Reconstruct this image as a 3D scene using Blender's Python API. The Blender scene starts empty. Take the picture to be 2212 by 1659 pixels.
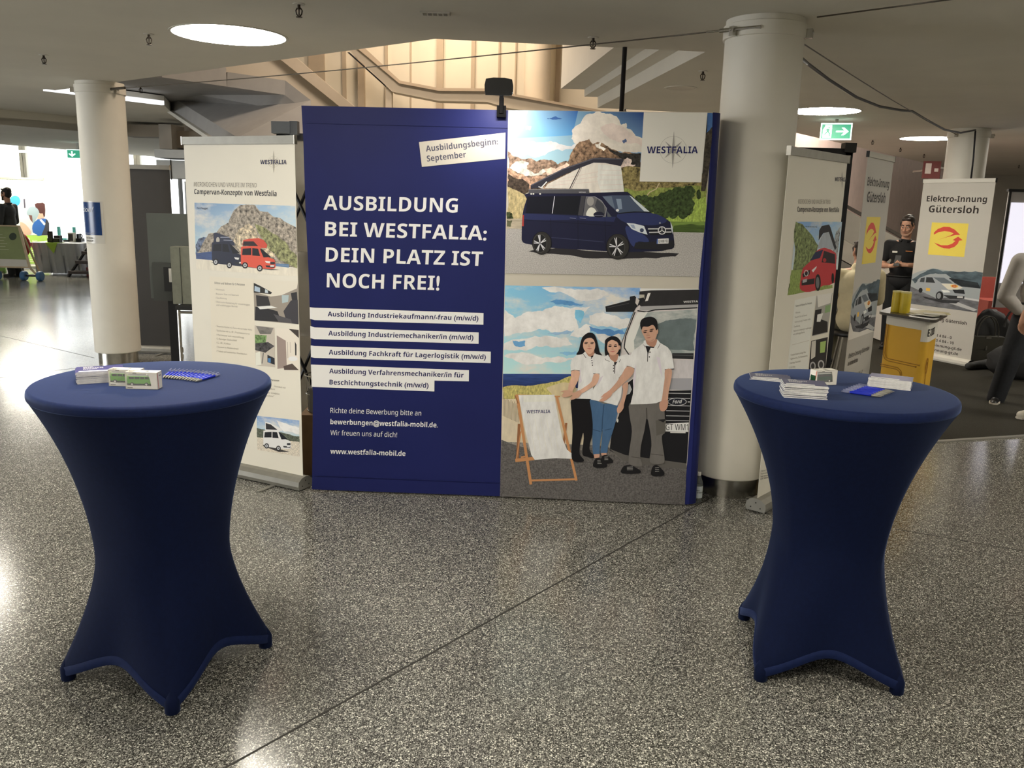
import bpy, bmesh, math, random
from mathutils import Vector, Matrix
from mathutils.geometry import tessellate_polygon
S = bpy.context.scene
COL = S.collection
pi = math.pi
# ---------------------------------------------------------------- camera
IW, IH = 2212, 1659
FPX, PIT, ROL, HC = 1834.088, .208768, .0277549, 1.7523
_c, _s, _cr, _sr = math.cos(PIT), math.sin(PIT), math.cos(ROL), math.sin(ROL)
CF = Vector((0, _c, -_s)); _R0 = Vector((1, 0, 0)); _D0 = Vector((0, -_s, -_c))
CX = _R0 * _cr - _D0 * _sr; CD = _R0 * _sr + _D0 * _cr
CP = Vector((0, 0, HC))
cam = bpy.data.cameras.new('camera'); cam.sensor_width = 36; cam.lens = FPX / IW * 36
cam.clip_start = .05; cam.clip_end = 200
camo = bpy.data.objects.new('camera', cam); COL.objects.link(camo)
_m = Matrix((CX, -CD, -CF)).transposed().to_4x4(); _m.translation = CP
camo.matrix_world = _m; S.camera = camo
# ---------------------------------------------------------------- look and ambient light
S.view_settings.view_transform = 'Standard'; S.view_settings.look = 'None'
S.view_settings.exposure = 0.56; S.view_settings.gamma = 1.0; S.view_settings.use_curve_mapping = False
W = bpy.data.worlds.new('hall_ambient'); S.world = W; W.use_nodes = True
_b = W.node_tree.nodes['Background']; _b.inputs[0].default_value = (1.0, .93, .82, 1); _b.inputs[1].default_value = .13
LAMP_E = 31.0      # radiance of the round ceiling lights
WIN_E = 1.15        # radiance of the daylight windows
LAMP_C = (1.0, .93, .80)

def ray(x, y): return CF * FPX + CX * (x - IW / 2) + CD * (y - IH / 2)
def fl(x, y, z=0.0):
    d = ray(x, y); return CP + d * ((z - HC) / d.z)
def atY(x, y, Y):
    d = ray(x, y); return CP + d * (Y / d.y)
class Plane:
    """vertical plane: origin, horizontal direction u, v = up, n = towards the viewer"""
    def __init__(s, O, az):
        s.O = Vector((O[0], O[1], 0)); s.u = Vector((math.cos(az), math.sin(az), 0)); s.v = Vector((0, 0, 1)); s.n = s.u.cross(s.v)
    def px(s, x, y):
        d = ray(x, y); t = (s.O - CP).dot(s.n) / d.dot(s.n); P = CP + d * t
        return ((P - s.O).dot(s.u), P.z)
    def w(s, a, b, d=0.0): return s.O + s.u * a + s.v * b + s.n * d

def lin1(c): return c / 12.92 if c <= .04045 else ((c + .055) / 1.055) ** 2.4
def lin(h):
    if not isinstance(h, str): return tuple(h)
    h = h.lstrip('#'); return tuple(lin1(int(h[i:i + 2], 16) / 255) for i in (0, 2, 4))
KP = .70
def alb(h, k=None):
    k = k or KP; c = [x / k for x in lin(h)]; g = .3 * c[0] + .6 * c[1] + .1 * c[2]
    return tuple(min(.9, max(.004, x + (g - x) * .10)) for x in c)

MATS = {}
def mat(name, col=(.5, .5, .5), rough=.6, metal=0.0, spec=.5, emit=None, es=0.0, noise=None, trans=0.0, alpha=1.0, bump=None, sheen=0.0, ior=None):
    if name in MATS: return MATS[name]
    m = bpy.data.materials.new(name); m.use_nodes = True; nt = m.node_tree; b = nt.nodes['Principled BSDF']
    c = lin(col)
    b.inputs['Base Color'].default_value = (*c, 1); b.inputs['Roughness'].default_value = rough
    b.inputs['Metallic'].default_value = metal; b.inputs['Specular IOR Level'].default_value = spec
    if emit is not None:
        b.inputs['Emission Color'].default_value = (*lin(emit), 1); b.inputs['Emission Strength'].default_value = es
    if trans: b.inputs['Transmission Weight'].default_value = trans
    if ior: b.inputs['IOR'].default_value = ior
    if alpha < 1: b.inputs['Alpha'].default_value = alpha
    if sheen:
        b.inputs['Sheen Weight'].default_value = sheen; b.inputs['Sheen Roughness'].default_value = .35
        b.inputs['Sheen Tint'].default_value = (.35, .5, 1, 1)
    tc = nt.nodes.new('ShaderNodeTexCoord')
    nz = nt.nodes.new('ShaderNodeTexNoise'); nt.links.new(tc.outputs['Object'], nz.inputs['Vector'])
    sc, amp = noise or (6.0, .05)
    nz.inputs['Scale'].default_value = sc; nz.inputs['Detail'].default_value = 4
    mr = nt.nodes.new('ShaderNodeMapRange'); mr.inputs['From Min'].default_value = .3; mr.inputs['From Max'].default_value = .7
    mr.inputs['To Min'].default_value = 1 - amp; mr.inputs['To Max'].default_value = 1 + amp
    nt.links.new(nz.outputs['Fac'], mr.inputs['Value'])
    vm = nt.nodes.new('ShaderNodeVectorMath'); vm.operation = 'SCALE'; vm.inputs[0].default_value = c
    nt.links.new(mr.outputs[0], vm.inputs['Scale']); nt.links.new(vm.outputs[0], b.inputs['Base Color'])
    if bump:
        n2 = nt.nodes.new('ShaderNodeTexNoise'); n2.inputs['Scale'].default_value = bump[0]; n2.inputs['Detail'].default_value = 3
        nt.links.new(tc.outputs['Object'], n2.inputs['Vector'])
        bp = nt.nodes.new('ShaderNodeBump'); bp.inputs['Strength'].default_value = bump[1]; bp.inputs['Distance'].default_value = .01
        nt.links.new(n2.outputs['Fac'], bp.inputs['Height']); nt.links.new(bp.outputs[0], b.inputs['Normal'])
    MATS[name] = m; return m

def printmat(name, scale=0, amp=0, detail=6, st=(1, 1, 1), lo=.3, hi=.7, cloud=None, rough=.5):
    """ink on cloth or card: the printed colour, broken up by a noise of the printed subject's own grain"""
    if name in MATS: return MATS[name]
    m = bpy.data.materials.new(name); m.use_nodes = True; nt = m.node_tree; b = nt.nodes['Principled BSDF']
    b.inputs['Roughness'].default_value = rough; b.inputs['Specular IOR Level'].default_value = .25
    at = nt.nodes.new('ShaderNodeAttribute'); at.attribute_name = 'ink'
    src = at.outputs['Color']
    if scale:
        tc = nt.nodes.new('ShaderNodeTexCoord'); mp = nt.nodes.new('ShaderNodeMapping'); mp.inputs['Scale'].default_value = st
        nz = nt.nodes.new('ShaderNodeTexNoise'); nz.inputs['Scale'].default_value = scale; nz.inputs['Detail'].default_value = detail; nz.inputs['Roughness'].default_value = .65
        nt.links.new(tc.outputs['Object'], mp.inputs['Vector']); nt.links.new(mp.outputs[0], nz.inputs['Vector'])
        mr = nt.nodes.new('ShaderNodeMapRange'); mr.inputs['From Min'].default_value = lo; mr.inputs['From Max'].default_value = hi
        nt.links.new(nz.outputs['Fac'], mr.inputs['Value'])
        if cloud:
            mr.inputs['To Min'].default_value = 0; mr.inputs['To Max'].default_value = 1
            mx = nt.nodes.new('ShaderNodeMix'); mx.data_type = 'RGBA'
            nt.links.new(mr.outputs[0], mx.inputs['Factor']); nt.links.new(src, mx.inputs['A']); mx.inputs['B'].default_value = (*cloud, 1)
            src = mx.outputs['Result']
        else:
            mr.inputs['To Min'].default_value = 1 - amp; mr.inputs['To Max'].default_value = 1 + amp
            vm = nt.nodes.new('ShaderNodeVectorMath'); vm.operation = 'SCALE'
            nt.links.new(src, vm.inputs[0]); nt.links.new(mr.outputs[0], vm.inputs['Scale']); src = vm.outputs[0]
    nt.links.new(src, b.inputs['Base Color'])
    MATS[name] = m; return m
PM = {'flat': printmat('print_ink'),
      'rock': printmat('print_rock', 44, .95, 12, lo=.33, hi=.67),
      'snow': printmat('print_snow', 14, .55, 9, lo=.35, hi=.6),
      'gravel': printmat('print_gravel', 260, .5, 3),
      'asphalt': printmat('print_asphalt', 110, .5, 4),
      'grass': printmat('print_grass', 55, .5, 8, st=(2, 2, .9)),
      'trees': printmat('print_trees', 60, .95, 8),
      'sky': printmat('print_sky', 3.2, 0, 7, st=(1, 1, 2.2), lo=.46, hi=.66, cloud=(.86, .84, .8)),
      'cloud': printmat('print_cloud', 7, .22, 7),
      'cloth': printmat('print_cloth', 12, .12, 4, st=(2, 2, .7)),
      'blur': printmat('print_streak', 9, .6, 5, st=(.5, .5, 1.6)),
      'water': printmat('print_water', 30, .3, 4, st=(.3, .3, 3))}

# ---------------------------------------------------------------- objects
def wm(o):
    m = o.matrix_basis.copy()
    while o.parent:
        o = o.parent; m = o.matrix_basis @ m
    return m
def props(o, label=None, cat=None, group=None, kind=None):
    if label: o['label'] = label
    if cat: o['category'] = cat
    if group: o['group'] = group
    if kind: o['kind'] = kind
    return o
def thing(name, label, cat, loc=(0, 0, 0), rz=0, group=None):
    o = bpy.data.objects.new(name, None); COL.objects.link(o); o.empty_display_size = .1
    o.location = loc; o.rotation_euler = (0, 0, rz); return props(o, label, cat, group)
def dup(o, parent=None):
    c = o.copy(); COL.objects.link(c); c.parent = parent
    for ch in list(o.children): dup(ch, c)
    return c

class G:
    """mesh builder; coordinates are world unless built with local=True"""
    def __init__(s): s.v = []; s.f = []; s.m = []; s.c = []; s.M = None; s.mi = 0; s.ink = None
    def add(s, vs, fs, mi=None, ink=None):
        n = len(s.v)
        s.v += [tuple(s.M @ Vector(p)) if s.M else tuple(p) for p in vs]
        for q in fs:
            s.f.append([n + i for i in q]); s.m.append(s.mi if mi is None else mi); s.c.append(ink if ink is not None else s.ink)
        return s
    def box(s, c, d, rz=0, ry=0, rx=0, mi=None):
        R = Matrix.Rotation(rz, 3, 'Z') @ Matrix.Rotation(ry, 3, 'Y') @ Matrix.Rotation(rx, 3, 'X')
        vs = [Vector(c) + R @ Vector((d[0] / 2 * a, d[1] / 2 * b, d[2] / 2 * e)) for a in (-1, 1) for b in (-1, 1) for e in (-1, 1)]
        return s.add(vs, [(0, 1, 3, 2), (4, 6, 7, 5), (0, 4, 5, 1), (2, 3, 7, 6), (0, 2, 6, 4), (1, 5, 7, 3)], mi)
    def prism(s, pts, d, mi=None):
        """closed polygon of 3-D points pushed along d"""
        n = len(pts); P = [Vector(p) for p in pts]; d = Vector(d)
        tri = tessellate_polygon([P])
        fs = [tuple(t) for t in tri] + [tuple(n + i for i in reversed(t)) for t in tri] + [(i, (i + 1) % n, n + (i + 1) % n, n + i) for i in range(n)]
        return s.add(P + [p + d for p in P], fs, mi)
    def tube(s, path, r, n=8, mi=None, cap=True):
        P = [Vector(p) for p in path]; k = len(P); rs = r if isinstance(r, (list, tuple)) else [r] * k
        vs = []; up = None
        for i in range(k):
            t = (P[min(i + 1, k - 1)] - P[max(i - 1, 0)]).normalized()
            if up is None: up = Vector((0, 0, 1)) if abs(t.z) < .9 else Vector((1, 0, 0))
            a = t.cross(up).normalized(); b = a.cross(t).normalized(); up = b
            vs += [P[i] + (a * math.cos(2 * pi * j / n) + b * math.sin(2 * pi * j / n)) * rs[i] for j in range(n)]
        fs = [(i * n + j, i * n + (j + 1) % n, (i + 1) * n + (j + 1) % n, (i + 1) * n + j) for i in range(k - 1) for j in range(n)]
        if cap: fs += [tuple(range(n)), tuple((k - 1) * n + j for j in reversed(range(n)))]
        return s.add(vs, fs, mi)
    def lathe(s, prof, n=32, c=(0, 0, 0), mi=None, ax=None, caps=True):
        vs = []; k = len(prof)
        for (r, z) in prof:
            for j in range(n):
                a = 2 * pi * j / n; p = Vector((r * math.cos(a), r * math.sin(a), z))
                if ax: p = ax @ p
                vs.append(Vector(c) + p)
        fs = [(i * n + j, i * n + (j + 1) % n, (i + 1) * n + (j + 1) % n, (i + 1) * n + j) for i in range(k - 1) for j in range(n)]
        if caps and prof[0][0] > 1e-6: fs.append(tuple(reversed(range(n))))
        if caps and prof[-1][0] > 1e-6: fs.append(tuple((k - 1) * n + j for j in range(n)))
        return s.add(vs, fs, mi)
    def ball(s, c, r, n=12, m=8, R=None, mi=None):
        r = r if isinstance(r, (tuple, list)) else (r, r, r); vs = []; fs = []
        for i in range(1, m):
            t = pi * i / m
            for j in range(n):
                a = 2 * pi * j / n; p = Vector((r[0] * math.sin(t) * math.cos(a), r[1] * math.sin(t) * math.sin(a), r[2] * math.cos(t)))
                vs.append(Vector(c) + (R @ p if R else p))
        for q in (r[2], -r[2]):
            p = Vector((0, 0, q)); vs.append(Vector(c) + (R @ p if R else p))
        a0 = len(vs) - 2
        for i in range(m - 2):
            for j in range(n): fs.append((i * n + j, (i + 1) * n + j, (i + 1) * n + (j + 1) % n, i * n + (j + 1) % n))
        for j in range(n):
            fs.append((a0, j, (j + 1) % n)); fs.append((a0 + 1, (m - 2) * n + (j + 1) % n, (m - 2) * n + j))
        return s.add(vs, fs, mi)
    def cap(s, p0, p1, r0, r1, n=12):
        """tapered limb with round ends"""
        p0 = Vector(p0); p1 = Vector(p1); s.ball(p0, r0, n, 8); s.ball(p1, r1, n, 8); s.tube([p0, p1], [r0, r1], n)
        return s
    def limb(s, pts, rs, n=12):
        for i in range(len(pts) - 1): s.cap(pts[i], pts[i + 1], rs[i], rs[i + 1], n)
        return s
    def mesh(s, name, mats, inv=None):
        me = bpy.data.meshes.new(name)
        vs = [inv @ Vector(p) for p in s.v] if inv else s.v
        me.from_pydata([tuple(p) for p in vs], [], s.f); me.update()
        for m in (mats if isinstance(mats, (list, tuple)) else [mats]): me.materials.append(m)
        for i, p in enumerate(me.polygons): p.material_index = s.m[i]
        if any(c is not None for c in s.c):
            at = me.attributes.new('ink', 'FLOAT_COLOR', 'CORNER'); k = 0; buf = []
            for i, p in enumerate(me.polygons):
                c = s.c[i] or (.8, .8, .8)
                for j in range(p.loop_total): buf += [*(c[j] if isinstance(c[0], (tuple, list)) else c), 1.0]
            at.data.foreach_set('color', buf)
        return me
    def build(s, name, mats, parent=None, smooth=False, local=False, sharp=None, fixn=False):
        inv = wm(parent).inverted() if parent and not local else None
        me = s.mesh(name, mats, inv)
        if fixn:
            bm = bmesh.new(); bm.from_mesh(me); bmesh.ops.recalc_face_normals(bm, faces=bm.faces); bm.to_mesh(me); bm.free()
        if smooth:
            me.polygons.foreach_set('use_smooth', [True] * len(me.polygons))
            if sharp is not None: me.set_sharp_from_angle(angle=sharp)
        o = bpy.data.objects.new(name, me); COL.objects.link(o)
        if parent: o.parent = parent
        return o
def struct(o): o['kind'] = 'structure'; return o

def vox(g, name, m, parent=None, size=.012, it=4, fac=.5, local=False):
    """fuses overlapping limbs into one continuous skin"""
    o = g.build('tmp', m, None, local=True)
    r = o.modifiers.new('r', 'REMESH'); r.mode = 'VOXEL'; r.voxel_size = size
    sm = o.modifiers.new('s', 'SMOOTH'); sm.iterations = it; sm.factor = fac
    COL.objects.unlink(o); ts = bpy.data.scenes.new('tmp'); ts.collection.objects.link(o); vl = ts.view_layers[0]; vl.update()
    me = bpy.data.meshes.new_from_object(o.evaluated_get(vl.depsgraph)); bpy.data.objects.remove(o); bpy.data.scenes.remove(ts)
    if parent and not local: me.transform(wm(parent).inverted())
    me.name = name
    if not me.materials: me.materials.append(m)
    me.polygons.foreach_set('use_smooth', [True] * len(me.polygons))
    n = bpy.data.objects.new(name, me); COL.objects.link(n); n.parent = parent
    return n

# ---------------------------------------------------------------- lettering
_TC = {}
def sansmath(c, bold):
    """the sans-serif letters of the mathematical block: an upright humanist sans, regular or bold"""
    A, a, d = (0x1D5D4, 0x1D5EE, 0x1D7EC) if bold else (0x1D5A0, 0x1D5BA, 0x1D7E2)
    if 'A' <= c <= 'Z': return chr(A + ord(c) - 65)
    if 'a' <= c <= 'z': return chr(a + ord(c) - 97)
    if '0' <= c <= '9': return chr(d + ord(c) - 48)
    if c in 'üöäÜ': return '\u0308' + sansmath({'ü': 'u', 'ö': 'o', 'ä': 'a', 'Ü': 'U'}[c], bold)
    return c
def _tg(t, off):
    cu = bpy.data.curves.new('t', 'FONT'); cu.body = t; cu.size = 1; cu.offset = off; cu.resolution_u = 3; cu.fill_mode = 'FRONT'; cu.dimensions = '2D'; cu.space_line = 2
    o = bpy.data.objects.new('t', cu); me = bpy.data.meshes.new_from_object(o)
    V = [(v.co.x, v.co.y) for v in me.vertices]; F = [tuple(p.vertices) for p in me.polygons]
    bpy.data.objects.remove(o); bpy.data.curves.remove(cu); bpy.data.meshes.remove(me); return V, F
GLYPH = {}
def _glyphs(t, bold):
    """new glyphs, each on a line of its own, once alone and once before an I, which gives its advance"""
    new = sorted({c for c in t if c != ' ' and (bold, c) not in GLYPH})
    if not new: return
    sm = (lambda c: c) if bold is None else (lambda c: sansmath(c, bold))
    ch = [sm(c) for c in new]; I = sm('I')
    A = [_tg('\n'.join(ch), o) for o in ((0, .022) if bold else (0,))]; B, _ = _tg('\n'.join(c + I for c in ch + ['']), 0)
    ln = lambda y: int(round((.35 - y) / 2)); mx = {}
    for x, y in B: mx[ln(y)] = max(mx.get(ln(y), -9), x)
    for i, c in enumerate(new):
        V, F = A[1 if bold and not c.isalnum() else 0]; fs = [f for f in F if ln(V[f[0]][1]) == i]; us = sorted({j for f in fs for j in f}); mp = {j: k for k, j in enumerate(us)}
        GLYPH[bold, c] = ([(V[j][0], V[j][1] + 2 * i) for j in us], [tuple(mp[j] for j in f) for f in fs], mx[i] - mx[len(new)])
def textgeo(t, bold=0.0, shear=0.0, res=3):
    b = True if bold > .012 else None if res == 1 or bold < 0 else False; k = (t, b, shear)
    if k in _TC: return _TC[k]
    _glyphs(t, b); V = []; F = []; x = 0
    for c in t:
        if c == ' ': x += .27; continue
        gv, gf, ad = GLYPH[b, c]; n = len(V); V += [(x + p[0] + shear * p[1], p[1]) for p in gv]; F += [tuple(n + i for i in f) for f in gf]; x += ad
    _TC[k] = (V, F); return _TC[k]
CAPH = max(v[1] for v in textgeo('H')[0])

def crop(x0, y0, w, W_): return lambda p: (x0 + p[0] * w / W_, y0 + p[1] * w / W_)
cA = crop(1080, 220, 480, 1991); cB = crop(1080, 600, 480, 1593); cC = crop(640, 620, 470, 1659); cD = crop(640, 220, 470, 1856)
cE = crop(1200, 680, 300, 2212); cR = crop(250, 250, 450, 1659); cS = crop(400, 600, 300, 1037); cT = crop(1640, 300, 280, 893)
cU = crop(1850, 360, 362, 1112); cI = lambda p: p
def fractal(pts, amp, it=3, seed=1):
    rnd = random.Random(seed); P = list(pts)
    for k in range(it):
        Q = []
        for i in range(len(P)):
            a = P[i]; b = P[(i + 1) % len(P)]; L = math.hypot(b[0] - a[0], b[1] - a[1]); d = rnd.uniform(-1, 1) * amp * L
            nx, ny = (-(b[1] - a[1]) / (L + 1e-9), (b[0] - a[0]) / (L + 1e-9)); Q += [a, ((a[0] + b[0]) / 2 + nx * d, (a[1] + b[1]) / 2 + ny * d)]
        P = Q
    return P
def spline(pts, k=4, closed=True):
    n = len(pts); out = []
    for i in range(n if closed else n - 1):
        g = lambda j: pts[j % n] if closed else pts[max(0, min(n - 1, j))]
        p0, p1, p2, p3 = g(i - 1), g(i), g(i + 1), g(i + 2)
        for t in range(k):
            t /= k
            out.append(tuple(.5 * (2 * p1[d] + (p2[d] - p0[d]) * t + (2 * p0[d] - 5 * p1[d] + 4 * p2[d] - p3[d]) * t * t + (3 * p1[d] - p0[d] - 3 * p2[d] + p3[d]) * t ** 3) for d in (0, 1)))
    if not closed: out.append(tuple(pts[-1]))
    return out
def clipped(P, C):
    """polygon P cut by the convex outline C"""
    ar = sum(C[i - 1][0] * C[i][1] - C[i][0] * C[i - 1][1] for i in range(len(C)))
    if ar < 0: C = C[::-1]
    for i in range(len(C)):
        a, b = C[i - 1], C[i]; out = []; ins = lambda p: (b[0] - a[0]) * (p[1] - a[1]) - (b[1] - a[1]) * (p[0] - a[0])
        for j in range(len(P)):
            p, q = P[j - 1], P[j]; dp, dq = ins(p), ins(q)
            if (dp >= 0) != (dq >= 0): t = dp / (dp - dq); out.append((p[0] + (q[0] - p[0]) * t, p[1] + (q[1] - p[1]) * t))
            if dq >= 0: out.append(q)
        P = out
        if len(P) < 3: return []
    return P
class Print(G):
    """flat printed artwork on a plane, layer on layer"""
    STEP = .00006
    def __init__(s, pl, lift=.0008, k=None): super().__init__(); s.pl = pl; s.d = lift; s.kk = k; s.names = []; s.clip = None
    def _mi(s, m):
        if m not in s.names: s.names.append(m)
        return s.names.index(m)
    def col(s, h): return alb(h, s.kk)
    def uv(s, c, pts): return [s.pl.px(*c(p)) for p in pts]
    def raw(s, uv, ink, m='flat'):
        if s.clip: uv = clipped(uv, s.clip)
        if len(uv) < 3: return
        P = [Vector((a, b, 0)) for a, b in uv]
        tri = tessellate_polygon([P]); fs = []
        for t in tri:
            a, b, c = (P[i] for i in t)
            fs.append(tuple(t) if (b - a).cross(c - a).z > 0 else tuple(reversed(t)))
        s.d += s.STEP
        s.add([s.pl.w(a, b, s.d) for a, b in uv], fs, s._mi(m), ink)
    def poly(s, c, pts, h, m='flat', fr=None, sm=0, it=3):
        if fr: pts = fractal(pts, fr, it, len(s.f))
        if sm: pts = spline(pts, sm)
        s.raw(s.uv(c, pts), s.col(h), m); return s
    def grad(s, c, quad, hs, m='flat'):
        """quad of four corners (tl, tr, br, bl), four colours"""
        uv = s.uv(c, quad); cs = [s.col(h) for h in hs]; N = 8; s.d += s.STEP; vs = []; ck = []
        bl = lambda A, a, b: tuple((A[0][i] * (1 - a) + A[1][i] * a) * (1 - b) + (A[3][i] * (1 - a) + A[2][i] * a) * b for i in range(len(A[0])))
        for j in range(N + 1):
            for i in range(N + 1):
                p = bl(uv, i / N, j / N); vs.append(s.pl.w(p[0], p[1], s.d)); ck.append(bl(cs, i / N, j / N))
        for j in range(N):
            for i in range(N):
                q = (j * (N + 1) + i, (j + 1) * (N + 1) + i, (j + 1) * (N + 1) + i + 1, j * (N + 1) + i + 1)
                s.add([vs[k] for k in q], [(0, 1, 2, 3)], s._mi(m), [ck[k] for k in q])
        return s
    def line(s, c, pts, w, h, m='flat'):
        for a, b in zip(pts, pts[1:]):
            L = math.hypot(b[0] - a[0], b[1] - a[1]) + 1e-9; n = (-(b[1] - a[1]) / L * w / 2, (b[0] - a[0]) / L * w / 2)
            s.raw(s.uv(c, [(a[0] + n[0], a[1] + n[1]), (b[0] + n[0], b[1] + n[1]), (b[0] - n[0], b[1] - n[1]), (a[0] - n[0], a[1] - n[1])]), s.col(h), m); s.d -= s.STEP * .7
        return s
    def ell(s, c, cx, cy, rx, ry, h, m='flat', rot=0, n=24, fr=None):
        pts = [(cx + rx * math.cos(t) * math.cos(rot) - ry * math.sin(t) * math.sin(rot), cy + rx * math.cos(t) * math.sin(rot) + ry * math.sin(t) * math.cos(rot)) for t in (2 * pi * i / n for i in range(n))]
        return s.poly(c, pts, h, m, fr)
    def ring(s, c, cx, cy, rx, ry, w, h, n=24):
        pts = [(cx + rx * math.cos(t), cy + ry * math.sin(t)) for t in (2 * pi * i / n for i in range(n + 1))]
        return s.line(c, pts, w, h)
    def text(s, c, t, p0, p1, cap, h, bold=0.0, shear=0.0, res=3):
        V, Fc = textgeo(t, bold, shear, res)
        if not V: return s
        a = Vector(s.pl.px(*c(p0))); b = Vector(s.pl.px(*c(p1)))
        L = math.hypot(p1[0] - p0[0], p1[1] - p0[1]); up = ((p1[1] - p0[1]) / L * cap, -(p1[0] - p0[0]) / L * cap)
        q = Vector(s.pl.px(*c((p0[0] + up[0], p0[1] + up[1])))); hv = (q - a) / CAPH
        x0 = min(v[0] for v in V); x1 = max(v[0] for v in V); ux = (b - a) / (x1 - x0)
        s.d += s.STEP
        s.add([s.pl.w(*(a + ux * (v[0] - x0) + hv * v[1]), s.d) for v in V], Fc, s._mi('flat'), s.col(h)); return s
    def star(s, c, cx, cy, R, r, h, lean=0.0, circ=True):
        """compass star with a long needle"""
        if circ: s.ring(c, cx, cy, r * 1.05, r * 1.05, R * .012, h, 32)
        for k in range(8):
            a = k * pi / 4; L = R if k in (2, 6) else (r * .95 if k % 2 else r * .5)
            tip = (cx + L * math.cos(a) + lean * L * math.sin(a) * -1, cy - L * math.sin(a)); wd = R * .085
            s.poly(c, [(cx - wd * math.sin(a), cy - wd * math.cos(a)), tip, (cx + wd * math.sin(a), cy + wd * math.cos(a))], h)
        return s
    def done(s, name, parent):
        o = s.build(name, [PM[n] for n in s.names], parent); return o
# ---------------------------------------------------------------- lamps, daylight and added fill lights
def area(name, loc, to, size, power, col=LAMP_C, size_y=None, spread=pi):
    l = bpy.data.lights.new(name, 'AREA'); l.energy = power; l.color = col; l.size = size; l.spread = spread
    if size_y: l.shape = 'RECTANGLE'; l.size_y = size_y
    else: l.shape = 'DISK'
    o = bpy.data.objects.new(name, l); COL.objects.link(o); o.location = loc
    o.rotation_euler = (Vector(to) - Vector(loc)).to_track_quat('-Z', 'Y').to_euler(); return o
area('stairwell_wall_washer', (-.9, 10.6, 4.85), (-.3, 11.95, 3.4), 1.6, 40, (1, .80, .60), .3)
area('stairwell_fill', (-1.5, 8.6, 4.8), (-1.5, 10, 2), 1.8, 42, (1, .82, .66), .6)
area('daylight_left', (-13.5, 22.4, 1.8), (-8, 12, 0), 14, 95, (.86, .93, 1), 3)
area('daylight_side', (-14.2, 3.5, 1.7), (0, 4.5, 1.0), 5.0, 300, (.95, .97, 1), 2.2)

area('right_wall_fill', (5.2, 14.4, 4.1), (6.2, 16.6, 1.6), 1.6, 95, (1, .86, .76), .4)  # fill light added to brighten the right wall
area('right_wall_fill_near', (3.0, 11.6, 4.3), (3.9, 13.6, 1.8), 1.2, 50, (1, .86, .76), .4)  # second added fill, for the near part of that wall

# ---------------------------------------------------------------- setting materials
def terrazzo():
    m = bpy.data.materials.new('terrazzo'); m.use_nodes = True; nt = m.node_tree; b = nt.nodes['Principled BSDF']; L = nt.links.new
    tc = nt.nodes.new('ShaderNodeTexCoord')
    vo = nt.nodes.new('ShaderNodeTexVoronoi'); vo.inputs['Scale'].default_value = 135; L(tc.outputs['Object'], vo.inputs['Vector'])
    sx = nt.nodes.new('ShaderNodeSeparateColor'); L(vo.outputs['Color'], sx.inputs[0])
    cr = nt.nodes.new('ShaderNodeValToRGB'); L(sx.outputs[0], cr.inputs[0]); e = cr.color_ramp; e.interpolation = 'CONSTANT'
    for i, (p, h) in enumerate([(0, '383733'), (.25, '565550'), (.50, '706f69'), (.70, '908e87'), (.84, 'c0beb4'), (.94, 'e4e2d7')]):
        el = e.elements[i] if i < 2 else e.elements.new(p); el.position = p; el.color = (*lin(h), 1)
    v2 = nt.nodes.new('ShaderNodeTexVoronoi'); v2.inputs['Scale'].default_value = 300; L(tc.outputs['Object'], v2.inputs['Vector'])
    s2 = nt.nodes.new('ShaderNodeSeparateColor'); L(v2.outputs['Color'], s2.inputs[0])
    c2 = nt.nodes.new('ShaderNodeValToRGB'); L(s2.outputs[1], c2.inputs[0]); e = c2.color_ramp; e.interpolation = 'CONSTANT'
    for i, (p, h) in enumerate([(0, '32312d'), (.4, '6a6963'), (.7, '98968e'), (.9, 'd8d6ca')]):
        el = e.elements[i] if i < 2 else e.elements.new(p); el.position = p; el.color = (*lin(h), 1)
    lt = nt.nodes.new('ShaderNodeMath'); lt.operation = 'GREATER_THAN'; lt.inputs[1].default_value = .45; L(vo.outputs['Distance'], lt.inputs[0])
    mx = nt.nodes.new('ShaderNodeMix'); mx.data_type = 'RGBA'; L(lt.outputs[0], mx.inputs['Factor']); L(cr.outputs[0], mx.inputs['A']); L(c2.outputs[0], mx.inputs['B'])
    L(mx.outputs['Result'], b.inputs['Base Color'])
    nz = nt.nodes.new('ShaderNodeTexNoise'); nz.inputs['Scale'].default_value = .9; L(tc.outputs['Object'], nz.inputs['Vector'])
    mr = nt.nodes.new('ShaderNodeMapRange'); mr.inputs['To Min'].default_value = .13; mr.inputs['To Max'].default_value = .22; L(nz.outputs['Fac'], mr.inputs['Value']); L(mr.outputs[0], b.inputs['Roughness'])
    b.inputs['Specular IOR Level'].default_value = .45
    return m
M_FLOOR = terrazzo()
M_CEIL = mat('ceiling_plaster', 'dcd8cc', .9, noise=(2, .03))
M_WARM = mat('stairwell_plaster', 'd8cdbb', .85, noise=(3, .03))
M_PANEL = mat('stairwell_panelling', 'ded6c4', .7, noise=(1.5, .04))
M_WHITE = mat('white_paint', 'd9d6cc', .7, noise=(3, .03))
M_COLW = mat('column_paint', 'e4e0d4', .55, noise=(5, .025))
M_STEEL = mat('brushed_steel', 'b9b6ae', .25, 1.0, noise=(30, .1))
M_ALU = mat('aluminium', '99978f', .5, .6, noise=(20, .06))
M_BLACK = mat('black_metal', '17161a', .45, .2, noise=(12, .15))
M_BLKP = mat('black_plastic', '141414', .5, noise=(15, .15))
M_CARPET = mat('charcoal_carpet', '37352f', .95, noise=(220, .4), spec=.1)
M_JOINT = mat('joint_filler', '2e2c27', .8)
M_GLOW = mat('lamp_diffuser', 'ffffff', .5, emit=LAMP_C, es=LAMP_E)
M_SKY = mat('daylight_pane', 'ffffff', .3, emit=(.90, .96, 1.0), es=WIN_E)

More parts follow.
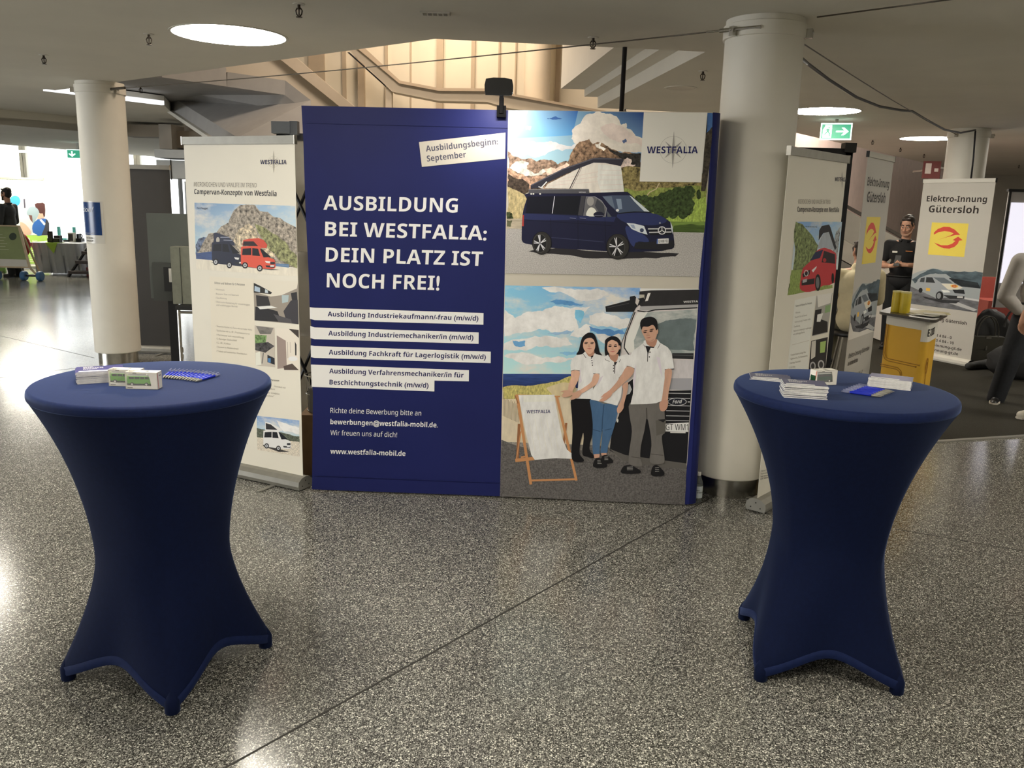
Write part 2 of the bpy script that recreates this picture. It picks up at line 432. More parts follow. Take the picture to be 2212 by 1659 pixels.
# ---------------------------------------------------------------- floor
g = G(); g.add([(-18, -7, 0), (16, -7, 0), (16, 27, 0), (-18, 27, 0)], [(0, 1, 2, 3)]); struct(g.build('floor', M_FLOOR))
def joint(name, a, b, w=.009):
    a = Vector(a); b = Vector(b); d = (b - a).normalized(); n = Vector((-d.y, d.x, 0)) * w / 2; z = Vector((0, 0, .0006))
    g = G(); g.prism([a + n, b + n, b - n, a - n], z); struct(g.build(name, M_JOINT))
j0, j1 = fl(520, 1640), fl(1505, 1092); d = (j1 - j0)
joint('trim_1', j0 - d * .6, j1 + d * .25)
joint('trim_2', fl(-150, 690), fl(203, 773)); joint('trim_3', fl(-150, 835), fl(172, 794)); joint('trim_4', fl(1935, 1143), fl(2500, 1240))
g = G(); g.prism([(2.35, 6.22, 0), (4.22, 6.77, 0), (11, 8.8, 0), (12, 16, 0), (4, 14.5, 0), (2.2, 11, 0)], (0, 0, .008)); struct(g.build('floor_carpet', M_CARPET))
g = G(); a = Vector((2.35, 6.22, 0)); b = Vector((11, 8.8, 0)); n = Vector((.28, -.93, 0)) * .045
g.prism([a, b, b + n, a + n], (0, 0, .011)); struct(g.build('trim_5', M_ALU))

# ---------------------------------------------------------------- ceilings
ZC = 2.82
e0 = fl(940, 84, ZC); e1 = fl(1524, 112, ZC); r1 = fl(1290, 233, ZC); r2 = fl(1560, 247, ZC); r3 = fl(1711, 285, ZC); r4 = fl(1850, 317, ZC); r5 = fl(1990, 350, ZC)
l0 = fl(105, 197, ZC); l1 = fl(355, 228, ZC); b0 = fl(0, 236, ZC); b1 = fl(372, 272, ZC)
bd = (b1 - b0).normalized(); bA = b0 - bd * 14; bB = b1 + bd * .25
g = G()
outer = [(-18, -7, ZC), (16, -7, ZC), (16, 24, ZC), r5 + (r5 - r4) * 1.3, r5, r4, r3, r2, r1, e1, e0, l0, l1, bB, bA, (-18, 0, ZC)]
g.prism(outer, (0, 0, .115)); struct(g.build('ceiling', M_CEIL))
bn = Vector((bd.y, -bd.x, 0))
g = G(); g.prism([bA, bB, bB + Vector((0, 0, -.20)), bA + Vector((0, 0, -.20))], -bn * .3); struct(g.build('ceiling_beam', M_CEIL))
g = G(); c0 = fl(-200, 296, 2.6); c1 = fl(141, 323, 2.6); cd = (c1 - c0).normalized()
g.prism([bA - Vector((0, 0, .2)), bB - Vector((0, 0, .2)) + bd * 3, c1 + cd * 6, c0 - cd * 8], (0, 0, .1)); struct(g.build('ceiling_far', M_CEIL))
g = G(); g.box((-10, 23, 3.7), (24, 11.5, .1)); struct(g.build('ceiling_window_hall', M_CEIL))
g = G(); g.box((-1, 8.5, 5.0), (14, 9, .1)); struct(g.build('ceiling_stairwell', M_WARM))
# stepped reveal on the right of the stairwell opening
for k, (off, z0, h) in enumerate([(.15, ZC + .115, .076), (.41, ZC + .191, 1.9)]):
    g = G(); dd = (r1 - e1); o = Vector((-off, 0, 0)); a = e1 - dd * .4 + o; b = r1 + o
    g.prism([Vector((a.x, a.y, z0)), Vector((b.x, b.y, z0)), Vector((b.x + 1.2, b.y, z0)), Vector((a.x + 1.2, a.y, z0))], (0, 0, h)); struct(g.build('ceiling_step', M_WHITE))

# ---------------------------------------------------------------- far walls
def wall(name, a, b, z0, z1, t, m):
    a = Vector((*a, z0)); b = Vector((*b, z0)); d = (b - a).normalized(); n = Vector((-d.y, d.x, 0)) * t
    g = G(); g.prism([a, b, b + Vector((0, 0, z1 - z0)), a + Vector((0, 0, z1 - z0))], n); return struct(g.build(name, m))
wall('wall_stairwell', (-4.3, 12.1), (2.6, 12.1), 0, 5, .15, M_PANEL)
wall('wall_right', (2.6, 12.1), (10.5, 22.4), 0, 4.5, .15, mat('right_wall_paint', 'e0cdc2', .8))
wall('wall_stairwell_left', (-4.3, 15.5), (-4.3, 12.1), 2.62, 5, .1, M_WARM)
wall('wall_end', (10.5, 22.4), (16, 22.4), 0, 4.5, .15, M_WHITE)
wall('wall_front', (16, -7), (-18, -7), 0, 3.0, .15, M_WHITE)
wall('wall_east', (16, 24), (16, -7), 0, 3.0, .15, M_WHITE)
g = G()
for px, wd, dp in [(668, 34, .05), (740, 8, .03), (775, 14, .09), (832, 6, .04), (886, 3, .02), (944, 14, .08), (1018, 8, .05), (1076, 4, .03), (1112, 3, .03), (1200, 10, .05)]:
    p = atY(px, 150, 12.1); q = atY(px + wd, 150, 12.1); g.box(((p.x + q.x) / 2, 12.1 - dp / 2, 2.5), (q.x - p.x, dp, 4.98))
struct(g.build('wall_panel_battens', mat('batten_paint', 'b3a48f', .7)))
g = G(); p = atY(1161, 150, 11.75); g.lathe([(.17, 0), (.17, 4.95)], 32, (p.x, 11.75, 0)); struct(g.build('column_stairwell', M_WARM, smooth=True, sharp=.6))
def plate(name, pts, Y, t, m, kind=True):
    P = [atY(x, y, Y) for x, y in pts]; g = G(); g.prism(P, (0, t, 0)); o = g.build(name, m)
    return struct(o) if kind else o
# upper gallery parapet with its rail
plate('stair_parapet', [(330, 150), (600, 100), (620, 120), (760, 240), (640, 260), (655, 238), (615, 205)], 10.2, .12, M_WARM)
plate('stair_parapet_rail', [(585, 112), (625, 112), (795, 255), (765, 255)], 10.12, .07, mat('rail_paint', 'c9bba7', .6))
plate('gallery_beam', [(733, 88), (771, 88), (864, 174), (948, 190), (1052, 191), (1106, 202), (1310, 240), (1310, 262), (1100, 234), (1052, 220), (948, 218), (847, 198)], 11.3, .25, M_WARM)
plate('gallery_beam_cap', [(752, 88), (771, 88), (864, 174), (948, 190), (1052, 191), (1106, 202), (1310, 240), (1310, 245), (1104, 207), (1052, 197), (947, 196), (862, 180)], 11.25, .06, mat('cap_paint', 'bfae98', .6))
plate('gallery_post', [(833, 185), (846, 190), (846, 245), (833, 245)], 11.35, .12, M_WARM)
plate('gallery_glass_edge', [(755, 113), (833, 184), (833, 188), (750, 113)], 11.33, .04, M_BLACK)
# stair landing and flight seen from below, to the left of the opening
def onpl(P1, P2, P3, pts):
    n = (P2 - P1).cross(P3 - P1).normalized(); out = []
    for x, y in pts:
        d = ray(x, y); out.append(CP + d * ((P1 - CP).dot(n) / d.dot(n)))
    return out, n
g = G(); z = 2.95
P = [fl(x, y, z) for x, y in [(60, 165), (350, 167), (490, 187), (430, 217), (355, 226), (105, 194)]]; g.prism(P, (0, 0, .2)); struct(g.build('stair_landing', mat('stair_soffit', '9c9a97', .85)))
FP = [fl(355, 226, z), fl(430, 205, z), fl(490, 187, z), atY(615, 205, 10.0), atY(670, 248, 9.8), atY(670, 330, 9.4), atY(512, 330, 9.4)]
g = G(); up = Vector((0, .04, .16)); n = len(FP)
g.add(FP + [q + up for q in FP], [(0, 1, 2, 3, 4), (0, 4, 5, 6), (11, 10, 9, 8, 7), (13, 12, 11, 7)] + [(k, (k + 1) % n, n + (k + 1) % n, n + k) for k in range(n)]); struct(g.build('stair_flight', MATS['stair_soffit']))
q0, q1 = FP[0], FP[6]; g = G(); w = Vector((.05, 0, 0)); g.prism([q0 - w, q0 + w * .2, q1 + w * .2, q1 - w], (0, -.03, -.04)); struct(g.build('stair_flight_edge', M_WHITE))
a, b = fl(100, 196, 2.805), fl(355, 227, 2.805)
g = G(); g.prism([a, b, b + Vector((0, 0, .05)), a + Vector((0, 0, .05))], (-.05, .03, 0)); struct(g.build('stair_landing_edge', mat('edge_glow', 'ffffff', .5, emit=(.95, .97, 1), es=.75)))  # landing edge given a glow of its own to look lit

# cladded pier and lintel behind the grey roll-up
def bxpx(name, x0, y0, x1, y1, Y, t, m):
    a = atY(x0, y0, Y); b = atY(x1, y1, Y); g = G(); g.box(((a.x + b.x) / 2, Y + t / 2, (a.z + b.z) / 2), (abs(b.x - a.x), t, abs(a.z - b.z))); return struct(g.build(name, m))
M_CLAD = mat('pale_cladding', 'b9bcbb', .6)
bxpx('wall_pier', 337, 345, 470, 388, 12.6, .5, M_CLAD); bxpx('wall_pier_coping', 333, 322, 470, 344, 12.5, .6, M_CLAD); bxpx('wall_pier_head', 342, 268, 372, 322, 12.7, .5, mat('pier_head_paint', '9a948a', .8))  # pier head in a darker tone than the cladding
bxpx('wall_lintel', 270, 268, 480, 300, 13.4, .3, mat('lintel_paint', '8f8576', .85)); bxpx('wall_stairback', 376, 282, 480, 322, 12.9, .2, MATS['lintel_paint'])
g = G(); 
for x in (368, 400): a = atY(x, 345, 12.59); b = atY(x, 388, 12.59); g.box(((a.x), 12.595, (a.z + b.z) / 2), (.012, .012, a.z - b.z))
struct(g.build('trim_6', M_JOINT))
# door leaf in the bright corridor
d3 = bxpx('door_1', 398, 392, 440, 560, 15.5, .06, mat('door_white', 'e8ecee', .5)); bxpx('door_1_frame', 384, 384, 397, 560, 15.45, .12, mat('door_frame', 'a9abab', .5))

# daylight windows along the far left hall
wz = 3.3
for i, x in enumerate(range(-19, -4, 3)):
    r = thing('window_%d' % (i + 1), None, None, (x + 1.5, 23, 0)); r['kind'] = 'structure'
    g = G(); g.box((x + 1.5, 23.05, wz / 2 + .1), (2.86, .02, wz - .1)); g.build('glass_pane', M_SKY, r)
    g = G()
    for q in (x + .04, x + 2.96): g.box((q, 23, wz / 2), (.09, .12, wz))
    g.box((x + 1.5, 23, .05), (3, .12, .1)); g.box((x + 1.5, 23, wz), (3, .12, .1)); g.build('window_frame', M_WHITE, r)
r = thing('window_6', None, None, (-14.6, 3.5, 0)); r['kind'] = 'structure'
g = G(); g.box((-14.7, 3.5, 1.6), (.02, 5.6, 2.3)); g.build('glass_pane', M_SKY, r)
g = G()
for q in (.65, 2.15, 3.5, 4.85, 6.35): g.box((-14.66, q, 1.6), (.1, .08, 2.4))
for q in (.4, 2.78): g.box((-14.66, 3.5, q), (.1, 5.8, .1))
g.build('window_frame', M_WHITE, r)

# ---------------------------------------------------------------- round columns
def column(name, x, y, R, label):
    t = thing(name, label, 'column', (x, y, 0)); t['kind'] = 'structure'
    g = G(); g.lathe([(R * .86, 0), (R * .86, .14)], 48, (x, y, 0)); g.build('steel_base', M_STEEL, t, True, sharp=.6)
    g = G(); g.lathe([(R * .7, .12), (R - .006, .12), (R, .126), (R, 2.72)], 64, (x, y, 0)); g.build('shaft', M_COLW, t, True, sharp=.6)
    g = G(); g.lathe([(R, 2.71), (R + .012, 2.712), (R + .012, 2.785), (R, 2.79), (R, 2.819)], 64, (x, y, 0)); g.build('collar', M_COLW, t, True, sharp=.6)
    g = G()
    for a in (-2.6, -.5): 
        p = Vector((x + (R + .02) * math.cos(a), y + (R + .02) * math.sin(a), 2.735)); g.box(p, (.05, .03, .05), a); g.ball(p + Vector((.02 * math.cos(a), .02 * math.sin(a), .01)), .012, 8, 6)
    g.build('clamp', M_STEEL, t); return t
column('column', 1.40, 5.21, .222, 'white round column right of the blue display wall')
column('column.001', -4.185, 8.86, .225, 'white round column behind the left table')
column('column.002', 5.62, 11.05, .235, 'distant white round column behind the trade guild banner')

# ---------------------------------------------------------------- ceiling fittings
def disc(i, x, y, label, on=True, R=.37, z=ZC):
    t = thing('ceiling_light', label, 'ceiling light', (x, y, z), 0, 'round ceiling lights')
    g = G(); g.lathe([(R, -.004), (R + .018, -.004), (R + .018, .0), (R, .0)], 48, (x, y, z), caps=False); g.build('trim_ring', M_WHITE, t)
    g = G(); g.lathe([(R, -.0035), (R, -.003)], 48, (x, y, z)); g.build('diffuser', M_GLOW if on else mat('dead_diffuser', 'b9b3a6', .5), t, fixn=False)
    return t
disc(0, -1.98, 6.11, 'big glowing round ceiling light, nearest at upper left')
disc(1, 3.27, 9.55, 'glowing round ceiling light above the green exit sign')
disc(2, 5.79, 12.5, 'glowing round ceiling light beside the distant column')
disc(3, 1.45, 8.07, 'unlit round fitting flush in the ceiling left of the right column', False, .13)
for x, y in [(-6.2, 2.5), (-6.15, 9.1), (-1.4, 2.9), (5.2, 3.0), (.8, .9), (-1.6, -.8), (-5.5, -2.5), (6, -2.5), (7.85, 11.9), (6.3, 6.2), (8.3, 4.2), (11.5, 12.5)]:  # unseen lights; some at the far right added to brighten the booth
    disc(9, x, y, 'unseen round ceiling light added outside the picture')
disc(5, -11.2, 19.2, 'glowing round ceiling light at the far left edge', True, .6, 2.6)
def sprinkler(x, y, z, label):
    t = thing('sprinkler', label, 'sprinkler', (x, y, z), 0, 'ceiling sprinklers')
    g = G(); g.lathe([(.035, -.004), (.035, .0)], 20, (x, y, z)); g.build('escutcheon', M_WHITE, t)
    g = G(); g.lathe([(.008, -.03), (.009, 0)], 10, (x, y, z))
    for s in (-1, 1): g.tube([(x + .008 * s, y, z - .02), (x + .018 * s, y, z - .035), (x + .014 * s, y, z - .055), (x, y, z - .068)], .004, 6)
    g.lathe([(0, -.072), (.018, -.071), (.018, -.068), (0, -.067)], 12, (x, y, z)); g.tube([(x, y, z - .03), (x, y, z - .06)], .004, 6)
    g.build('head', mat('sprinkler_bronze', '3a3128', .4, .6), t)
for px, py, lb in [(95, 130, 'ceiling sprinkler furthest left, above the left column'), (322, 87, 'ceiling sprinkler left of the big round light'), (646, 25, 'ceiling sprinkler right of the big round light'),
                   (304, 195, 'ceiling sprinkler beside the left column under the stair landing'), (1281, 95, 'ceiling sprinkler hanging at the edge of the stairwell opening'), (1518, 165, 'ceiling sprinkler left of the right column'),
                   (1718, 264, 'ceiling sprinkler left of the green exit sign'), (1885, 308, 'ceiling sprinkler right of the exit sign'), (1945, 324, 'ceiling sprinkler below the middle distant light'),
                   (1996, 337, 'small far ceiling sprinkler above the red fire sign'), (2201, 360, 'ceiling sprinkler at the far right edge'), (1350, 243, 'tiny far sprinkler just above the display wall')]:
    z = 2.95 if px == 304 else ZC; p = fl(px, py, z - .04); sprinkler(p.x, p.y, z, lb)
t = thing('ceiling_vent', 'small slotted white vent in the ceiling at the top', 'vent', fl(940, 28, ZC))
p = fl(940, 28, ZC); g = G(); g.box((p.x, p.y, ZC - .004), (.17, .09, .008), .05); g.build('frame', M_WHITE, t)
g = G()
for k in range(5): g.box((p.x - .06 + .03 * k, p.y, ZC - .009), (.022, .05, .003), .05)
g.build('slots', mat('slot_grey', '8d897f', .7), t)

# steel guy wires and the slack black cable
def wire(name, pts, r, m, label, cat='cable'):
    g = G(); g.tube(pts, r, 8); return props(g.build(name, m, None, True), label, cat)
M_WIRE = mat('steel_wire', '5a544a', .4, .7)
pa = Vector((-4.0, 8.70, 2.745)); pb = Vector((1.22, 5.06, 2.745))
wire('guy_wire', [pa.lerp(pb, k / 12) - Vector((0, 0, .02 * math.sin(pi * k / 12))) for k in range(13)], .004, M_WIRE, 'long thin steel wire strung between the two near columns')
g = G(); dv = (pa - pb).normalized(); g.tube([pb - dv * .12, pb + dv * .12], .011, 8); g.tube([pb + dv * .12, pb + dv * .2], .006, 8)
props(g.build('turnbuckle', M_STEEL), 'steel turnbuckle on the wire at the right column', 'turnbuckle')
g = G(); g.tube([pa, pa - dv * .24], .013, 8); props(g.build('turnbuckle', M_WIRE), 'dark steel turnbuckle on the wire at the left column', 'turnbuckle')
pc = Vector((5.42, 10.95, 2.74)); pd = Vector((1.62, 5.25, 2.72))
wire('guy_wire', [pd.lerp(pc, k / 10) - Vector((0, 0, .03 * math.sin(pi * k / 10))) for k in range(11)], .004, M_WIRE, 'thin steel wire running from the right column to the distant column')
Q = []
for px, py, f in [(1726, 122, .0), (1745, 138, .09), (1790, 172, .22), (1850, 210, .36), (1900, 230, .47), (1945, 238, .56), (1970, 240, .61), (2000, 258, .7), (2040, 280, .82), (2075, 287, .92), (2107, 281, .99)]:
    d = ray(px, py); q = pd.lerp(pc, f); Q.append(atY(px, py, q.y - .15))
Q += [atY(2107, 284, Q[-1].y), atY(2103, 340, Q[-1].y + .0), atY(2096, 400, Q[-1].y)]
wire('power_cable', [tuple(q) for q in Q], .011, M_BLACK, 'slack black cable hanging from the right column to the distant column')
p = fl(1765, 37, 2.8); q = fl(2120, -10, 2.8)
wire('guy_wire', [p, q], .004, M_WIRE, 'short piece of thin wire under the ceiling at top right')
# ---------------------------------------------------------------- stretch-cover tables
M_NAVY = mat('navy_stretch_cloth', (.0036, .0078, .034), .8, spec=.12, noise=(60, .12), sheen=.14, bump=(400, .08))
M_NAVYT = mat('navy_stretch_cloth_lit', (.0062, .0135, .060), .75, spec=.15, noise=(60, .12), sheen=.30)  # same cloth, lighter: light on the top painted in; hem shares it
def table(name, x, y, ang, label, off):
    t = thing(name, label, 'table', (x, y, 0), ang)
    N = 96; RF = .376; RT = .402
    def rad(s, w):
        # s: 0 at the hem, 1 under the rim; w: 1 at a foot, 0 half-way between
        top = RT; 
        if s > .42: k = (s - .42) / .58; f = .232 + (top - .232) * k ** 1.75; m = .205 + (top - .205) * k ** 1.75
        else: k = (.42 - s) / .42; f = .232 + (RF - .003 - .232) * min(1, k / .91) ** 1.5; m = .205 + (.245 - .205) * k ** 1.3
        return m + (f - m) * w
    rows = 40; g = G(); V = []
    def pt(j, s, dr=0.0):
        a = 2 * pi * j / N; ph = (a + pi / 4) % (pi / 2) - pi / 4; tt = abs(ph) / (pi / 4); w = 1 - math.sin(tt * pi / 2)
        wu = (1 - tt * .9) ** 1.2 if s > .42 else w
        zh = .012 + .100 * (1 - w) ** 1.05; z = zh + (1.072 - zh) * s; r = rad(s, w if s < .42 else w) + dr
        return (r * math.cos(a), r * math.sin(a), z)
    for i in range(rows + 1):
        V += [pt(j, i / rows) for j in range(N)]
    rim = [(RT + .001, 1.084), (RT - .001, 1.093), (RT - .006, 1.099), (RT - .014, 1.1005), (.2, 1.1), (0, 1.1)]
    fs = [(i * N + j, i * N + (j + 1) % N, (i + 1) * N + (j + 1) % N, (i + 1) * N + j) for i in range(rows) for j in range(N)]
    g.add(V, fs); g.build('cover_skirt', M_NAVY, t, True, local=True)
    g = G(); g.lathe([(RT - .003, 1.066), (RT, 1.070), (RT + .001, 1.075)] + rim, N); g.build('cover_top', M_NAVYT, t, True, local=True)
    # the doubled hem between the feet and the pockets over the feet
    g = G(); V = []
    for s in (.0, .006, .034, .036): V += [pt(j, s, .0025 if 0 < s < .036 else -.001) for j in range(N)]
    g.add(V, [(i * N + j, i * N + (j + 1) % N, (i + 1) * N + (j + 1) % N, (i + 1) * N + j) for i in range(3) for j in range(N)]); g.build('hem', M_NAVYT, t, True, local=True)
    for k in range(4):
        a = k * pi / 2; g = G(); c = Vector((math.cos(a), math.sin(a), 0)) * (RF - .0255)
        g.lathe([(.0, 0), (.022, 0), (.0255, .004), (.0255, .046), (.022, .056), (.012, .075), (0, .09)], 20, c); g.build('foot', M_NAVY, t, True, local=True)
    g = G(); g.lathe([(.03, .03), (.03, 1.07)], 20); g.lathe([(.37, 1.06), (.37, 1.076)], 48)
    g.build('pedestal', M_STEEL, t, local=True)
    return t
TL, TR_ = (-1.277, 2.957), (1.259, 3.160)
table('standing_table', *TL, -1.177, 'round standing table under a tight navy stretch cover, left foreground', 0)
table('standing_table', *TR_, -.919, 'round standing table under a tight navy stretch cover, right foreground', 1)
ZT = 1.1008
# ---------------------------------------------------------------- leaflets
M_PAPER = mat('white_paper', 'f2f0ea', .6, noise=(80, .06))
M_COVER = mat('violet_blue_cover', '3b3776', .35, noise=(30, .08))
M_COVER2 = mat('slate_blue_cover', '585a78', .35, noise=(30, .08))
def leaflet(w, d, h, m, label, txt, group):
    t = thing('leaflet', label, 'leaflet', (0, 0, 0), 0, group)
    g = G(); g.box((0, 0, h / 2 - .0001), (w, d, h - .0003)); g.build('pages', M_PAPER, t, local=True)
    g = G(); g.box((0, 0, h - .0001), (w, d, .0002)); cv = g.build('cover', m, t, local=True)
    g = G()
    y = d * .30
    for i, ln in enumerate(txt):
        V, F = textgeo(ln, .02); hh = d * .13; k = hh / CAPH
        g.add([(-w * .36 + v[0] * k * .85, y - i * hh * 1.35 + v[1] * k, h + .0001) for v in V], F)
    g.box((-w * .12, -d * .36, h + .00005), (w * .66, d * .16, .0002)); g.build('lettering', mat('leaflet_white', 'e9e7e4', .5), cv, local=True)
    return t
def stack(n, p, rz, w, d, h, m, labels, group, jit, txt, fan=0.0, curl=0.0):
    rnd = random.Random(int(p.x * 1000)); proto = None
    for i in range(n):
        lb = labels[0] if i == n - 1 else labels[1]
        o = leaflet(w, d, h, m, lb, txt, group) if proto is None else dup(proto)
        if proto is None: proto = o
        o['label'] = lb
        a = rz + rnd.uniform(-jit, jit) * 6 + fan * i
        o.location = (p.x + rnd.uniform(-jit, jit), p.y + rnd.uniform(-jit, jit), p.z + i * (h + .0002)); o.rotation_euler = (0, 0, a)
def edge(p0, p1, depth, z=ZT):
    a = fl(*p0, z); b = fl(*p1, z); u = (b - a); L = u.length; u.normalize(); n = Vector((-u.y, u.x, 0))
    return (a + b) / 2 + n * depth / 2, math.atan2(u.y, u.x), L
WIR = ['WIR', 'SUCHEN', 'DICH!']
c, rz, L = edge((169, 830.5), (265, 824.5), .105)
stack(14, c, rz, .150, .105, .0028, M_COVER, ('topmost violet leaflet on the neat stack beside the boxed toy vans', 'white-edged leaflet inside the stack beside the boxed toy vans'), 'leaflets stacked on the left table', .0022, WIR)
c, rz, L = edge((1692, 858), (1786, 864), .105)
stack(15, c, rz, .150, .105, .003, M_COVER2, ('topmost slate leaflet on the untidy stack on the right table', 'white-edged leaflet inside the untidy stack at the front of the right table'), 'leaflets in the untidy stack on the right table', .004, WIR)
c, rz, L = edge((1668, 828), (1742, 819), .12)
c = fl(1663, 818, ZT)
stack(4, c, rz - .9, .150, .105, .0022, M_COVER2, ('topmost of the few loose leaflets at the left rim of the right table', 'loose leaflet under others at the left rim of the right table'), 'loose leaflets at the rim of the right table', .004, WIR, .05)
c, rz, L = edge((1874, 834), (1966, 844.5), .105)
stack(12, c, rz, .152, .105, .0028, M_COVER, ('topmost violet leaflet on the tall stack before the yellow counter', 'white-edged leaflet inside the tall stack before the yellow counter'), 'leaflets in the tall stack at the back of the right table', .0012, ['', '', ''])

# ---------------------------------------------------------------- pens
M_PEN = mat('blue_pen_plastic', '1c2fb4', .25, noise=(50, .08)); M_CLEAR = mat('clear_pen_plastic', 'aeb4d8', .15, trans=.6, alpha=.8)
def pen(group):
    t = thing('ballpoint_pen', 'blue pen', 'pen', (0, 0, 0), 0, group); ax = Matrix.Rotation(pi / 2, 3, 'Y')
    g = G(); g.lathe([(.0040, .036), (.0045, .05), (.0045, .110), (.0042, .113)], 12, (0, 0, .0048), None, ax); g.build('barrel', M_PEN, t, True, local=True)
    g = G(); g.lathe([(.0008, 0), (.0016, .006), (.0037, .014), (.0045, .02), (.0044, .036)], 12, (0, 0, .0048), None, ax); g.build('grip', M_ALU, t, True, local=True)
    g = G(); g.lathe([(.0040, .113), (.0040, .132), (.0027, .134), (.0027, .142)], 12, (0, 0, .0048), None, ax); g.build('push_button', M_CLEAR, t, True, local=True)
    g = G(); g.box((.118, 0, .0125), (.04, .0032, .0015)); g.box((.134, 0, .011), (.005, .0032, .004)); g.build('clip', M_CLEAR, t, local=True)
    return t
def fanpens(n, A0, A1, B0, B1, sag, group, names):
    pr = None
    for i in range(n):
        f = i / (n - 1); a = fl(A0[0] + (A1[0] - A0[0]) * f, A0[1] + (A1[1] - A0[1]) * f - sag * math.sin(pi * f), ZT)
        b = fl(B0[0] + (B1[0] - B0[0]) * f, B0[1] + (B1[1] - B0[1]) * f - sag * math.sin(pi * f), ZT)
        o = pen(group) if pr is None else dup(pr); pr = pr or o
        o.location = (a.x, a.y, ZT); o.rotation_euler = (0, 0, math.atan2(b.y - a.y, b.x - a.x))
        o['label'] = names[1] if i == 0 else names[2] if i == n - 1 else names[0]
fanpens(13, (352, 819), (421, 827), (371, 803), (476, 811), 1.0, 'pens fanned out on the left table', ('blue pen inside the fan of pens on the left table', 'blue pen at the box end of the fan on the left table', 'blue pen nearest the rim in the fan on the left table'))
fanpens(7, (1905, 860), (1932, 849), (1815, 847), (1850, 835), 0.5, 'pens fanned out on the right table', ('blue pen inside the fan of pens on the right table', 'frontmost blue pen of the fan on the right table', 'rearmost blue pen of the fan on the right table'))

# ---------------------------------------------------------------- boxed toy vans
M_CARD = mat('cream_carton', 'f6f2e6', .55, noise=(30, .02)); M_FILM = mat('clear_window_film', 'ffffff', .05, alpha=.10)
M_TIRE = mat('rubber', '161616', .7); M_GLASSD = mat('dark_toy_glass', '4a4440', .2)
def carton(label, w, d, h):
    t = thing('toy_box', label, 'box', (0, 0, 0), 0, 'boxed toy vans'); e = .0012; g = G()
    g.box((0, 0, e / 2), (w, d, e)); g.box((0, d / 2 - e / 2, h / 2), (w, e, h)); g.box((-w / 2 + e / 2, 0, h / 2), (e, d, h)); g.box((w / 2 - e / 2, 0, h / 2), (e, d, h))
    f = -d / 2 + e / 2
    g.box((0, f, h * .10), (w, e, h * .20)); g.box((0, f, h * .95), (w, e, h * .1)); g.box((-w * .485, f, h / 2), (w * .03, e, h))
    g.prism([(w * .30, f - e / 2, h * .2), (w / 2, f - e / 2, h * .2), (w / 2, f - e / 2, h * .9), (w * .22, f - e / 2, h * .9), (w * .27, f - e / 2, h * .6)], (0, e, 0))
    g.box((w * .33, 0, h - e / 2), (w * .34, d, e)); g.box((-w * .17, d * .4, h - e / 2), (w * .66, d * .2, e)); g.box((-w * .17, -d * .47, h - e / 2), (w * .66, d * .06, e)); g.build('carton', M_CARD, t, local=True)
    g = G(); g.box((-w * .1, f + .001, h * .55), (w * .74, .0004, h * .7)); g.box((-w * .17, -d * .05, h - .0008), (w * .64, d * .8, .0004)); g.build('window', M_FILM, t, local=True)
    g = G(); a = w / 2 + .0003
    g.prism([(a, -d * .48, h * .98), (a, -d * .40, h * .98), (a, -d * .22, 0), (a, -d * .30, 0)], (.0003, 0, 0)); g.prism([(-a, -d * .48, h * .98), (-a, -d * .40, h * .98), (-a, -d * .22, 0), (-a, -d * .30, 0)], (-.0003, 0, 0)); g.build('red_stripe', mat('red_ink', 'c2402c', .5), t, local=True)
    g = G(); g.box((-w * .36, f - .0008, h * .085), (w * .16, .0003, h * .05)); g.box((-w * .2, f - .0008, h * .95), (w * .12, .0003, h * .04)); g.box((w / 2 + .0004, d * .05, h * .78), (.0003, d * .4, h * .07)); g.build('lettering', mat('grey_ink', '9a948a', .6), t, local=True)
    return t
def toyvan(label, m):
    t = thing('toy_van', label, 'toy van', (0, 0, 0), 0, 'boxed toy vans inside')
    L, w = .082, .03
    pr = [(-.040, .007), (.039, .007), (.041, .013), (.039, .021), (.032, .0335), (-.0385, .0335), (-.041, .02)]
    g = G(); g.prism([(x, -w / 2, z) for x, z in pr], (0, w, 0)); b = g.build('body', m, t, local=True)
    g = G(); g.prism([(x, -w / 2 + .001, z) for x, z in [(-.0385, .0335), (.033, .0335), (.029, .037), (.018, .045), (.0, .0485), (-.028, .0455), (-.037, .039)]], (0, w - .002, 0)); g.build('roof', mat('toy_white', 'eeece2', .35), t, local=True)
    g = G(); 
    for x0, x1 in ((-.035, -.018), (-.016, .001), (.003, .017)): g.box(((x0 + x1) / 2, -w / 2, .028), (x1 - x0, .0006, .0075))
    g.prism([(.019, -w / 2 - .0003, .0243), (.033, -w / 2 - .0003, .0243), (.029, -w / 2 - .0003, .0318), (.019, -w / 2 - .0003, .0318)], (0, .0006, 0)); g.build('windows', M_GLASSD, t, local=True)
    g = G(); g.box((.0, 0, .006), (.082, w + .001, .004)); g.build('bumper', M_TIRE, t, local=True)
    for x in (-.025, .023):
        for y in (-w / 2, w / 2):
            g = G(); g.lathe([(.0062, -.002), (.0062, .002)], 16, (x, y, .0062), None, Matrix.Rotation(pi / 2, 3, 'X')); o = g.build('wheel', M_TIRE, t, True, True, .6)
            g = G(); g.lathe([(.0034, -.0024), (.0034, .0024)], 14, (x, y, .0062), None, Matrix.Rotation(pi / 2, 3, 'X')); g.build('hubcap', MATS['toy_white'], o, local=True)
    return t
M_TGREEN = mat('bright_green_toy_paint', '7fc04c', .3); M_DGREEN = mat('dark_green_toy_paint', '1f4a2c', .25)
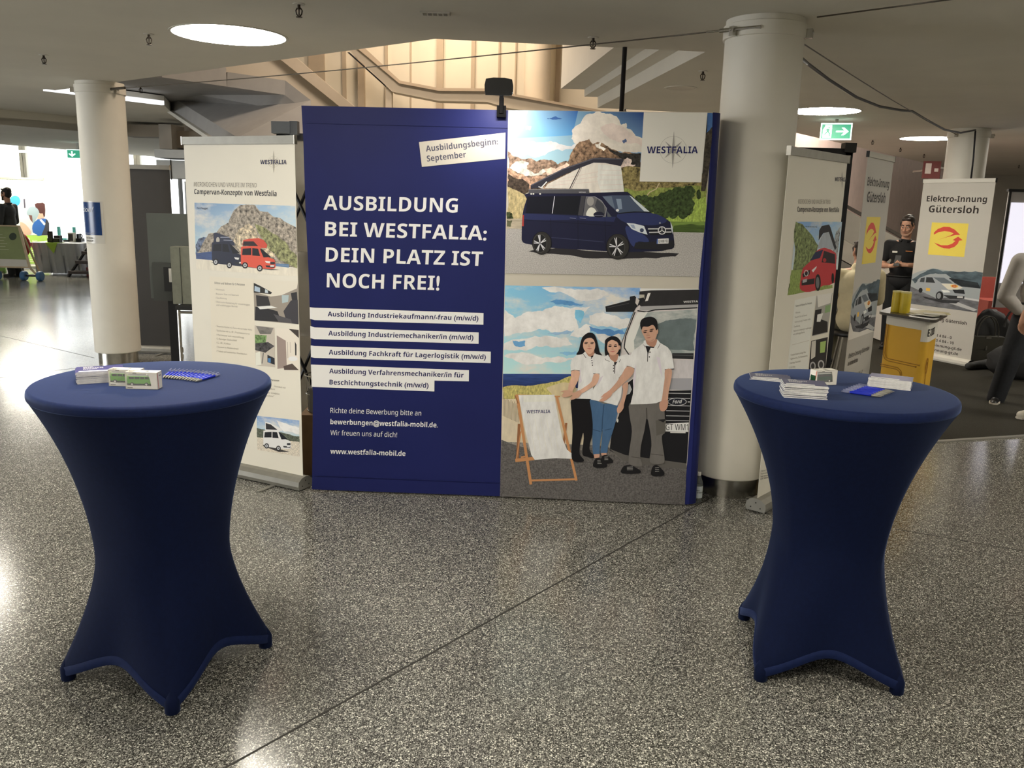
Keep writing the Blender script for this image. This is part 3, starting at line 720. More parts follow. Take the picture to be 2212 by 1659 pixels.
for p0, p1, lb, lv, m in [((270.5, 840), (342, 841.5), 'front cream window box with a green toy van on the left table', 'green toy camper van with white roof in the front box', M_TGREEN),
                          ((234, 833.5), (304, 835.5), 'rear cream window box with a green toy van on the left table', 'green toy camper van with white roof in the rear box', M_TGREEN),
                          ((1758, 833.5), (1811, 831), 'cream window box with a dark green toy van on the right table', 'dark green toy van with cream roof in the box on the right table', M_DGREEN)]:
    w = .108 if m is M_TGREEN else .094; d = .042
    c, rz, L = edge(p0, p1, d); b = carton(lb, w, d, .058); b.location = c; b.rotation_euler = (0, 0, rz)
    v = toyvan(lv, m); u = Vector((math.cos(rz), math.sin(rz), 0)); v.location = c + Vector((0, 0, .0095)) - u * w * .08 + Vector((0, 0, .0)); v.rotation_euler = (0, 0, rz)
    for ch in [o for o in b.children if o.name.startswith('carton')]:
        gg = G(); gg.box((-w * .08, .002, .005), (w * .7, d * .8, .008)); gg.build('plinth', M_CARD, b, local=True)

# ---------------------------------------------------------------- bottle on the floor
p = fl(1505, 1083); t = thing('water_bottle', 'small glass water bottle with white label at the foot of the display wall', 'bottle', (p.x, p.y, 0))
g = G(); g.lathe([(.0, .004), (.026, .0), (.030, .008), (.030, .118), (.027, .130), (.014, .160), (.0125, .172), (.0125, .176), (0, .176)], 28, (p.x, p.y, 0)); g.build('glass', mat('bottle_glass', 'cfd6d2', .05, trans=.85, ior=1.3), t, True, sharp=1)
g = G(); g.lathe([(.0304, .03), (.0304, .105)], 28, (p.x, p.y, 0), caps=False); lb = g.build('label', mat('bottle_label', 'ccd4d8', .5), t, True)
g = G(); g.lathe([(.0145, .168), (.0145, .188), (.013, .19), (0, .19)], 20, (p.x, p.y, 0)); g.build('cap', mat('bottle_cap', 'd2cfc8', .35, .3), t, True, sharp=.7)
g = G()
for i, tx in enumerate(['Bad', 'Driburger']):
    V, F = textgeo(tx, .02)
    for_ = [(math.radians(-112) + (v[0] * .011 - .004 + .006 * i) / .0306, .075 - i * .013 + v[1] * .013) for v in V]
    g.add([(p.x + .0307 * math.cos(a), p.y + .0307 * math.sin(a), z) for a, z in for_], F)
g.build('lettering', M_BLKP, lb)
# ---------------------------------------------------------------- big blue display wall
O = fl(674, 1057, .01); O2 = fl(1478, 1089, .01); AZ = math.atan2(O2.y - O.y, O2.x - O.x)
PW = Plane(O, AZ)
pop = thing('display_wall', 'tall pop-up display wall, dark blue at left with two photographs at right', 'display wall', O, AZ)
BLUE = (.0145, .020, .116)
M_BLUE = mat('blue_display_cloth', BLUE, .5, spec=.2, noise=(3, .06), bump=(5, .12))
M_WARP = mat('white_display_cloth', 'd3cdbf', .5, noise=(6, .02), bump=(5, .1))
WID = (O2 - O).length
# cloth: the blue half and the photo half, and the wrap round the right end
edge_l = [(674, 1057), (676, 850), (671, 790), (672, 700), (669, 665), (668, 620), (660, 455), (655, 300), (651, 228)]
uvL = [PW.px(*p) for p in edge_l]; uvM0 = PW.px(1080, 1072); uvM1 = PW.px(1098, 238)
def sheet(uv, m, name, d=0.0, t=.004):
    g = G(); P = [PW.w(a, b, d) for a, b in uv]; g.prism(P, -PW.n * t); return g.build(name, m, pop)
sheet(uvL + [uvM1, uvM0], M_BLUE, 'blue_cloth')
sheet([uvM0, uvM1, PW.px(1540, 243), PW.px(1488, 1089)], M_WARP, 'photo_cloth')
g = G(); a, b = PW.px(1488, 1089), PW.px(1540, 243)
A0, A1 = PW.w(*a, 0), PW.w(*b, 0); q = (PW.u * .35 - PW.n).normalized()
N = 6; V = []
for k in range(N + 1):
    an = k / N * 1.3; off = PW.u * (.05 * math.sin(an)) - PW.n * (.05 * (1 - math.cos(an))) 
    V += [A0 + off, A1 + off]
last = -PW.n * .30 + PW.u * .02
V += [V[-2] + last, V[-1] + last]
g.add(V, [(2 * k, 2 * k + 2, 2 * k + 3, 2 * k + 1) for k in range(N + 1)]); g.build('side_wrap', M_BLUE, pop, True)
# lattice frame behind and hem pockets
g = G(); H = 2.24
for a0, a1 in ((0.03, .76), (.76, 1.5), (1.5, 2.22)):
    for z0 in (.03, .77, 1.5):
        g.tube([PW.w(a0, z0, -.05), PW.w(a1, z0 + .72, -.28)], .009, 6); g.tube([PW.w(a1, z0, -.05), PW.w(a0, z0 + .72, -.28)], .009, 6)
for a0 in (.03, .76, 1.5, 2.22):
    for dd in (-.02, -.3): g.box(PW.w(a0, H / 2, dd), (.016, .016, H - .02), AZ)
g.build('lattice_frame', M_BLACK, pop)
g = G(); g.box(PW.w(.58, .10, .0035), (1.13, .003, .003), AZ); g.box(PW.w(.58, 2.165, .0035), (1.13, .003, .003), AZ); g.build('hem_seam', M_BLUE, pop)

WH = 'e6e0d5'; NAVY = '1d2050'
P = Print(PW, .0012)
T = [('AUSBILDUNG', (232, 920), (1375, 945)), ('BEI WESTFALIA:', (245, 1143), (1622, 1180)), ('DEIN PLATZ IST', (250, 1362), (1587, 1400)), ('NOCH FREI!', (260, 1582), (1220, 1606))]
for t, a, b in T: P.text(cD, t, a, b, 121, WH, .035)
P.done('headline_lettering', pop)
P = Print(PW, .0012)
for q in ([(103, 154), (140, 158), (1428, 198), (1427, 287), (140, 252), (104, 242)], [(107, 296), (140, 308), (1391, 346), (1390, 433), (140, 397), (108, 389)], [(110, 444), (140, 450), (1483, 493), (1482, 580), (140, 540), (112, 534)],
          [(112, 591), (1317, 634), (1316, 719), (1054, 713), (1053, 796), (118, 761)]): P.poly(cC, q, WH)
st = P.done('white_stripes', pop)
P2 = Print(PW, .0018)
for t, a, b in [('Ausbildung Industriekaufmann/-frau (m/w/d)', (240, 223), (1388, 257)), ('Ausbildung Industriemechaniker/in (m/w/d)', (245, 369), (1350, 403)), ('Ausbildung Fachkraft für Lagerlogistik (m/w/d)', (248, 514), (1445, 551)),
                ('Ausbildung Verfahrensmechaniker/in für', (252, 657), (1275, 690)), ('Beschichtungstechnik (m/w/d)', (253, 742), (1008, 768))]: P2.text(cC, t, a, b, 36, NAVY, .025)
P2.done('lettering', st)
P = Print(PW, .0012)
for t, a, b, w in [('Richte deine Bewerbung bitte an', (260, 958), (952, 980), 0), ('bewerbungen@westfalia-mobil.de', (260, 1045), (1068, 1070), .018), ('Wir freuen uns auf dich!', (260, 1128), (768, 1145), 0), ('www.westfalia-mobil.de', (260, 1270), (832, 1288), .018)]: P.text(cC, t, a, b, 37, WH, w)
P.text(cC, '.', (1072, 1070), (1078, 1070), 37, WH)
P.done('contact_lettering', pop)
g = G(); tag = [PW.px(*cD(p)) for p in [(1047, 343), (1785, 263), (1782, 485), (1072, 555)]]
g.prism([PW.w(a, b, .0012) for a, b in tag], PW.n * .0012); tg = g.build('date_card', M_WARP, pop)
P = Print(PW, .0027); P.text(cD, 'Ausbildungsbeginn:', (1108, 425), (1722, 362), 50, '4a4a58', .018); P.text(cD, 'September', (1117, 510), (1450, 473), 50, '4a4a58', .018); P.done('lettering', tg)

# ---- upper photograph: camper van before mountains
P = Print(PW, .0012); c = cA; P.clip = P.uv(c, [(77, 75), (1906, 100), (1888, 600), (1788, 1567), (48, 1535)])
TL_, TRr, BRr, BLl = (77, 75), (1895, 100), (1788, 1567), (48, 1535)
P.grad(c, [(77, 75), (1290, 94), (1290, 620), (70, 600)], ['8fc0de', '1b3f80', '7fa9cc', 'a9d0e6'])
P.grad(c, [(77, 75), (700, 82), (650, 300), (75, 330)], ['9cc8e2', '2c5fa3', '4f93c9', '86c4e8'])
P.poly(c, [(77, 77), (250, 80), (240, 110), (200, 150), (160, 130), (110, 150), (77, 165)], 'e9ecea', 'cloud', .18)
P.poly(c, [(230, 220), (280, 218), (270, 255), (235, 250)], 'dfe8ee', 'cloud', .15)
P.poly(c, [(75, 400), (150, 372), (250, 352), (400, 362), (520, 372), (640, 400), (700, 370), (690, 430), (560, 440), (440, 450), (400, 480), (330, 498), (250, 470), (180, 492), (74, 460)], 'ece2d4', 'cloud', .14)
P.poly(c, [(420, 150), (500, 130), (560, 150), (480, 160)], '2a5490', 'cloud', .1)
P.poly(c, [(650, 245), (700, 205), (740, 155), (790, 110), (860, 88), (935, 100), (1000, 112), (1060, 150), (1085, 205), (1130, 190), (1135, 235), (1190, 270), (1215, 305), (1283, 325), (1272, 455), (1150, 450), (1000, 425), (900, 395), (800, 380), (700, 390), (640, 330)], 'd8c9bd', 'cloud', .13)
P.poly(c, [(1010, 190), (1130, 250), (1220, 320), (1275, 345), (1270, 400), (1120, 370), (980, 330), (900, 230)], 'cfc0b6', 'cloud', .12)
P.poly(c, [(1095, 345), (1125, 330), (1135, 360), (1110, 375)], '4d5f86', 'cloud', .2)
P.poly(c, [(70, 440), (110, 480), (180, 505), (230, 515), (280, 505), (330, 535), (420, 520), (480, 530), (520, 560), (600, 530), (640, 560), (650, 800), (68, 800)], '8d745f', 'rock', .12)
P.poly(c, [(110, 560), (200, 520), (260, 545), (240, 600), (300, 640), (390, 600), (420, 620), (380, 650), (300, 665), (230, 668), (160, 640), (90, 590)], 'e3cfbf', 'snow', .16)
P.poly(c, [(400, 600), (500, 600), (600, 545), (630, 560), (500, 640), (420, 660)], 'd2b7a2', 'snow', .12)
P.poly(c, [(68, 590), (150, 640), (260, 680), (380, 665), (370, 720), (265, 790), (70, 760)], 'b08b70', 'rock', .1)
P.poly(c, [(72, 640), (130, 680), (200, 690), (265, 745), (258, 800), (215, 830), (150, 790), (68, 760)], '43382f', 'trees', .14)
P.poly(c, [(600, 545), (635, 460), (680, 390), (715, 355), (760, 350), (800, 332), (835, 378), (880, 360), (930, 375), (1000, 425), (1090, 455), (1150, 450), (1262, 462), (1258, 600), (900, 560), (640, 590)], '83684f', 'rock', .1)
P.poly(c, [(850, 375), (905, 365), (900, 400), (950, 420), (930, 440), (870, 410)], 'dccabd', 'snow', .16)
P.poly(c, [(960, 410), (1080, 455), (1262, 462), (1258, 595), (1190, 580), (1120, 520), (1020, 470)], '2b2825', 'rock', .1)
P.poly(c, [(1085, 520), (1140, 500), (1180, 520), (1170, 560), (1220, 565), (1180, 590), (1080, 590)], 'c6b4ab', 'snow', .12)
P.poly(c, [(1080, 590), (1160, 575), (1260, 590), (1850, 640), (1845, 880), (1180, 860), (1090, 780)], '7d7042', 'rock', .05)
P.poly(c, [(1100, 770), (1230, 800), (1500, 770), (1850, 760), (1845, 1175), (1540, 1172), (1150, 870)], '7f8b3c', 'grass', .05)
P.line(c, [(1430, 725), (1400, 780), (1340, 810), (1310, 850)], 9, 'b9a985')
P.poly(c, [(1380, 1000), (1500, 940), (1620, 880), (1848, 850), (1838, 1070), (1520, 1080), (1480, 1030)], '93ac41', 'grass', .06)
P.poly(c, [(1850, 98), (1900, 101), (1888, 420), (1840, 800), (1800, 800), (1845, 250)], '39332a', 'rock', .03)
P.poly(c, [(1858, 97), (1902, 101), (1902, 225), (1848, 280)], '3f6aa6', 'cloud', .05)
rr = random.Random(5)
for x, y, w, h in [(1245, 880, 40, 45), (1300, 880, 40, 50), (1345, 900, 40, 50), (1400, 920, 50, 80), (1460, 900, 60, 90), (1520, 860, 55, 75), (1600, 820, 70, 60), (1690, 810, 60, 60), (1480, 990, 50, 55), (1550, 980, 50, 70), (1640, 950, 60, 100), (1690, 930, 50, 90), (1430, 980, 55, 40), (1780, 830, 20, 45), (1340, 960, 50, 40), (1600, 900, 50, 50)]:
    P.ell(c, x, y, w, h, '33441f', 'trees', 0, 14, .2)
P.poly(c, [(1500, 1072), (1838, 1075), (1826, 1173), (1530, 1168)], '6a8433', 'water')
P.poly(c, [(1560, 1110), (1700, 1095), (1830, 1105), (1826, 1168), (1540, 1165)], '41561f', 'water', .05)
P.poly(c, [(68, 760), (160, 800), (250, 850), (235, 960), (205, 1055), (62, 1050)], 'b0a070', 'grass', .04)
P.poly(c, [(62, 985), (110, 1000), (120, 1045), (62, 1048)], '3a4424', 'trees', .15)
P.poly(c, [(62, 1048), (200, 1045), (195, 1142), (58, 1138)], 'a59a84', 'water')
P.poly(c, [(62, 1060), (110, 1062), (95, 1120), (60, 1115)], '55573c', 'water', .1)
P.poly(c, [(58, 1135), (900, 1150), (1826, 1172), (1788, 1567), (48, 1535)], 'a3a09d', 'gravel')
P.poly(c, [(255, 1338), (500, 1310), (1100, 1340), (1500, 1352), (1605, 1358), (1570, 1385), (1400, 1402), (1000, 1402), (480, 1362), (310, 1350)], '29272b', 'flat', .03)
# raised roof and tent
P.poly(c, [(400, 775), (430, 735), (720, 590), (840, 540), (930, 545), (1082, 572), (1100, 700), (1112, 812), (800, 818), (795, 780)], 'dccabf', 'cloth')
P.poly(c, [(880, 560), (1082, 578), (1112, 812), (905, 812), (870, 700)], 'e0d1c8', 'cloth')
for k in range(5): P.line(c, [(890, 610 + 45 * k), (1090 + 3 * k, 615 + 42 * k)], 3, 'cbb8b0')
for k in range(3): P.line(c, [(560 - 60 * k, 690 + 30 * k), (880, 625 + 45 * k)], 3, 'cbb8ae')
P.poly(c, [(275, 745), (560, 600), (830, 505), (900, 497), (1000, 505), (1092, 510), (1110, 520), (1082, 577), (940, 548), (840, 545), (640, 622), (430, 720), (370, 772), (275, 778)], '2d2d38')
P.line(c, [(278, 748), (560, 606), (835, 510), (1090, 512)], 8, '55555f')
P.line(c, [(722, 582), (625, 778)], 8, '3a3538'); P.line(c, [(735, 582), (640, 778)], 4, '6a6264')
P.line(c, [(345, 760), (390, 775)], 8, 'd8d2cc'); P.line(c, [(420, 715), (365, 775)], 10, 'd8d2cc')
# body
P.poly(c, [(200, 1040), (212, 960), (240, 870), (262, 818), (800, 815), (1110, 806), (1150, 815), (1178, 838), (1350, 992), (1430, 1020), (1495, 1055), (1530, 1085), (1548, 1140), (1556, 1210), (1558, 1305), (1490, 1325), (1420, 1338), (1160, 1345), (960, 1338), (700, 1322), (460, 1308), (300, 1282), (205, 1258), (195, 1180)], '191b36', sm=3)
P.poly(c, [(210, 1000), (700, 1020), (1040, 1030), (1020, 1075), (700, 1060), (205, 1060)], '232a52')
P.poly(c, [(1050, 1008), (1350, 995), (1495, 1060), (1420, 1100), (1300, 1105), (1130, 1085)], '27305c', sm=3)
P.poly(c, [(1130, 1110), (1300, 1200), (1330, 1260), (1240, 1250), (1200, 1300), (1150, 1230)], '2c3768', sm=3)
P.line(c, [(460, 1215), (700, 1235), (930, 1255)], 5, '353b58'); P.line(c, [(205, 1055), (1000, 1110)], 4, '0f1022')
P.line(c, [(720, 840), (698, 1018), (700, 1310)], 3, '0c0c18'); P.line(c, [(940, 1030), (950, 1330)], 3, '0c0c18'); P.line(c, [(455, 1040), (460, 1300)], 3, '0c0c18')
P.poly(c, [(245, 848), (485, 845), (465, 1000), (232, 996)], '10121f'); P.poly(c, [(494, 845), (722, 843), (700, 1012), (472, 1004)], '11131d'); P.line(c, [(490, 845), (468, 1000)], 6, 'b9bcc8')
P.poly(c, [(728, 843), (765, 843), (740, 1020), (698, 1015)], '3c3c42')
P.poly(c, [(768, 852), (850, 852), (905, 885), (952, 955), (942, 1032), (745, 1022)], '606063')
P.ell(c, 810, 890, 32, 42, '8d8b88'); P.poly(c, [(775, 1020), (785, 970), (815, 945), (850, 960), (870, 1000), (860, 1025)], 'dcd6c4', sm=3)
P.poly(c, [(870, 870), (930, 920), (940, 1010), (880, 980), (850, 930)], '3d4048')
P.line(c, [(768, 852), (850, 850), (908, 885), (955, 955), (942, 1032)], 5, '8a8c96')
P.poly(c, [(958, 975), (1000, 1030), (962, 1030)], '4a5058')
P.poly(c, [(915, 845), (1000, 838), (1165, 838), (1250, 905), (1345, 990), (1200, 985), (1062, 1000), (985, 925)], '3f4c63')
P.poly(c, [(1160, 840), (1175, 845), (1340, 985), (1290, 980), (1200, 890)], 'b9c3c8'); P.poly(c, [(1040, 870), (1085, 870), (1095, 960), (1060, 965)], '76879c'); P.poly(c, [(920, 850), (1000, 845), (1030, 960), (985, 925)], '5c6a7d')
P.ell(c, 1052, 972, 14, 12, 'cfd0d4'); P.line(c, [(1062, 1000), (1200, 985), (1350, 990)], 8, '14151c')
P.ell(c, 885, 1010, 48, 26, '1a1c30'); P.line(c, [(845, 1018), (925, 1018)], 4, '7d8090')
for x in (625, 715): P.line(c, [(x, 1040), (x + 55, 1045)], 7, '5a5f80'); P.line(c, [(x, 1048), (x + 55, 1054)], 5, '0a0a14')
P.poly(c, [(258, 784), (795, 780), (802, 822), (256, 820)], '4a4a50'); P.line(c, [(258, 786), (795, 782)], 5, '77777c'); P.text(c, 'WESTFALIA', (707, 814), (768, 814), 8, 'c9c9cc', .02)
for x in (280, 300, 360): P.ell(c, x, 825, 8, 6, 'd6d0c8')
P.poly(c, [(205, 1013), (216, 1014), (213, 1115), (198, 1112)], 'a5322c')
P.poly(c, [(1133, 1084), (1200, 1090), (1290, 1112), (1322, 1190), (1250, 1170), (1180, 1140)], 'c3cad4'); P.poly(c, [(1165, 1100), (1200, 1100), (1215, 1140), (1185, 1130)], '8c99b2'); P.ell(c, 1270, 1150, 18, 18, '39415c'); P.poly(c, [(1525, 1070), (1545, 1120), (1550, 1190), (1535, 1150)], 'b9c0c8')
P.poly(c, [(1325, 1128), (1530, 1128), (1537, 1190), (1345, 1195)], '15161f')
for a, b in (((1325, 1138), (1532, 1136)), ((1335, 1170), (1536, 1166))): P.line(c, [a, b], 11, 'b7b8bb')
P.ell(c, 1450, 1152, 37, 37, 'c9c9cc'); P.ell(c, 1450, 1152, 29, 29, '2a2b33')
for k in range(3):
    a = pi / 2 + k * 2 * pi / 3; P.line(c, [(1450, 1152), (1450 + 33 * math.cos(a), 1152 - 33 * math.sin(a))], 7, 'd6d6d8')
P.ell(c, 1432, 1085, 8, 8, '8d909a')
P.poly(c, [(1200, 1300), (1215, 1260), (1330, 1255), (1556, 1240), (1558, 1300), (1480, 1330), (1210, 1315)], '1f2026')
P.poly(c, [(1405, 1228), (1510, 1223), (1508, 1268), (1402, 1272)], 'd9dadb'); P.poly(c, [(1405, 1228), (1416, 1228), (1413, 1271), (1402, 1272)], '4460a0'); P.text(c, 'GT·WM 102', (1420, 1263), (1504, 1259), 26, '2b2b30', .02)
for cx, cy, rx, ry, ix, iy, ox in ((375, 1265, 82, 100, 57, 78, -16), (1055, 1297, 98, 112, 68, 86, -10)):
    P.ell(c, cx, cy, rx + 6, ry + 4, '101018', n=32); P.ell(c, cx, cy, rx, ry, '2c2b2a', n=32); P.ell(c, cx + ox, cy + 2, ix + 8, iy + 8, '3b3a39', n=32); P.ell(c, cx + ox, cy + 2, ix, iy, '1d1d1f', n=32)
    for k in range(5):
        a = pi / 2 + k * 2 * pi / 5 + .15
        for da in (-.13, .13): P.line(c, [(cx + ox + 8 * math.cos(a), cy + 2 - 10 * math.sin(a)), (cx + ox + ix * .97 * math.cos(a + da), cy + 2 - iy * .97 * math.sin(a + da))], 8, 'c2c3c8')
    P.ell(c, cx + ox, cy + 2, 9, 11, '77787e')
P.done('camper_photo', pop)
# ---- white logo square
P = Print(PW, .0050); P.poly(cA, [(1288, 95), (1858, 97), (1802, 722), (1250, 714)], 'd2cec6'); lg = P.done('logo_square', pop)
P = Print(PW, .0054); P.star(cA, 1551, 430, 168, 115, '95928d', -.04); P.text(cA, 'WESTFALIA', (1317, 461), (1770, 461), 60, '1e2158', .03, .05); P.done('logo_lettering', lg)

# ---- lower photograph: three young people at the beach
P = Print(PW, .0012); P.poly(cI, [(1539, 245), (1540.5, 243), (1488.5, 1089.5), (1478, 1089.5), (1509, 623), (1511, 598), (1535, 364)], '1c2460'); P.done('blue_edge', pop)
P = Print(PW, .0012); c = cB; P.clip = P.uv(c, [(36, 55), (1428, 78), (1325, 1627), (0, 1568)])
P.grad(c, [(36, 55), (1010, 72), (900, 690), (22, 690)], ['6fb2dc', '5a93cf', '9cc9dc', 'a8d2e2'], 'sky')
W1 = 'e9e2d2'
for q in ([(36, 230), (110, 290), (180, 250), (260, 240), (340, 220), (450, 205), (560, 210), (650, 205), (610, 250), (540, 290), (560, 370), (500, 390), (400, 400), (330, 370), (250, 380), (150, 400), (34, 420)], [(640, 270), (700, 250), (780, 260), (860, 290), (930, 290), (930, 350), (860, 370), (780, 350), (700, 350), (640, 330)],
          [(300, 70), (480, 80), (700, 75), (780, 110), (720, 150), (620, 170), (480, 120), (350, 100)], [(30, 470), (140, 440), (250, 415), (380, 420), (480, 430), (520, 480), (400, 500), (260, 490), (120, 520), (28, 520)], [(540, 370), (620, 330), (650, 340), (640, 400), (560, 430), (500, 420)], [(680, 400), (860, 390), (880, 470), (760, 480), (700, 440)], [(30, 560), (200, 540), (420, 560), (540, 580), (400, 610), (120, 600)]): P.poly(c, q, W1, 'cloud', .12)
for q, h in (([(640, 345), (760, 365), (880, 375), (900, 400), (700, 400), (650, 380)], '4f86c0'), ([(360, 170), (480, 165), (600, 190), (500, 200), (400, 190)], '4d87bd'), ([(90, 450), (180, 450), (180, 490), (110, 490)], '5d97c8'), ([(340, 400), (480, 375), (540, 385), (420, 410)], '86a9c8'), ([(420, 540), (540, 525), (560, 545), (480, 560)], '77b0d6'), ([(540, 230), (600, 240), (580, 330), (540, 290)], '6cb2dc')): P.poly(c, q, h, 'cloud', .12)
P.grad(c, [(22, 688), (560, 690), (560, 790), (19, 790)], ['2c4680', '2c4680', '1d2c5e', '1d2c5e'], 'water')
P.poly(c, [(19, 785), (120, 770), (250, 770), (400, 745), (505, 705), (540, 720), (520, 900), (19, 900)], 'aea55c', 'grass', .05)
P.poly(c, [(330, 790), (470, 750), (540, 760), (540, 900), (400, 870)], 'c2b38d', 'cloth', .06)
P.poly(c, [(17, 870), (250, 860), (440, 850), (600, 860), (620, 1230), (480, 1220), (10, 1215)], 'c8bba2', 'cloth', .03)
for k in range(13): P.line(c, [(25 + k * 9, 850 + k * 4 + (k % 3) * 8), (22 + k * 9, 990 + k * 4)], 4, '8a7d68')
P.grad(c, [(9, 1175), (700, 1200), (1335, 1330), (1325, 1627)], ['85807a', '6a6664', '4c4a4a', '5c5957'], 'asphalt')
P.poly(c, [(10, 1160), (110, 1200), (300, 1250), (620, 1230), (900, 1290), (1337, 1335), (1325, 1627), (0, 1568)], '5b5857', 'asphalt', .02)
# the big van
P.poly(c, [(1000, 180), (1422, 180), (1340, 1345), (1110, 1325), (870, 1290), (785, 1235), (800, 1080), (830, 1000), (850, 800), (862, 560), (880, 440), (960, 240)], 'c3bdbd')
P.poly(c, [(1002, 76), (1427, 80), (1425, 92), (1005, 100)], 'e6e2da'); P.poly(c, [(1000, 98), (1080, 90), (1427, 84), (1421, 190), (1010, 205), (985, 180), (1035, 150), (1035, 120), (998, 120)], '2b2a2c', 'cloth')
P.poly(c, [(1060, 110), (1080, 108), (1060, 165), (1040, 168)], 'd0cdc9')
P.poly(c, [(1005, 205), (1418, 190), (1416, 212), (1040, 235), (1000, 230)], '9b9a9c'); P.line(c, [(985, 236), (1050, 245), (1110, 230), (1416, 215)], 9, '232326'); P.text(c, 'WESTFA', (1315, 180), (1420, 176), 14, 'dedad6', .02)
P.poly(c, [(985, 250), (1060, 245), (1416, 226), (1390, 545), (1250, 545), (960, 540), (905, 530), (895, 480), (930, 370)], '8b9696', 'sky')
P.poly(c, [(985, 250), (1060, 245), (1010, 320), (960, 450), (965, 540), (905, 530), (895, 480), (930, 370)], 'd0d3cc'); P.poly(c, [(1130, 330), (1250, 300), (1408, 300), (1395, 520), (1160, 520), (1100, 430)], '626f72', 'cloud', .08)
P.line(c, [(968, 245), (900, 420), (890, 500), (930, 560)], 8, '2a2a2c'); P.line(c, [(960, 240), (870, 470), (855, 560)], 5, '55504f')
P.poly(c, [(1235, 540), (1388, 540), (1386, 584), (1235, 578)], '28292c'); P.line(c, [(1230, 552), (1388, 558)], 6, '4c4d50')
P.poly(c, [(1200, 590), (1386, 590), (1372, 800), (1190, 800)], 'bdb9bd', 'cloth'); P.poly(c, [(1210, 720), (1376, 720), (1372, 805), (1205, 800)], '9a9aa2')
P.poly(c, [(1200, 810), (1371, 805), (1337, 1340), (1110, 1325), (870, 1290), (785, 1235), (805, 1080), (850, 990), (905, 760), (960, 720), (965, 790), (1190, 800)], '1b1b1f')
P.poly(c, [(910, 770), (930, 760), (945, 800), (930, 830), (905, 840)], 'aeb0b4'); P.ell(c, 842, 1022, 7, 14, 'c8c8c4'); P.poly(c, [(785, 1225), (900, 1270), (1337, 1330), (1337, 1370), (1170, 1360), (880, 1310)], '5a5754')
for y in (826, 862, 915, 952, 988, 1022): P.line(c, [(1190, y), (1366 - (y - 826) * .06, y + 3)], 5, 'a9a9ad')
P.ell(c, 1270, 888, 68, 29, 'b5b6ba'); P.ell(c, 1270, 888, 63, 24, '20222c'); P.text(c, 'Ford', (1236, 900), (1306, 898), 26, 'c9cacd', .02, .3)
P.line(c, [(1345, 889), (1362, 889)], 7, 'c2c2c4')
P.poly(c, [(1185, 1045), (1353, 1036), (1349, 1104), (1182, 1100)], 'd6d2d0'); P.text(c, 'GT WM1', (1188, 1090), (1348, 1092), 44, '1d1d20', .012); P.poly(c, [(1220, 1103), (1330, 1104), (1330, 1113), (1220, 1111)], 'c9c6c2')
# awning arm
P.poly(c, [(755, 205), (930, 160), (930, 135), (965, 128), (985, 150), (1030, 140), (1035, 160), (975, 215), (960, 243), (760, 244)], '1f2024'); P.poly(c, [(975, 140), (1000, 160), (985, 200), (970, 180)], 'b9b4b0'); P.line(c, [(770, 215), (925, 182)], 4, '45454a')
# deck chair
WD = 'b9814f'; WDD = '8d5c38'
P.line(c, [(138, 1045), (125, 1310)], 20, WDD); P.line(c, [(475, 1040), (456, 1190)], 16, WDD); P.line(c, [(118, 1300), (150, 1100)], 8, WD)
P.line(c, [(110, 1308), (246, 1294)], 24, WD); P.line(c, [(150, 1285), (180, 1280)], 12, WD); P.line(c, [(500, 1276), (545, 1274)], 22, WD)
P.line(c, [(225, 1452), (552, 1442)], 14, WD); P.line(c, [(122, 838), (222, 1480)], 20, WD); P.line(c, [(405, 845), (548, 1452)], 18, WD); P.line(c, [(108, 842), (130, 900)], 8, WDD); P.line(c, [(112, 840), (430, 850)], 10, WD)
P.poly(c, [(132, 840), (390, 838), (405, 930), (430, 1060), (448, 1150), (480, 1230), (522, 1264), (520, 1297), (400, 1292), (250, 1304), (225, 1270), (200, 1170), (170, 1040)], 'e4e0d4', 'cloth')
for k in range(6): P.line(c, [(165 + 42 * k, 1010), (210 + 42 * k, 1240)], 2, 'd3cec2')
P.poly(c, [(165, 845), (385, 845), (395, 885), (172, 890)], 'd9d4c8', 'cloth'); P.text(c, 'WESTFALIA', (192, 971), (361, 968), 23, '34375f', .03, .05)
P.done('beach_photo', pop)

# ---- the printed people
P = Print(PW, .0080); SK = 'bd927b'; SK2 = 'c99e86'; SKS = 'ab7c66'; HR = '18161a'; TS = 'e2dde2'; TSS = 'c9c2cc'
e = cE; c = cB
# legs and shoes (lower part in the wider crop)
P.poly(c, [(512, 860), (600, 855), (672, 865), (690, 960), (668, 1100), (640, 1220), (670, 1270), (668, 1290), (625, 1280), (590, 1260), (600, 1150), (595, 1110), (575, 1190), (570, 1260), (600, 1300), (590, 1318), (525, 1310), (512, 1250), (520, 1100), (515, 980)], '151418', sm=3)
P.poly(c, [(648, 865), (740, 900), (842, 905), (835, 1000), (805, 1110), (775, 1200), (765, 1258), (720, 1256), (728, 1180), (735, 1080), (715, 1200), (712, 1265), (670, 1268), (662, 1150), (665, 1050), (655, 950)], '3f6186', 'cloth', sm=3)
P.line(c, [(745, 905), (735, 1000), (730, 1100)], 7, '2c4866'); P.line(c, [(665, 1085), (720, 1100)], 5, '2c4866'); P.line(c, [(750, 1090), (800, 1080)], 5, '2c4866')
P.poly(c, [(672, 1262), (715, 1260), (712, 1285), (676, 1290)], 'bd8f78'); P.poly(c, [(724, 1254), (765, 1254), (762, 1270), (728, 1272)], 'bd8f78')
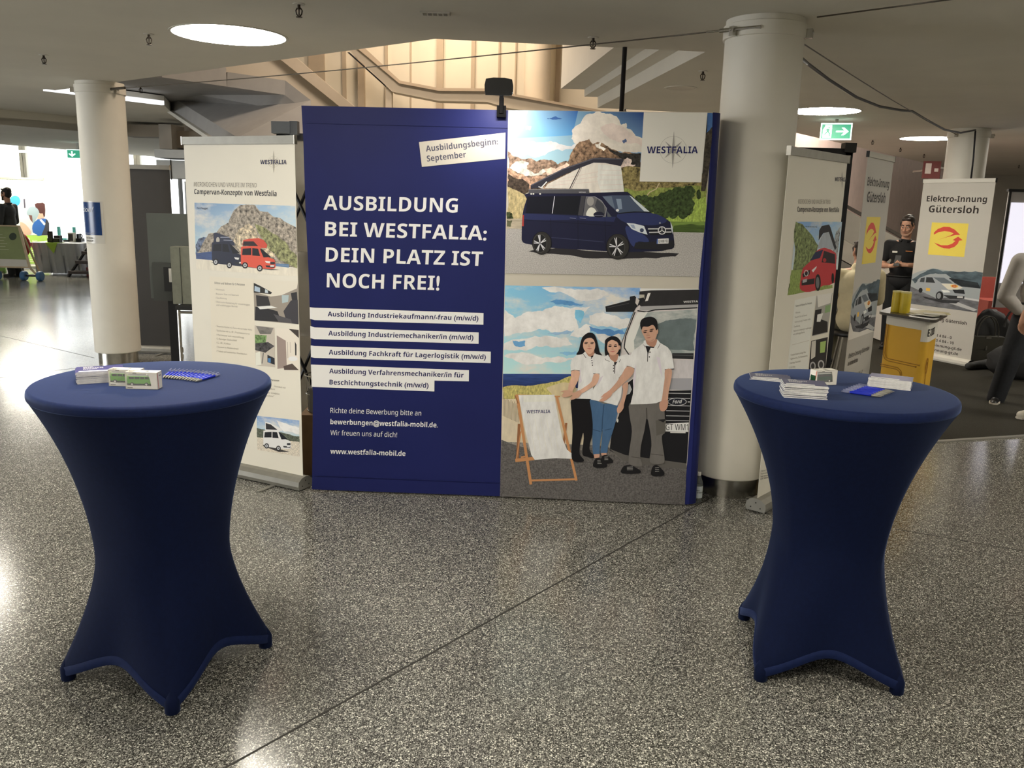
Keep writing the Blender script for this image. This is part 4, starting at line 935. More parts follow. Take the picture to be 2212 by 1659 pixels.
for x0, y0, L, h in ((668, 1290, 100, 70), (722, 1268, 88, 60), (868, 1340, 140, 62), (1082, 1340, 95, 80)):
    P.poly(c, [(x0, y0 + h * .55), (x0 + L * .15, y0 + h * .1), (x0 + L * .45, y0), (x0 + L * .8, y0 + h * .35), (x0 + L, y0 + h * .7), (x0 + L * .9, y0 + h * .95), (x0 + L * .3, y0 + h), (x0, y0 + h * .85)], '1a191c', sm=3)
    for k in range(3): P.line(c, [(x0 + L * .3, y0 + h * (.25 + .15 * k)), (x0 + L * .6, y0 + h * (.2 + .17 * k))], 4, '8e8c8a')
P.poly(c, [(930, 895), (1040, 905), (1160, 885), (1180, 1000), (1185, 1100), (1160, 1130), (1165, 1200), (1178, 1290), (1165, 1330), (1075, 1320), (1085, 1200), (1075, 1100), (1052, 1000), (1035, 1090), (1010, 1200), (1005, 1290), (1020, 1335), (1000, 1352), (930, 1335), (922, 1270), (945, 1100), (930, 1000)], '65625f', 'cloth', sm=3)
P.poly(c, [(1115, 1020), (1190, 1010), (1180, 1110), (1120, 1130)], '57544f'); P.poly(c, [(1130, 1015), (1190, 1010), (1170, 1035)], '1f1e20'); P.line(c, [(1050, 930), (1052, 1010)], 8, '45423f'); P.line(c, [(940, 1280), (1010, 1290)], 5, '4a4744'); P.line(c, [(1080, 1260), (1170, 1270)], 5, '4a4744')
# girl at the left
P.poly(e, [(400, 430), (430, 350), (500, 290), (550, 280), (610, 300), (650, 380), (680, 500), (700, 590), (745, 640), (690, 640), (560, 600), (470, 600), (410, 625), (330, 628), (370, 560)], HR, sm=3)
P.poly(e, [(475, 560), (615, 560), (620, 640), (560, 690), (480, 640)], SKS)
P.poly(e, [(440, 620), (520, 655), (570, 670), (640, 620), (760, 650), (800, 700), (780, 900), (660, 960), (600, 1050), (590, 1335), (330, 1330), (350, 1220), (370, 1020), (385, 890), (243, 895), (235, 790), (260, 700), (330, 640)], TS, 'cloth')
P.poly(e, [(370, 1000), (385, 890), (405, 800), (398, 950), (420, 1050), (380, 1100)], TSS); P.line(e, [(243, 893), (300, 878), (385, 888)], 12, '47434a')
P.poly(e, [(440, 610), (470, 580), (520, 650), (560, 668), (600, 640), (630, 600), (640, 640), (610, 670), (560, 690), (490, 680)], 'eae6ea'); P.line(e, [(442, 620), (485, 682)], 8, '48444c'); P.poly(e, [(560, 655), (605, 640), (595, 670), (570, 680)], '1c1a20')
for y in (685, 725, 762, 798): P.ell(e, 572 + (y - 685) * .13, y, 9, 9, '2a2830')
P.poly(e, [(440, 450), (470, 390), (530, 365), (590, 375), (630, 450), (625, 530), (590, 590), (550, 620), (510, 610), (460, 560), (440, 510)], SK2, sm=4)
P.poly(e, [(430, 470), (455, 400), (520, 355), (530, 290), (450, 340), (415, 450)], HR); P.poly(e, [(640, 480), (620, 400), (560, 358), (530, 290), (610, 320), (655, 440)], HR)
for x in (482, 578): P.ell(e, x, 455, 26, 9, '3a2622'); P.poly(e, [(x - 35, 442), (x, 428), (x + 34, 436), (x + 34, 446), (x, 440)], '2b1f1d')
P.poly(e, [(522, 460), (540, 460), (556, 500), (535, 510), (512, 500)], SK); P.line(e, [(515, 503), (555, 503)], 5, SKS); P.poly(e, [(495, 530), (540, 522), (582, 530), (540, 545)], 'b06a62')
P.poly(e, [(250, 890), (380, 890), (375, 990), (340, 1080), (285, 1180), (250, 1230), (200, 1200), (215, 1090), (250, 990)], SK2, 'cloth', sm=2)
P.poly(e, [(205, 1190), (265, 1215), (290, 1245), (230, 1290), (160, 1310), (95, 1300), (130, 1270), (90, 1285), (140, 1225), (80, 1215), (130, 1200)], SK)
# girl in the middle
P.poly(e, [(790, 400), (850, 350), (920, 335), (990, 360), (1035, 430), (1040, 540), (1010, 640), (900, 660), (800, 655), (780, 560), (785, 470)], HR, sm=3)
P.poly(e, [(850, 620), (1000, 620), (1000, 700), (950, 760), (870, 700)], SKS)
P.poly(e, [(835, 630), (870, 700), (945, 755), (1000, 720), (1030, 650), (1130, 620), (1200, 640), (1240, 760), (1150, 830), (1000, 1000), (1060, 1120), (1040, 1300), (980, 1440), (740, 1380), (560, 1345), (590, 1200), (650, 1090), (690, 935), (600, 935), (620, 830), (680, 720), (780, 660)], TS, 'cloth')
P.poly(e, [(640, 1150), (700, 1000), (760, 960), (700, 1080)], TSS); P.line(e, [(600, 932), (660, 936), (700, 938)], 12, '47434a')
P.poly(e, [(820, 640), (860, 690), (930, 750), (870, 740), (790, 705)], 'efebee'); P.poly(e, [(1000, 640), (1030, 680), (1010, 745), (950, 755), (985, 710)], 'efebee'); P.line(e, [(785, 690), (800, 715), (860, 738)], 7, '4a464e'); P.line(e, [(1035, 705), (1010, 748)], 7, '4a464e')
P.poly(e, [(930, 750), (985, 740), (950, 800), (945, 930), (935, 930), (935, 800)], '242228')
for y in (803, 848, 890): P.ell(e, 922, y, 9, 9, '2a2830')
P.poly(e, [(820, 490), (840, 420), (900, 395), (970, 420), (1010, 490), (1000, 570), (960, 620), (910, 640), (860, 620), (825, 560)], SK2, sm=4)
P.poly(e, [(815, 520), (830, 430), (890, 392), (900, 345), (820, 400), (795, 500)], HR); P.poly(e, [(1012, 520), (990, 430), (900, 392), (900, 345), (1000, 390), (1035, 500)], HR); P.ell(e, 1018, 515, 16, 34, SK)
for x in (865, 950): P.ell(e, x, 497, 26, 11, '33211e'); P.poly(e, [(x - 32, 482), (x, 464), (x + 32, 474), (x + 30, 480), (x, 474)], '3a2a26')
P.poly(e, [(898, 505), (920, 505), (930, 545), (905, 552), (888, 545)], SK); P.line(e, [(888, 548), (930, 548)], 4, SKS); P.poly(e, [(865, 580), (910, 575), (955, 572), (912, 590)], 'b8635e'); P.line(e, [(862, 577), (957, 570)], 3, '8d4a48')
P.poly(e, [(608, 938), (692, 940), (690, 1010), (650, 1100), (560, 1160), (430, 1240), (380, 1230), (385, 1195), (500, 1120), (575, 1050)], SK2, 'cloth', sm=2)
P.poly(e, [(380, 1190), (420, 1240), (370, 1310), (290, 1340), (215, 1355), (260, 1320), (215, 1335), (270, 1280), (230, 1260), (300, 1235)], SK)
P.poly(e, [(1060, 1120), (1150, 1060), (1145, 1200), (1110, 1330), (1085, 1430), (1080, 1480), (1030, 1550), (985, 1555), (975, 1490), (1010, 1420), (1060, 1310), (1075, 1180)], SK, 'cloth', sm=2)
# young man at the right
P.poly(e, [(1430, 400), (1610, 380), (1630, 440), (1560, 510), (1450, 500), (1430, 470)], SKS)
P.poly(e, [(1400, 440), (1440, 500), (1520, 520), (1590, 500), (1660, 440), (1780, 510), (1840, 590), (1880, 800), (1885, 855), (1735, 870), (1735, 1050), (1700, 1360), (1600, 1400), (1450, 1415), (1190, 1420), (1230, 1250), (1240, 1050), (1255, 850), (1130, 810), (1170, 680), (1230, 570)], 'e0dcdf', 'cloth')
P.line(e, [(1130, 810), (1190, 825), (1255, 855)], 13, '424046'); P.line(e, [(1735, 868), (1885, 855)], 13, '424046'); P.poly(e, [(1230, 1050), (1255, 860), (1275, 760), (1275, 1000), (1240, 1200)], TSS); P.poly(e, [(1600, 660), (1660, 680), (1700, 1000), (1660, 900)], TSS)
P.poly(e, [(1400, 410), (1430, 400), (1450, 460), (1520, 510), (1430, 500), (1395, 470)], 'eeeaec'); P.poly(e, [(1620, 385), (1665, 450), (1620, 530), (1570, 510), (1600, 460)], 'eeeaec'); P.line(e, [(1400, 470), (1425, 515)], 7, '4a464e'); P.line(e, [(1665, 455), (1622, 532)], 7, '4a464e')
P.poly(e, [(1425, 490), (1575, 505), (1560, 525), (1510, 520), (1470, 620), (1465, 740), (1455, 740), (1460, 600), (1440, 530)], '1c1b20'); P.ell(e, 1500, 590, 10, 11, '2a2830'); P.ell(e, 1490, 665, 10, 11, '2a2830')
P.poly(e, [(1365, 210), (1390, 180), (1500, 150), (1600, 190), (1612, 260), (1600, 350), (1560, 410), (1490, 430), (1440, 400), (1400, 330), (1372, 270)], SK, sm=4); P.ell(e, 1612, 260, 20, 42, SK)
P.poly(e, [(1350, 190), (1345, 120), (1380, 60), (1460, 30), (1530, 28), (1600, 70), (1622, 150), (1620, 220), (1600, 240), (1580, 190), (1540, 155), (1470, 185), (1390, 185), (1370, 235)], HR, sm=3)
for x, y in ((1422, 275), (1520, 255)): P.ell(e, x, y, 28, 11, '35231e', rot=-.15); P.poly(e, [(x - 40, y - 15), (x, y - 34), (x + 38, y - 38), (x + 38, y - 26), (x, y - 20)], '221916')
P.poly(e, [(1455, 270), (1475, 265), (1495, 320), (1465, 335), (1440, 325)], 'b58871'); P.line(e, [(1440, 330), (1498, 322)], 5, '9c6f5b'); P.poly(e, [(1430, 365), (1480, 352), (1520, 346), (1485, 368)], 'a05f55'); P.poly(e, [(1420, 390), (1500, 410), (1570, 370), (1550, 410), (1490, 432), (1440, 412)], 'b08570')
P.poly(e, [(1135, 815), (1250, 855), (1220, 950), (1130, 1040), (1010, 1150), (910, 1240), (850, 1230), (860, 1190), (960, 1080), (1060, 930)], SK, 'cloth', sm=2)
P.poly(e, [(860, 1190), (905, 1240), (880, 1290), (820, 1340), (760, 1375), (715, 1370), (690, 1360), (760, 1300), (715, 1310), (770, 1250), (800, 1235)], 'c29079')
P.poly(e, [(1740, 870), (1845, 862), (1840, 1000), (1800, 1200), (1785, 1350), (1780, 1450), (1740, 1500), (1690, 1520), (1660, 1500), (1665, 1420), (1690, 1330), (1715, 1150), (1735, 1000)], SK, 'cloth', sm=2)
P.poly(c, [(1148, 885), (1200, 870), (1200, 920), (1180, 950), (1150, 950), (1140, 915)], 'b98a74', sm=2)
P.done('people_photo', pop)

# ---------------------------------------------------------------- lamp clamped on the wall's top edge
hd = atY(1078, 186, 4.60); ft = atY(1083, 236, 4.86)
t = thing('display_lamp', 'black flood lamp on an arm clamped to the top of the display wall', 'lamp', ft)
g = G(); g.box(ft + Vector((0, .03, -.01)), (.05, .06, .06)); g.tube([ft + Vector((0, 0, -.02)), ft + Vector((0, -.01, .06))], .013, 12); g.build('clamp', mat('matte_black', (.004, .004, .004), .9, spec=.08), t)
g = G(); g.tube([ft + Vector((0, -.01, .05)), ft + Vector((0, -.10, .075)), hd + Vector((0, .03, -.01))], .011, 10); g.build('arm', MATS['matte_black'], t, True)
HW = .072
def hp(x, y, z): return hd + Vector((x, y, z))
g = G(); pr = [(-HW, -.032), (HW, -.032), (HW * 1.02, .0), (HW * .93, .030), (HW * .4, .037), (-HW * .4, .037), (-HW * .93, .030), (-HW * 1.02, 0)]
g.prism([hp(x, -.035, z) for x, z in pr], (0, .085, 0)); g.box(hp(0, -.030, -.038), (HW * 1.9, .008, .022)); g.build('housing', M_BLKP, t)
g = G(); g.box(hp(0, .040, -.0325), (HW * 1.6, .014, .001)); g.build('lens', mat('lamp_lens', 'ffffff', .3, emit=(1, .93, .88), es=2), t)
sp = bpy.data.lights.new('display_lamp_beam', 'AREA'); sp.shape = 'RECTANGLE'; sp.size = .11; sp.size_y = .05; sp.energy = 3.4; sp.color = (1, .93, .9)
so = bpy.data.objects.new('display_lamp_beam', sp); COL.objects.link(so); so.location = hp(0, .012, -.04); so.rotation_euler = (PW.w(1.08, 1.98, 0) - so.location).to_track_quat('-Z', 'Y').to_euler()
# tall black pole behind the wall
a = atY(1350, 100, 6.15); b = atY(1339, 245, 6.15); g = G(); g.tube([Vector((b.x, 6.15, 0)), Vector((a.x, 6.15, 2.82))], .016, 12); props(g.build('support_pole', M_BLACK, None, True), 'thin black pole rising to the ceiling behind the display wall', 'pole')

# ---------------------------------------------------------------- framed back wall behind
YF = 5.80
fa = Vector((-1.62, YF, 0)); fb = Vector((2.17, YF, 0)); FH = 2.165
t = thing('back_wall_frame', 'black framed grey back wall standing behind the display wall', 'exhibition wall', (0.3, YF, 0))
g = G()
for x in (-1.56, .3, 2.17): g.box((x, YF, FH / 2), (.05, .05, FH))
g.build('post', M_BLACK, t)
g = G()
for z in (.03, FH - .02): g.box((.3, YF, z), (3.78, .05, .045))
g.build('rail', M_BLACK, t)
g = G(); 
for q in (1.35,): g.box((-1.2, YF - .03, q), (.7, .02, .02)); g.box((1.9, YF - .03, q), (.5, .02, .02))
g.build('crossbar', M_BLACK, t)
g = G(); g.box((.3, YF + .012, FH / 2), (3.7, .006, FH - .06)); g.build('panel', mat('grey_back_fabric', 'b3aea3', .7, noise=(20, .04)), t)
for lb, z0 in (('upper', 1.58), ('lower', .48)):
    g = G(); c0 = atY(648, 405, YF - .06).x
    g.tube([(c0 - .14, YF - .05, z0 - .2), (c0 + .14, YF - .05, z0 + .46)], .011, 6); g.tube([(c0 + .14, YF - .065, z0 - .2), (c0 - .14, YF - .065, z0 + .46)], .011, 6); g.build('scissor_brace', M_BLACK, t)
g = G(); g.box((2.17, YF - .005, FH + .008), (.075, .075, .06)); g.build('corner_joint', M_BLKP, t)
p = atY(610, 292, 5.72); g = G(); g.box((p.x, 5.72, FH + .03), (.12, .08, .075)); g.box((p.x + .08, 5.72, FH + .03), (.05, .06, .085)); g.build('lamp_box', mat('grey_box', '5a6068', .5), t)

# things left behind the wall
p = atY(660, 600, 5.35)
g = G(); rnd = random.Random(3)
prof = [(-.36, .11), (-.25, .13), (-.1, .12), (.02, .09), (.09, .05), (.13, .06), (.16, .045)]
N = 18; V = []
for z, r in prof:
    for k in range(N):
        a = 2 * pi * k / N; rr_ = r * (1 + rnd.uniform(-.18, .18)); V.append((p.x + rr_ * math.cos(a), p.y + rr_ * math.sin(a) * .6, p.z + z))
g.add(V, [(i * N + j, i * N + (j + 1) % N, (i + 1) * N + (j + 1) % N, (i + 1) * N + j) for i in range(len(prof) - 1) for j in range(N)] + [tuple(range(N))])
props(g.build('plastic_bag', mat('clear_bag_film', 'b8b4ac', .25, trans=.3, alpha=.65), None, True), 'crumpled clear plastic bag hanging in the gap beside the display wall', 'bag')
t2 = thing('cardboard_box', 'brown cardboard box on the floor in the gap left of the display wall', 'box', (-1.19, 5.4, 0))
g = G(); g.box((-1.19, 5.4, .2), (.32, .3, .4)); g.build('carton', mat('cardboard', '6b5238', .8, noise=(15, .12)), t2)
g = G(); g.box((-1.19, 5.4, .401), (.05, .302, .003)); g.box((-1.19, 5.248, .33), (.05, .003, .14)); g.build('tape', mat('brown_tape', '8a6a42', .3), t2)
t3 = thing('wire_basket', 'grey wire basket stacked on the cardboard box behind the display wall', 'basket', (-1.19, 5.38, .405))
g = G()
for z, s in ((.41, .9), (.52, .96), (.64, 1.0)):
    pts = [(-1.19 + .15 * s * math.cos(a), 5.38 + .11 * s * math.sin(a), z) for a in (2 * pi * k / 24 for k in range(25))]; g.tube(pts, .004, 6)
g.build('rim_wires', M_STEEL, t3)
g = G()
for k in range(16):
    a = 2 * pi * k / 16; g.tube([(-1.19 + .135 * math.cos(a), 5.38 + .099 * math.sin(a), .41), (-1.19 + .15 * math.cos(a), 5.38 + .11 * math.sin(a), .64)], .003, 5)
g.build('upright_wires', M_STEEL, t3)
g = G(); g.lathe([(.13, .407), (.13, .56), (0, .6)], 20, (-1.19, 5.38, 0)); g.build('lining', mat('grey_lining', '55534f', .8), t3)
# ---------------------------------------------------------------- roll-up banners
M_BANW = mat('white_banner_film', 'efeadc', .5, noise=(4, .015)); M_BANG = mat('dark_grey_banner_film', '3b3834', .6, noise=(6, .05)); M_BANL = mat('pale_grey_banner_film', 'c5c1b8', .5, noise=(4, .015))
def rollup(name, a, b, H, m, label, rail=M_ALU, base_h=.085, zb=.085, group=None, foot=1):
    """a, b: left and right ends on the floor as seen from the hall"""
    a = Vector((a[0], a[1], 0)); b = Vector((b[0], b[1], 0)); az = math.atan2(b.y - a.y, b.x - a.x); pl = Plane(a, az); w = (b - a).length
    t = thing(name, label, 'banner', tuple((a + b) / 2), az, group); rot = Matrix.Rotation(az, 3, 'Z')
    g = G(); P = []
    prof = [(-.055, .008), (.055, .008), (.062, .03), (.055, .062), (.03, base_h - .004), (.0, base_h), (-.03, base_h - .006), (-.058, .06), (-.062, .03)]
    g.prism([pl.w(-.012, z, -x) for x, z in prof], pl.u * (w + .024)); g.build('cassette', rail, t)
    for e in (-.016, w + .016):
        g = G(); g.prism([pl.w(e - .003, z + .001, -x * 1.04) for x, z in prof], pl.u * .006); c = g.build('end_cap', M_ALU if rail is M_ALU else M_BLKP, t)
        g = G(); s = -1 if e < 0 else 1
        for q, z in ((.03, .03), (-.03, .03), (0, .06)): g.ball(pl.w(e + s * .003, z, q), .004, 8, 6)
        g.build('screw', M_BLACK, c)
    if foot:
        for e in (w * .22, w * .78):
            g = G(); g.prism([pl.w(e - .015 + .03 * i, .003 , d) for i, d in ((0, -.16), (1, -.16), (1, .17), (.8, .185), (.2, .185), (0, .17))], (0, 0, .005)); g.build('foot', M_ALU, t)
    g = G(); g.prism([pl.w(0, zb, 0), pl.w(w, zb, 0), pl.w(w, H - .01, 0), pl.w(0, H - .01, 0)], -pl.n * .0015); g.build('film', m, t)
    g = G(); g.box(pl.w(w / 2, H - .005, 0), (w + .01, .022, .045), az); tr = g.build('top_rail', rail, t)
    for e in (-.006, w + .006):
        g = G(); g.box(pl.w(e, H - .005, 0), (.006, .026, .05), az); g.build('rail_cap', M_BLKP if rail is not M_ALU else M_STEEL, tr)
    g = G(); g.tube([pl.w(w / 2, .06, -.03), pl.w(w / 2, H - .02, -.02)], .008, 8); g.build('support_rod', M_ALU, t)
    return t, pl
HB = atY(634, 300, 4.995).z
ra, rb = (-2.045, 5.365), (-1.268, 4.977)
t, pl = rollup('rollup_banner', ra, rb, HB, M_BANW, 'white roll-up banner with camper photos, left of the blue display wall')
fc = [(.001, .09), (.867, .09), (.867, HB - .03), (.001, HB - .03)]
INK = '4b4a4e'; LG = '9b968c'
P = Print(pl, .0008); P.clip = fc; c = cR
P.star(c, 1258, 367, 92, 42, '9a958a', 0, True); P.text(c, 'WESTFALIA', (1153, 385), (1361, 386), 33, '2b2b4c', .03, .05); P.done('logo', t)
P = Print(pl, .0008); P.clip = fc
P.text(c, 'MICROKÜCHEN UND VANLIFE IM TREND', (623, 563), (1122, 571), 34, '7a756c'); P.text(c, 'Campervan-Konzepte von Westfalia', (625, 623), (1281, 641), 40, '38363a', .014); P.done('heading_lettering', t)
P = Print(pl, .0008); P.clip = fc
P.grad(c, [(628, 693), (1430, 718), (1440, 1000), (636, 1100)], ['6d8fb8', '94b4cf', 'c3d3da', 'a9c6d6'], 'sky')
P.poly(c, [(638, 1030), (660, 980), (700, 965), (740, 975), (780, 1040), (760, 1100), (639, 1110)], '55637f', 'rock', .08)
P.poly(c, [(640, 1105), (680, 1050), (740, 940), (800, 935), (840, 880), (900, 850), (945, 750), (985, 715), (1040, 708), (1110, 712), (1150, 760), (1210, 765), (1250, 800), (1310, 815), (1360, 850), (1400, 870), (1437, 890), (1446, 1215), (1300, 1180), (900, 1140)], '8f867a', 'rock', .06)
P.poly(c, [(985, 900), (1060, 860), (1110, 900), (1150, 980), (1250, 1080), (1270, 1130), (1000, 1130), (940, 1000)], 'b3a58c', 'rock', .1)
P.poly(c, [(1100, 850), (1200, 900), (1350, 1000), (1445, 1120), (1445, 1215), (1300, 1150), (1180, 1000)], '7d7f55', 'rock', .08)
P.poly(c, [(640, 1095), (770, 1080), (775, 1150), (641, 1150)], '3b4f7e', 'water'); P.poly(c, [(1260, 1175), (1380, 1180), (1380, 1215), (1260, 1210)], '5d7a9c', 'water')
P.poly(c, [(641, 1140), (900, 1160), (1250, 1195), (1446, 1218), (1447, 1279), (643, 1222)], 'd3cabb', 'cloth')
P.poly(c, [(760, 1165), (1000, 1185), (1310, 1228), (1240, 1230), (1000, 1200), (780, 1175)], '57524e')
def van(P, c, q, body, win='15161c', dark='2a2b30', W_=None):
    """three-quarter printed van in the unit square mapped by q"""
    m = lambda pts: [q(p) for p in pts]
    P.poly(c, m([(0, .12), (.06, .03), (.52, .02), (.58, .1), (.72, .42), (.96, .55), (1, .7), (1, .9), (.85, .95), (.4, .9), (.04, .8), (0, .6)]), body, sm=2)
    P.poly(c, m([(.05, .12), (.30, .10), (.30, .38), (.03, .38)]), win); P.poly(c, m([(.33, .10), (.5, .12), (.56, .42), (.33, .40)]), win); P.poly(c, m([(.55, .12), (.60, .12), (.88, .46), (.66, .48)]), win)
    P.poly(c, m([(.70, .62), (.86, .64), (.84, .72), (.74, .7)]), 'd5d9dc'); P.poly(c, m([(.86, .66), (.99, .66), (.99, .76), (.86, .76)]), dark); P.poly(c, m([(.72, .8), (.99, .82), (.98, .9), (.74, .88)]), dark); P.poly(c, m([(.86, .8), (.97, .8), (.97, .86), (.86, .86)]), 'e4e4e2')
    for x, y in ((.12, .80), (.55, .92)): 
        for r, h in ((1, '1a1a1c'), (.62, 'a9abb0'), (.2, '303034')):
            P.poly(c, m([(x + .085 * r * math.cos(k * pi / 9), y + .13 * r * math.sin(k * pi / 9)) for k in range(18)]), h)
P.poly(c, [(782, 935), (800, 930), (900, 965), (945, 1010), (950, 1035), (870, 1030), (850, 1060), (782, 1015)], '2d3145'); P.ell(c, 815, 990, 14, 24, 'a8a49c'); P.line(c, [(835, 968), (905, 968)], 6, '8d93a8'); P.line(c, [(860, 990), (930, 993)], 6, '8d93a8')
van(P, c, lambda p: (768 + p[0] * 252, 1000 + p[1] * 205), '23273a')
P.poly(c, [(1012, 1030), (1018, 990), (1060, 980), (1140, 975), (1180, 990), (1210, 1030), (1200, 1055), (1130, 1050)], 'c2432f'); P.poly(c, [(1020, 1000), (1100, 1000), (1140, 1042), (1015, 1035)], '2b2022')
van(P, c, lambda p: (1000 + p[0] * 272, 1035 + p[1] * 195), 'cf4a32'); P.text(c, 'Ford Nugget', (650, 742), (735, 745), 14, '33405c', .02)
P.done('mountain_photo', t)
P = Print(pl, .0008); P.clip = fc; c = cS
P.poly(c, [(183, -10), (510, 8), (527, 655), (200, 614)], 'cfc8b8')
for tx, x0, y0, x1, y1, w, k in [('Fahren und Wohnen für 5 Personen', 220, 46, 445, 60, .02, 16), ('/ Wohnraum', 222, 92, 293, 97, 0, 13), ('/ Bequeme Sitze und Stauraum', 224, 125, 400, 136, 0, 13), ('/ Standheizung', 226, 155, 310, 160, 0, 13), ('/ Elektrische Ausstattung für netzabhängigen', 226, 184, 484, 208, 0, 13), ('und unabhängigen Betrieb', 234, 208, 392, 221, 0, 13),
        ('/ Bequeme Küche in L-Form mit normaler Höhe', 230, 366, 500, 395, 0, 13), ('/ Spülbecken mit ca. 40 L Frischwasservorrat', 231, 398, 483, 425, 0, 13), ('/ Warmwasser auch netzunabhängig', 232, 430, 440, 452, 0, 13), ('/ 2-flammiges Gaskochfeld', 232, 460, 385, 474, 0, 13), ('/ Ca. 40 L Kühlbox', 232, 490, 340, 500, 0, 13), ('/ Stauraum im Kleiderschrank', 234, 520, 400, 537, 0, 13), ('/ Toilette und zusätzliches Waschbecken', 234, 552, 462, 576, 0, 13),
        ('Personen', 640, 770, 702, 775, .02, 14), ('Hochdach mit', 665, 815, 750, 828, 0, 13), ('/ 2er Bett', 590, 830, 672, 838, 0, 13), ('der Schlafplatz', 615, 862, 706, 874, 0, 13), ('geschoss"', 600, 885, 664, 890, 0, 13), ('im Dach', 462, 1122, 498, 1126, 0, 13), ('Ausstattung', 400, 1230, 468, 1240, 0, 13)]:
    if tx in ('Personen', 'im Dach'):
        P.done('text_block', t); P = Print(pl, .0008); P.clip = fc
    P.text(c, tx, (x0, y0), (x1, y1), k, '6a655c' if w else '8e887c', w, res=1)
P.done('text_block', t)
P = Print(pl, .0008); P.clip = fc
P.poly(c, [(512, 10), (843, 28), (848, 347), (518, 318)], '8c8378'); P.poly(c, [(512, 10), (843, 28), (835, 80), (720, 130), (640, 140), (515, 105)], 'ccc6b8'); P.poly(c, [(513, 38), (560, 60), (650, 110), (640, 122), (513, 110)], '24231f'); P.poly(c, [(520, 60), (560, 75), (560, 108), (518, 100)], '9fb2c4'); P.poly(c, [(598, 85), (618, 95), (620, 115), (596, 112)], 'b9c4cc')
P.poly(c, [(530, 130), (620, 140), (640, 215), (560, 225), (535, 210)], '2c2a2a'); P.poly(c, [(525, 215), (600, 225), (690, 250), (720, 330), (520, 318)], '232224'); P.poly(c, [(540, 215), (640, 208), (690, 225), (560, 235)], 'ddd8cc'); P.poly(c, [(722, 130), (775, 130), (770, 180), (725, 190)], '9fb0b4'); P.poly(c, [(790, 115), (835, 105), (840, 170), (800, 175)], '2b2a2c'); P.poly(c, [(735, 250), (790, 170), (842, 165), (848, 347), (760, 335)], '37353a'); P.poly(c, [(660, 270), (790, 310), (800, 340), (700, 330)], '4a484b')
P.done('photo_print', t); P = Print(pl, .0008); P.clip = fc
P.poly(c, [(520, 355), (667, 372), (672, 668), (527, 655)], 'b3ab9f'); P.poly(c, [(521, 425), (610, 430), (600, 500), (523, 490)], '63824a', 'trees'); P.poly(c, [(523, 490), (620, 480), (668, 510), (600, 560), (524, 540)], '3d3b3c', 'rock'); P.poly(c, [(530, 360), (660, 375), (640, 420), (560, 420)], '7a7672', 'blur'); P.poly(c, [(615, 575), (668, 600), (670, 650), (615, 630)], '20222a'); P.poly(c, [(618, 600), (640, 600), (640, 635), (620, 630)], '3e73a8'); P.poly(c, [(527, 560), (560, 550), (570, 650), (528, 655)], 'd6d0c4'); P.line(c, [(585, 560), (575, 640)], 8, '6d6a66')
P.done('photo_print', t); P = Print(pl, .0008); P.clip = fc
P.poly(c, [(683, 375), (848, 388), (851, 695), (690, 680)], 'd3c9bd'); P.poly(c, [(684, 430), (752, 470), (760, 672), (690, 680)], '8f7f78'); P.poly(c, [(775, 382), (848, 389), (849, 450)], '3a322e'); P.poly(c, [(820, 475), (832, 500), (832, 580), (822, 580)], '2b2a2a'); P.poly(c, [(735, 660), (800, 640), (850, 690), (740, 688)], '4d403a'); P.ell(c, 805, 605, 35, 18, 'e5ddd2'); P.line(c, [(765, 480), (768, 600)], 4, 'a69a90'); P.line(c, [(785, 480), (788, 560)], 3, 'a69a90')
P.done('photo_print', t); P = Print(pl, .0008); P.clip = fc
P.grad(c, [(535, 1030), (853, 1065), (853, 1200), (538, 1180)], ['3c77bd', '4b86c6', 'a9c8e0', 'b0cfe6'], 'sky'); P.poly(c, [(680, 1065), (760, 1090), (853, 1120), (853, 1170), (740, 1150), (700, 1100)], 'e9ebec', 'cloud', .1)
P.poly(c, [(537, 1120), (600, 1135), (760, 1165), (854, 1185), (854, 1245), (538, 1200)], '4f5548', 'trees', .06); P.poly(c, [(538, 1190), (854, 1225), (855, 1336), (540, 1285)], 'c4bbab', 'gravel'); P.poly(c, [(585, 1245), (780, 1300), (700, 1300), (580, 1255)], '3a3735')
P.poly(c, [(598, 1075), (625, 1080), (725, 1130), (725, 1145), (600, 1140)], 'e8e6e2'); P.poly(c, [(602, 1085), (640, 1095), (690, 1135), (604, 1132)], '2a2a2e'); van(P, c, lambda p: (585 + p[0] * 205, 1135 + p[1] * 150), 'e6e5e2')
P.done('photo_print', t)

# right-hand roll-up of the same family
sa, sb = (1.476, 4.80), (2.045, 5.46)
HB2 = atY(1708, 323, 4.80).z
t, pl = rollup('rollup_banner', sa, sb, HB2, M_BANW, 'white roll-up banner with a red camper photo, behind the right table')
fc = [(.001, .09), (.870, .09), (.870, HB2 - .03), (.001, HB2 - .03)]
P = Print(pl, .0008); P.clip = fc; c = cT
P.star(c, 570, 282, 62, 24, '9d988e', 0, False); P.text(c, 'WESTFALIA', (520, 291), (600, 293), 28, '3a3a48', .03, .05); P.done('logo', t)
P = Print(pl, .0008); P.clip = fc; P.text(c, 'MICROKÜCHEN UND VANLIFE IM TREND', (268, 446), (490, 448), 30, '8d877c'); P.text(c, 'Campervan-Konzepte von Westfalia', (262, 503), (548, 505), 36, '3f3c3e', .014); P.done('heading_lettering', t)
P = Print(pl, .0008); P.clip = fc
P.grad(c, [(252, 571), (570, 572), (540, 900), (220, 900)], ['6f9bd0', '8fb4da', 'b7cde0', 'a9c4de'], 'sky')
P.poly(c, [(252, 571), (300, 590), (350, 650), (405, 735), (390, 830), (330, 880), (205, 1000), (195, 1075)], '6d7a4a', 'rock', .06); P.poly(c, [(568, 590), (530, 640), (510, 720), (500, 900), (520, 1000), (540, 780)], '8c9296', 'rock', .05)
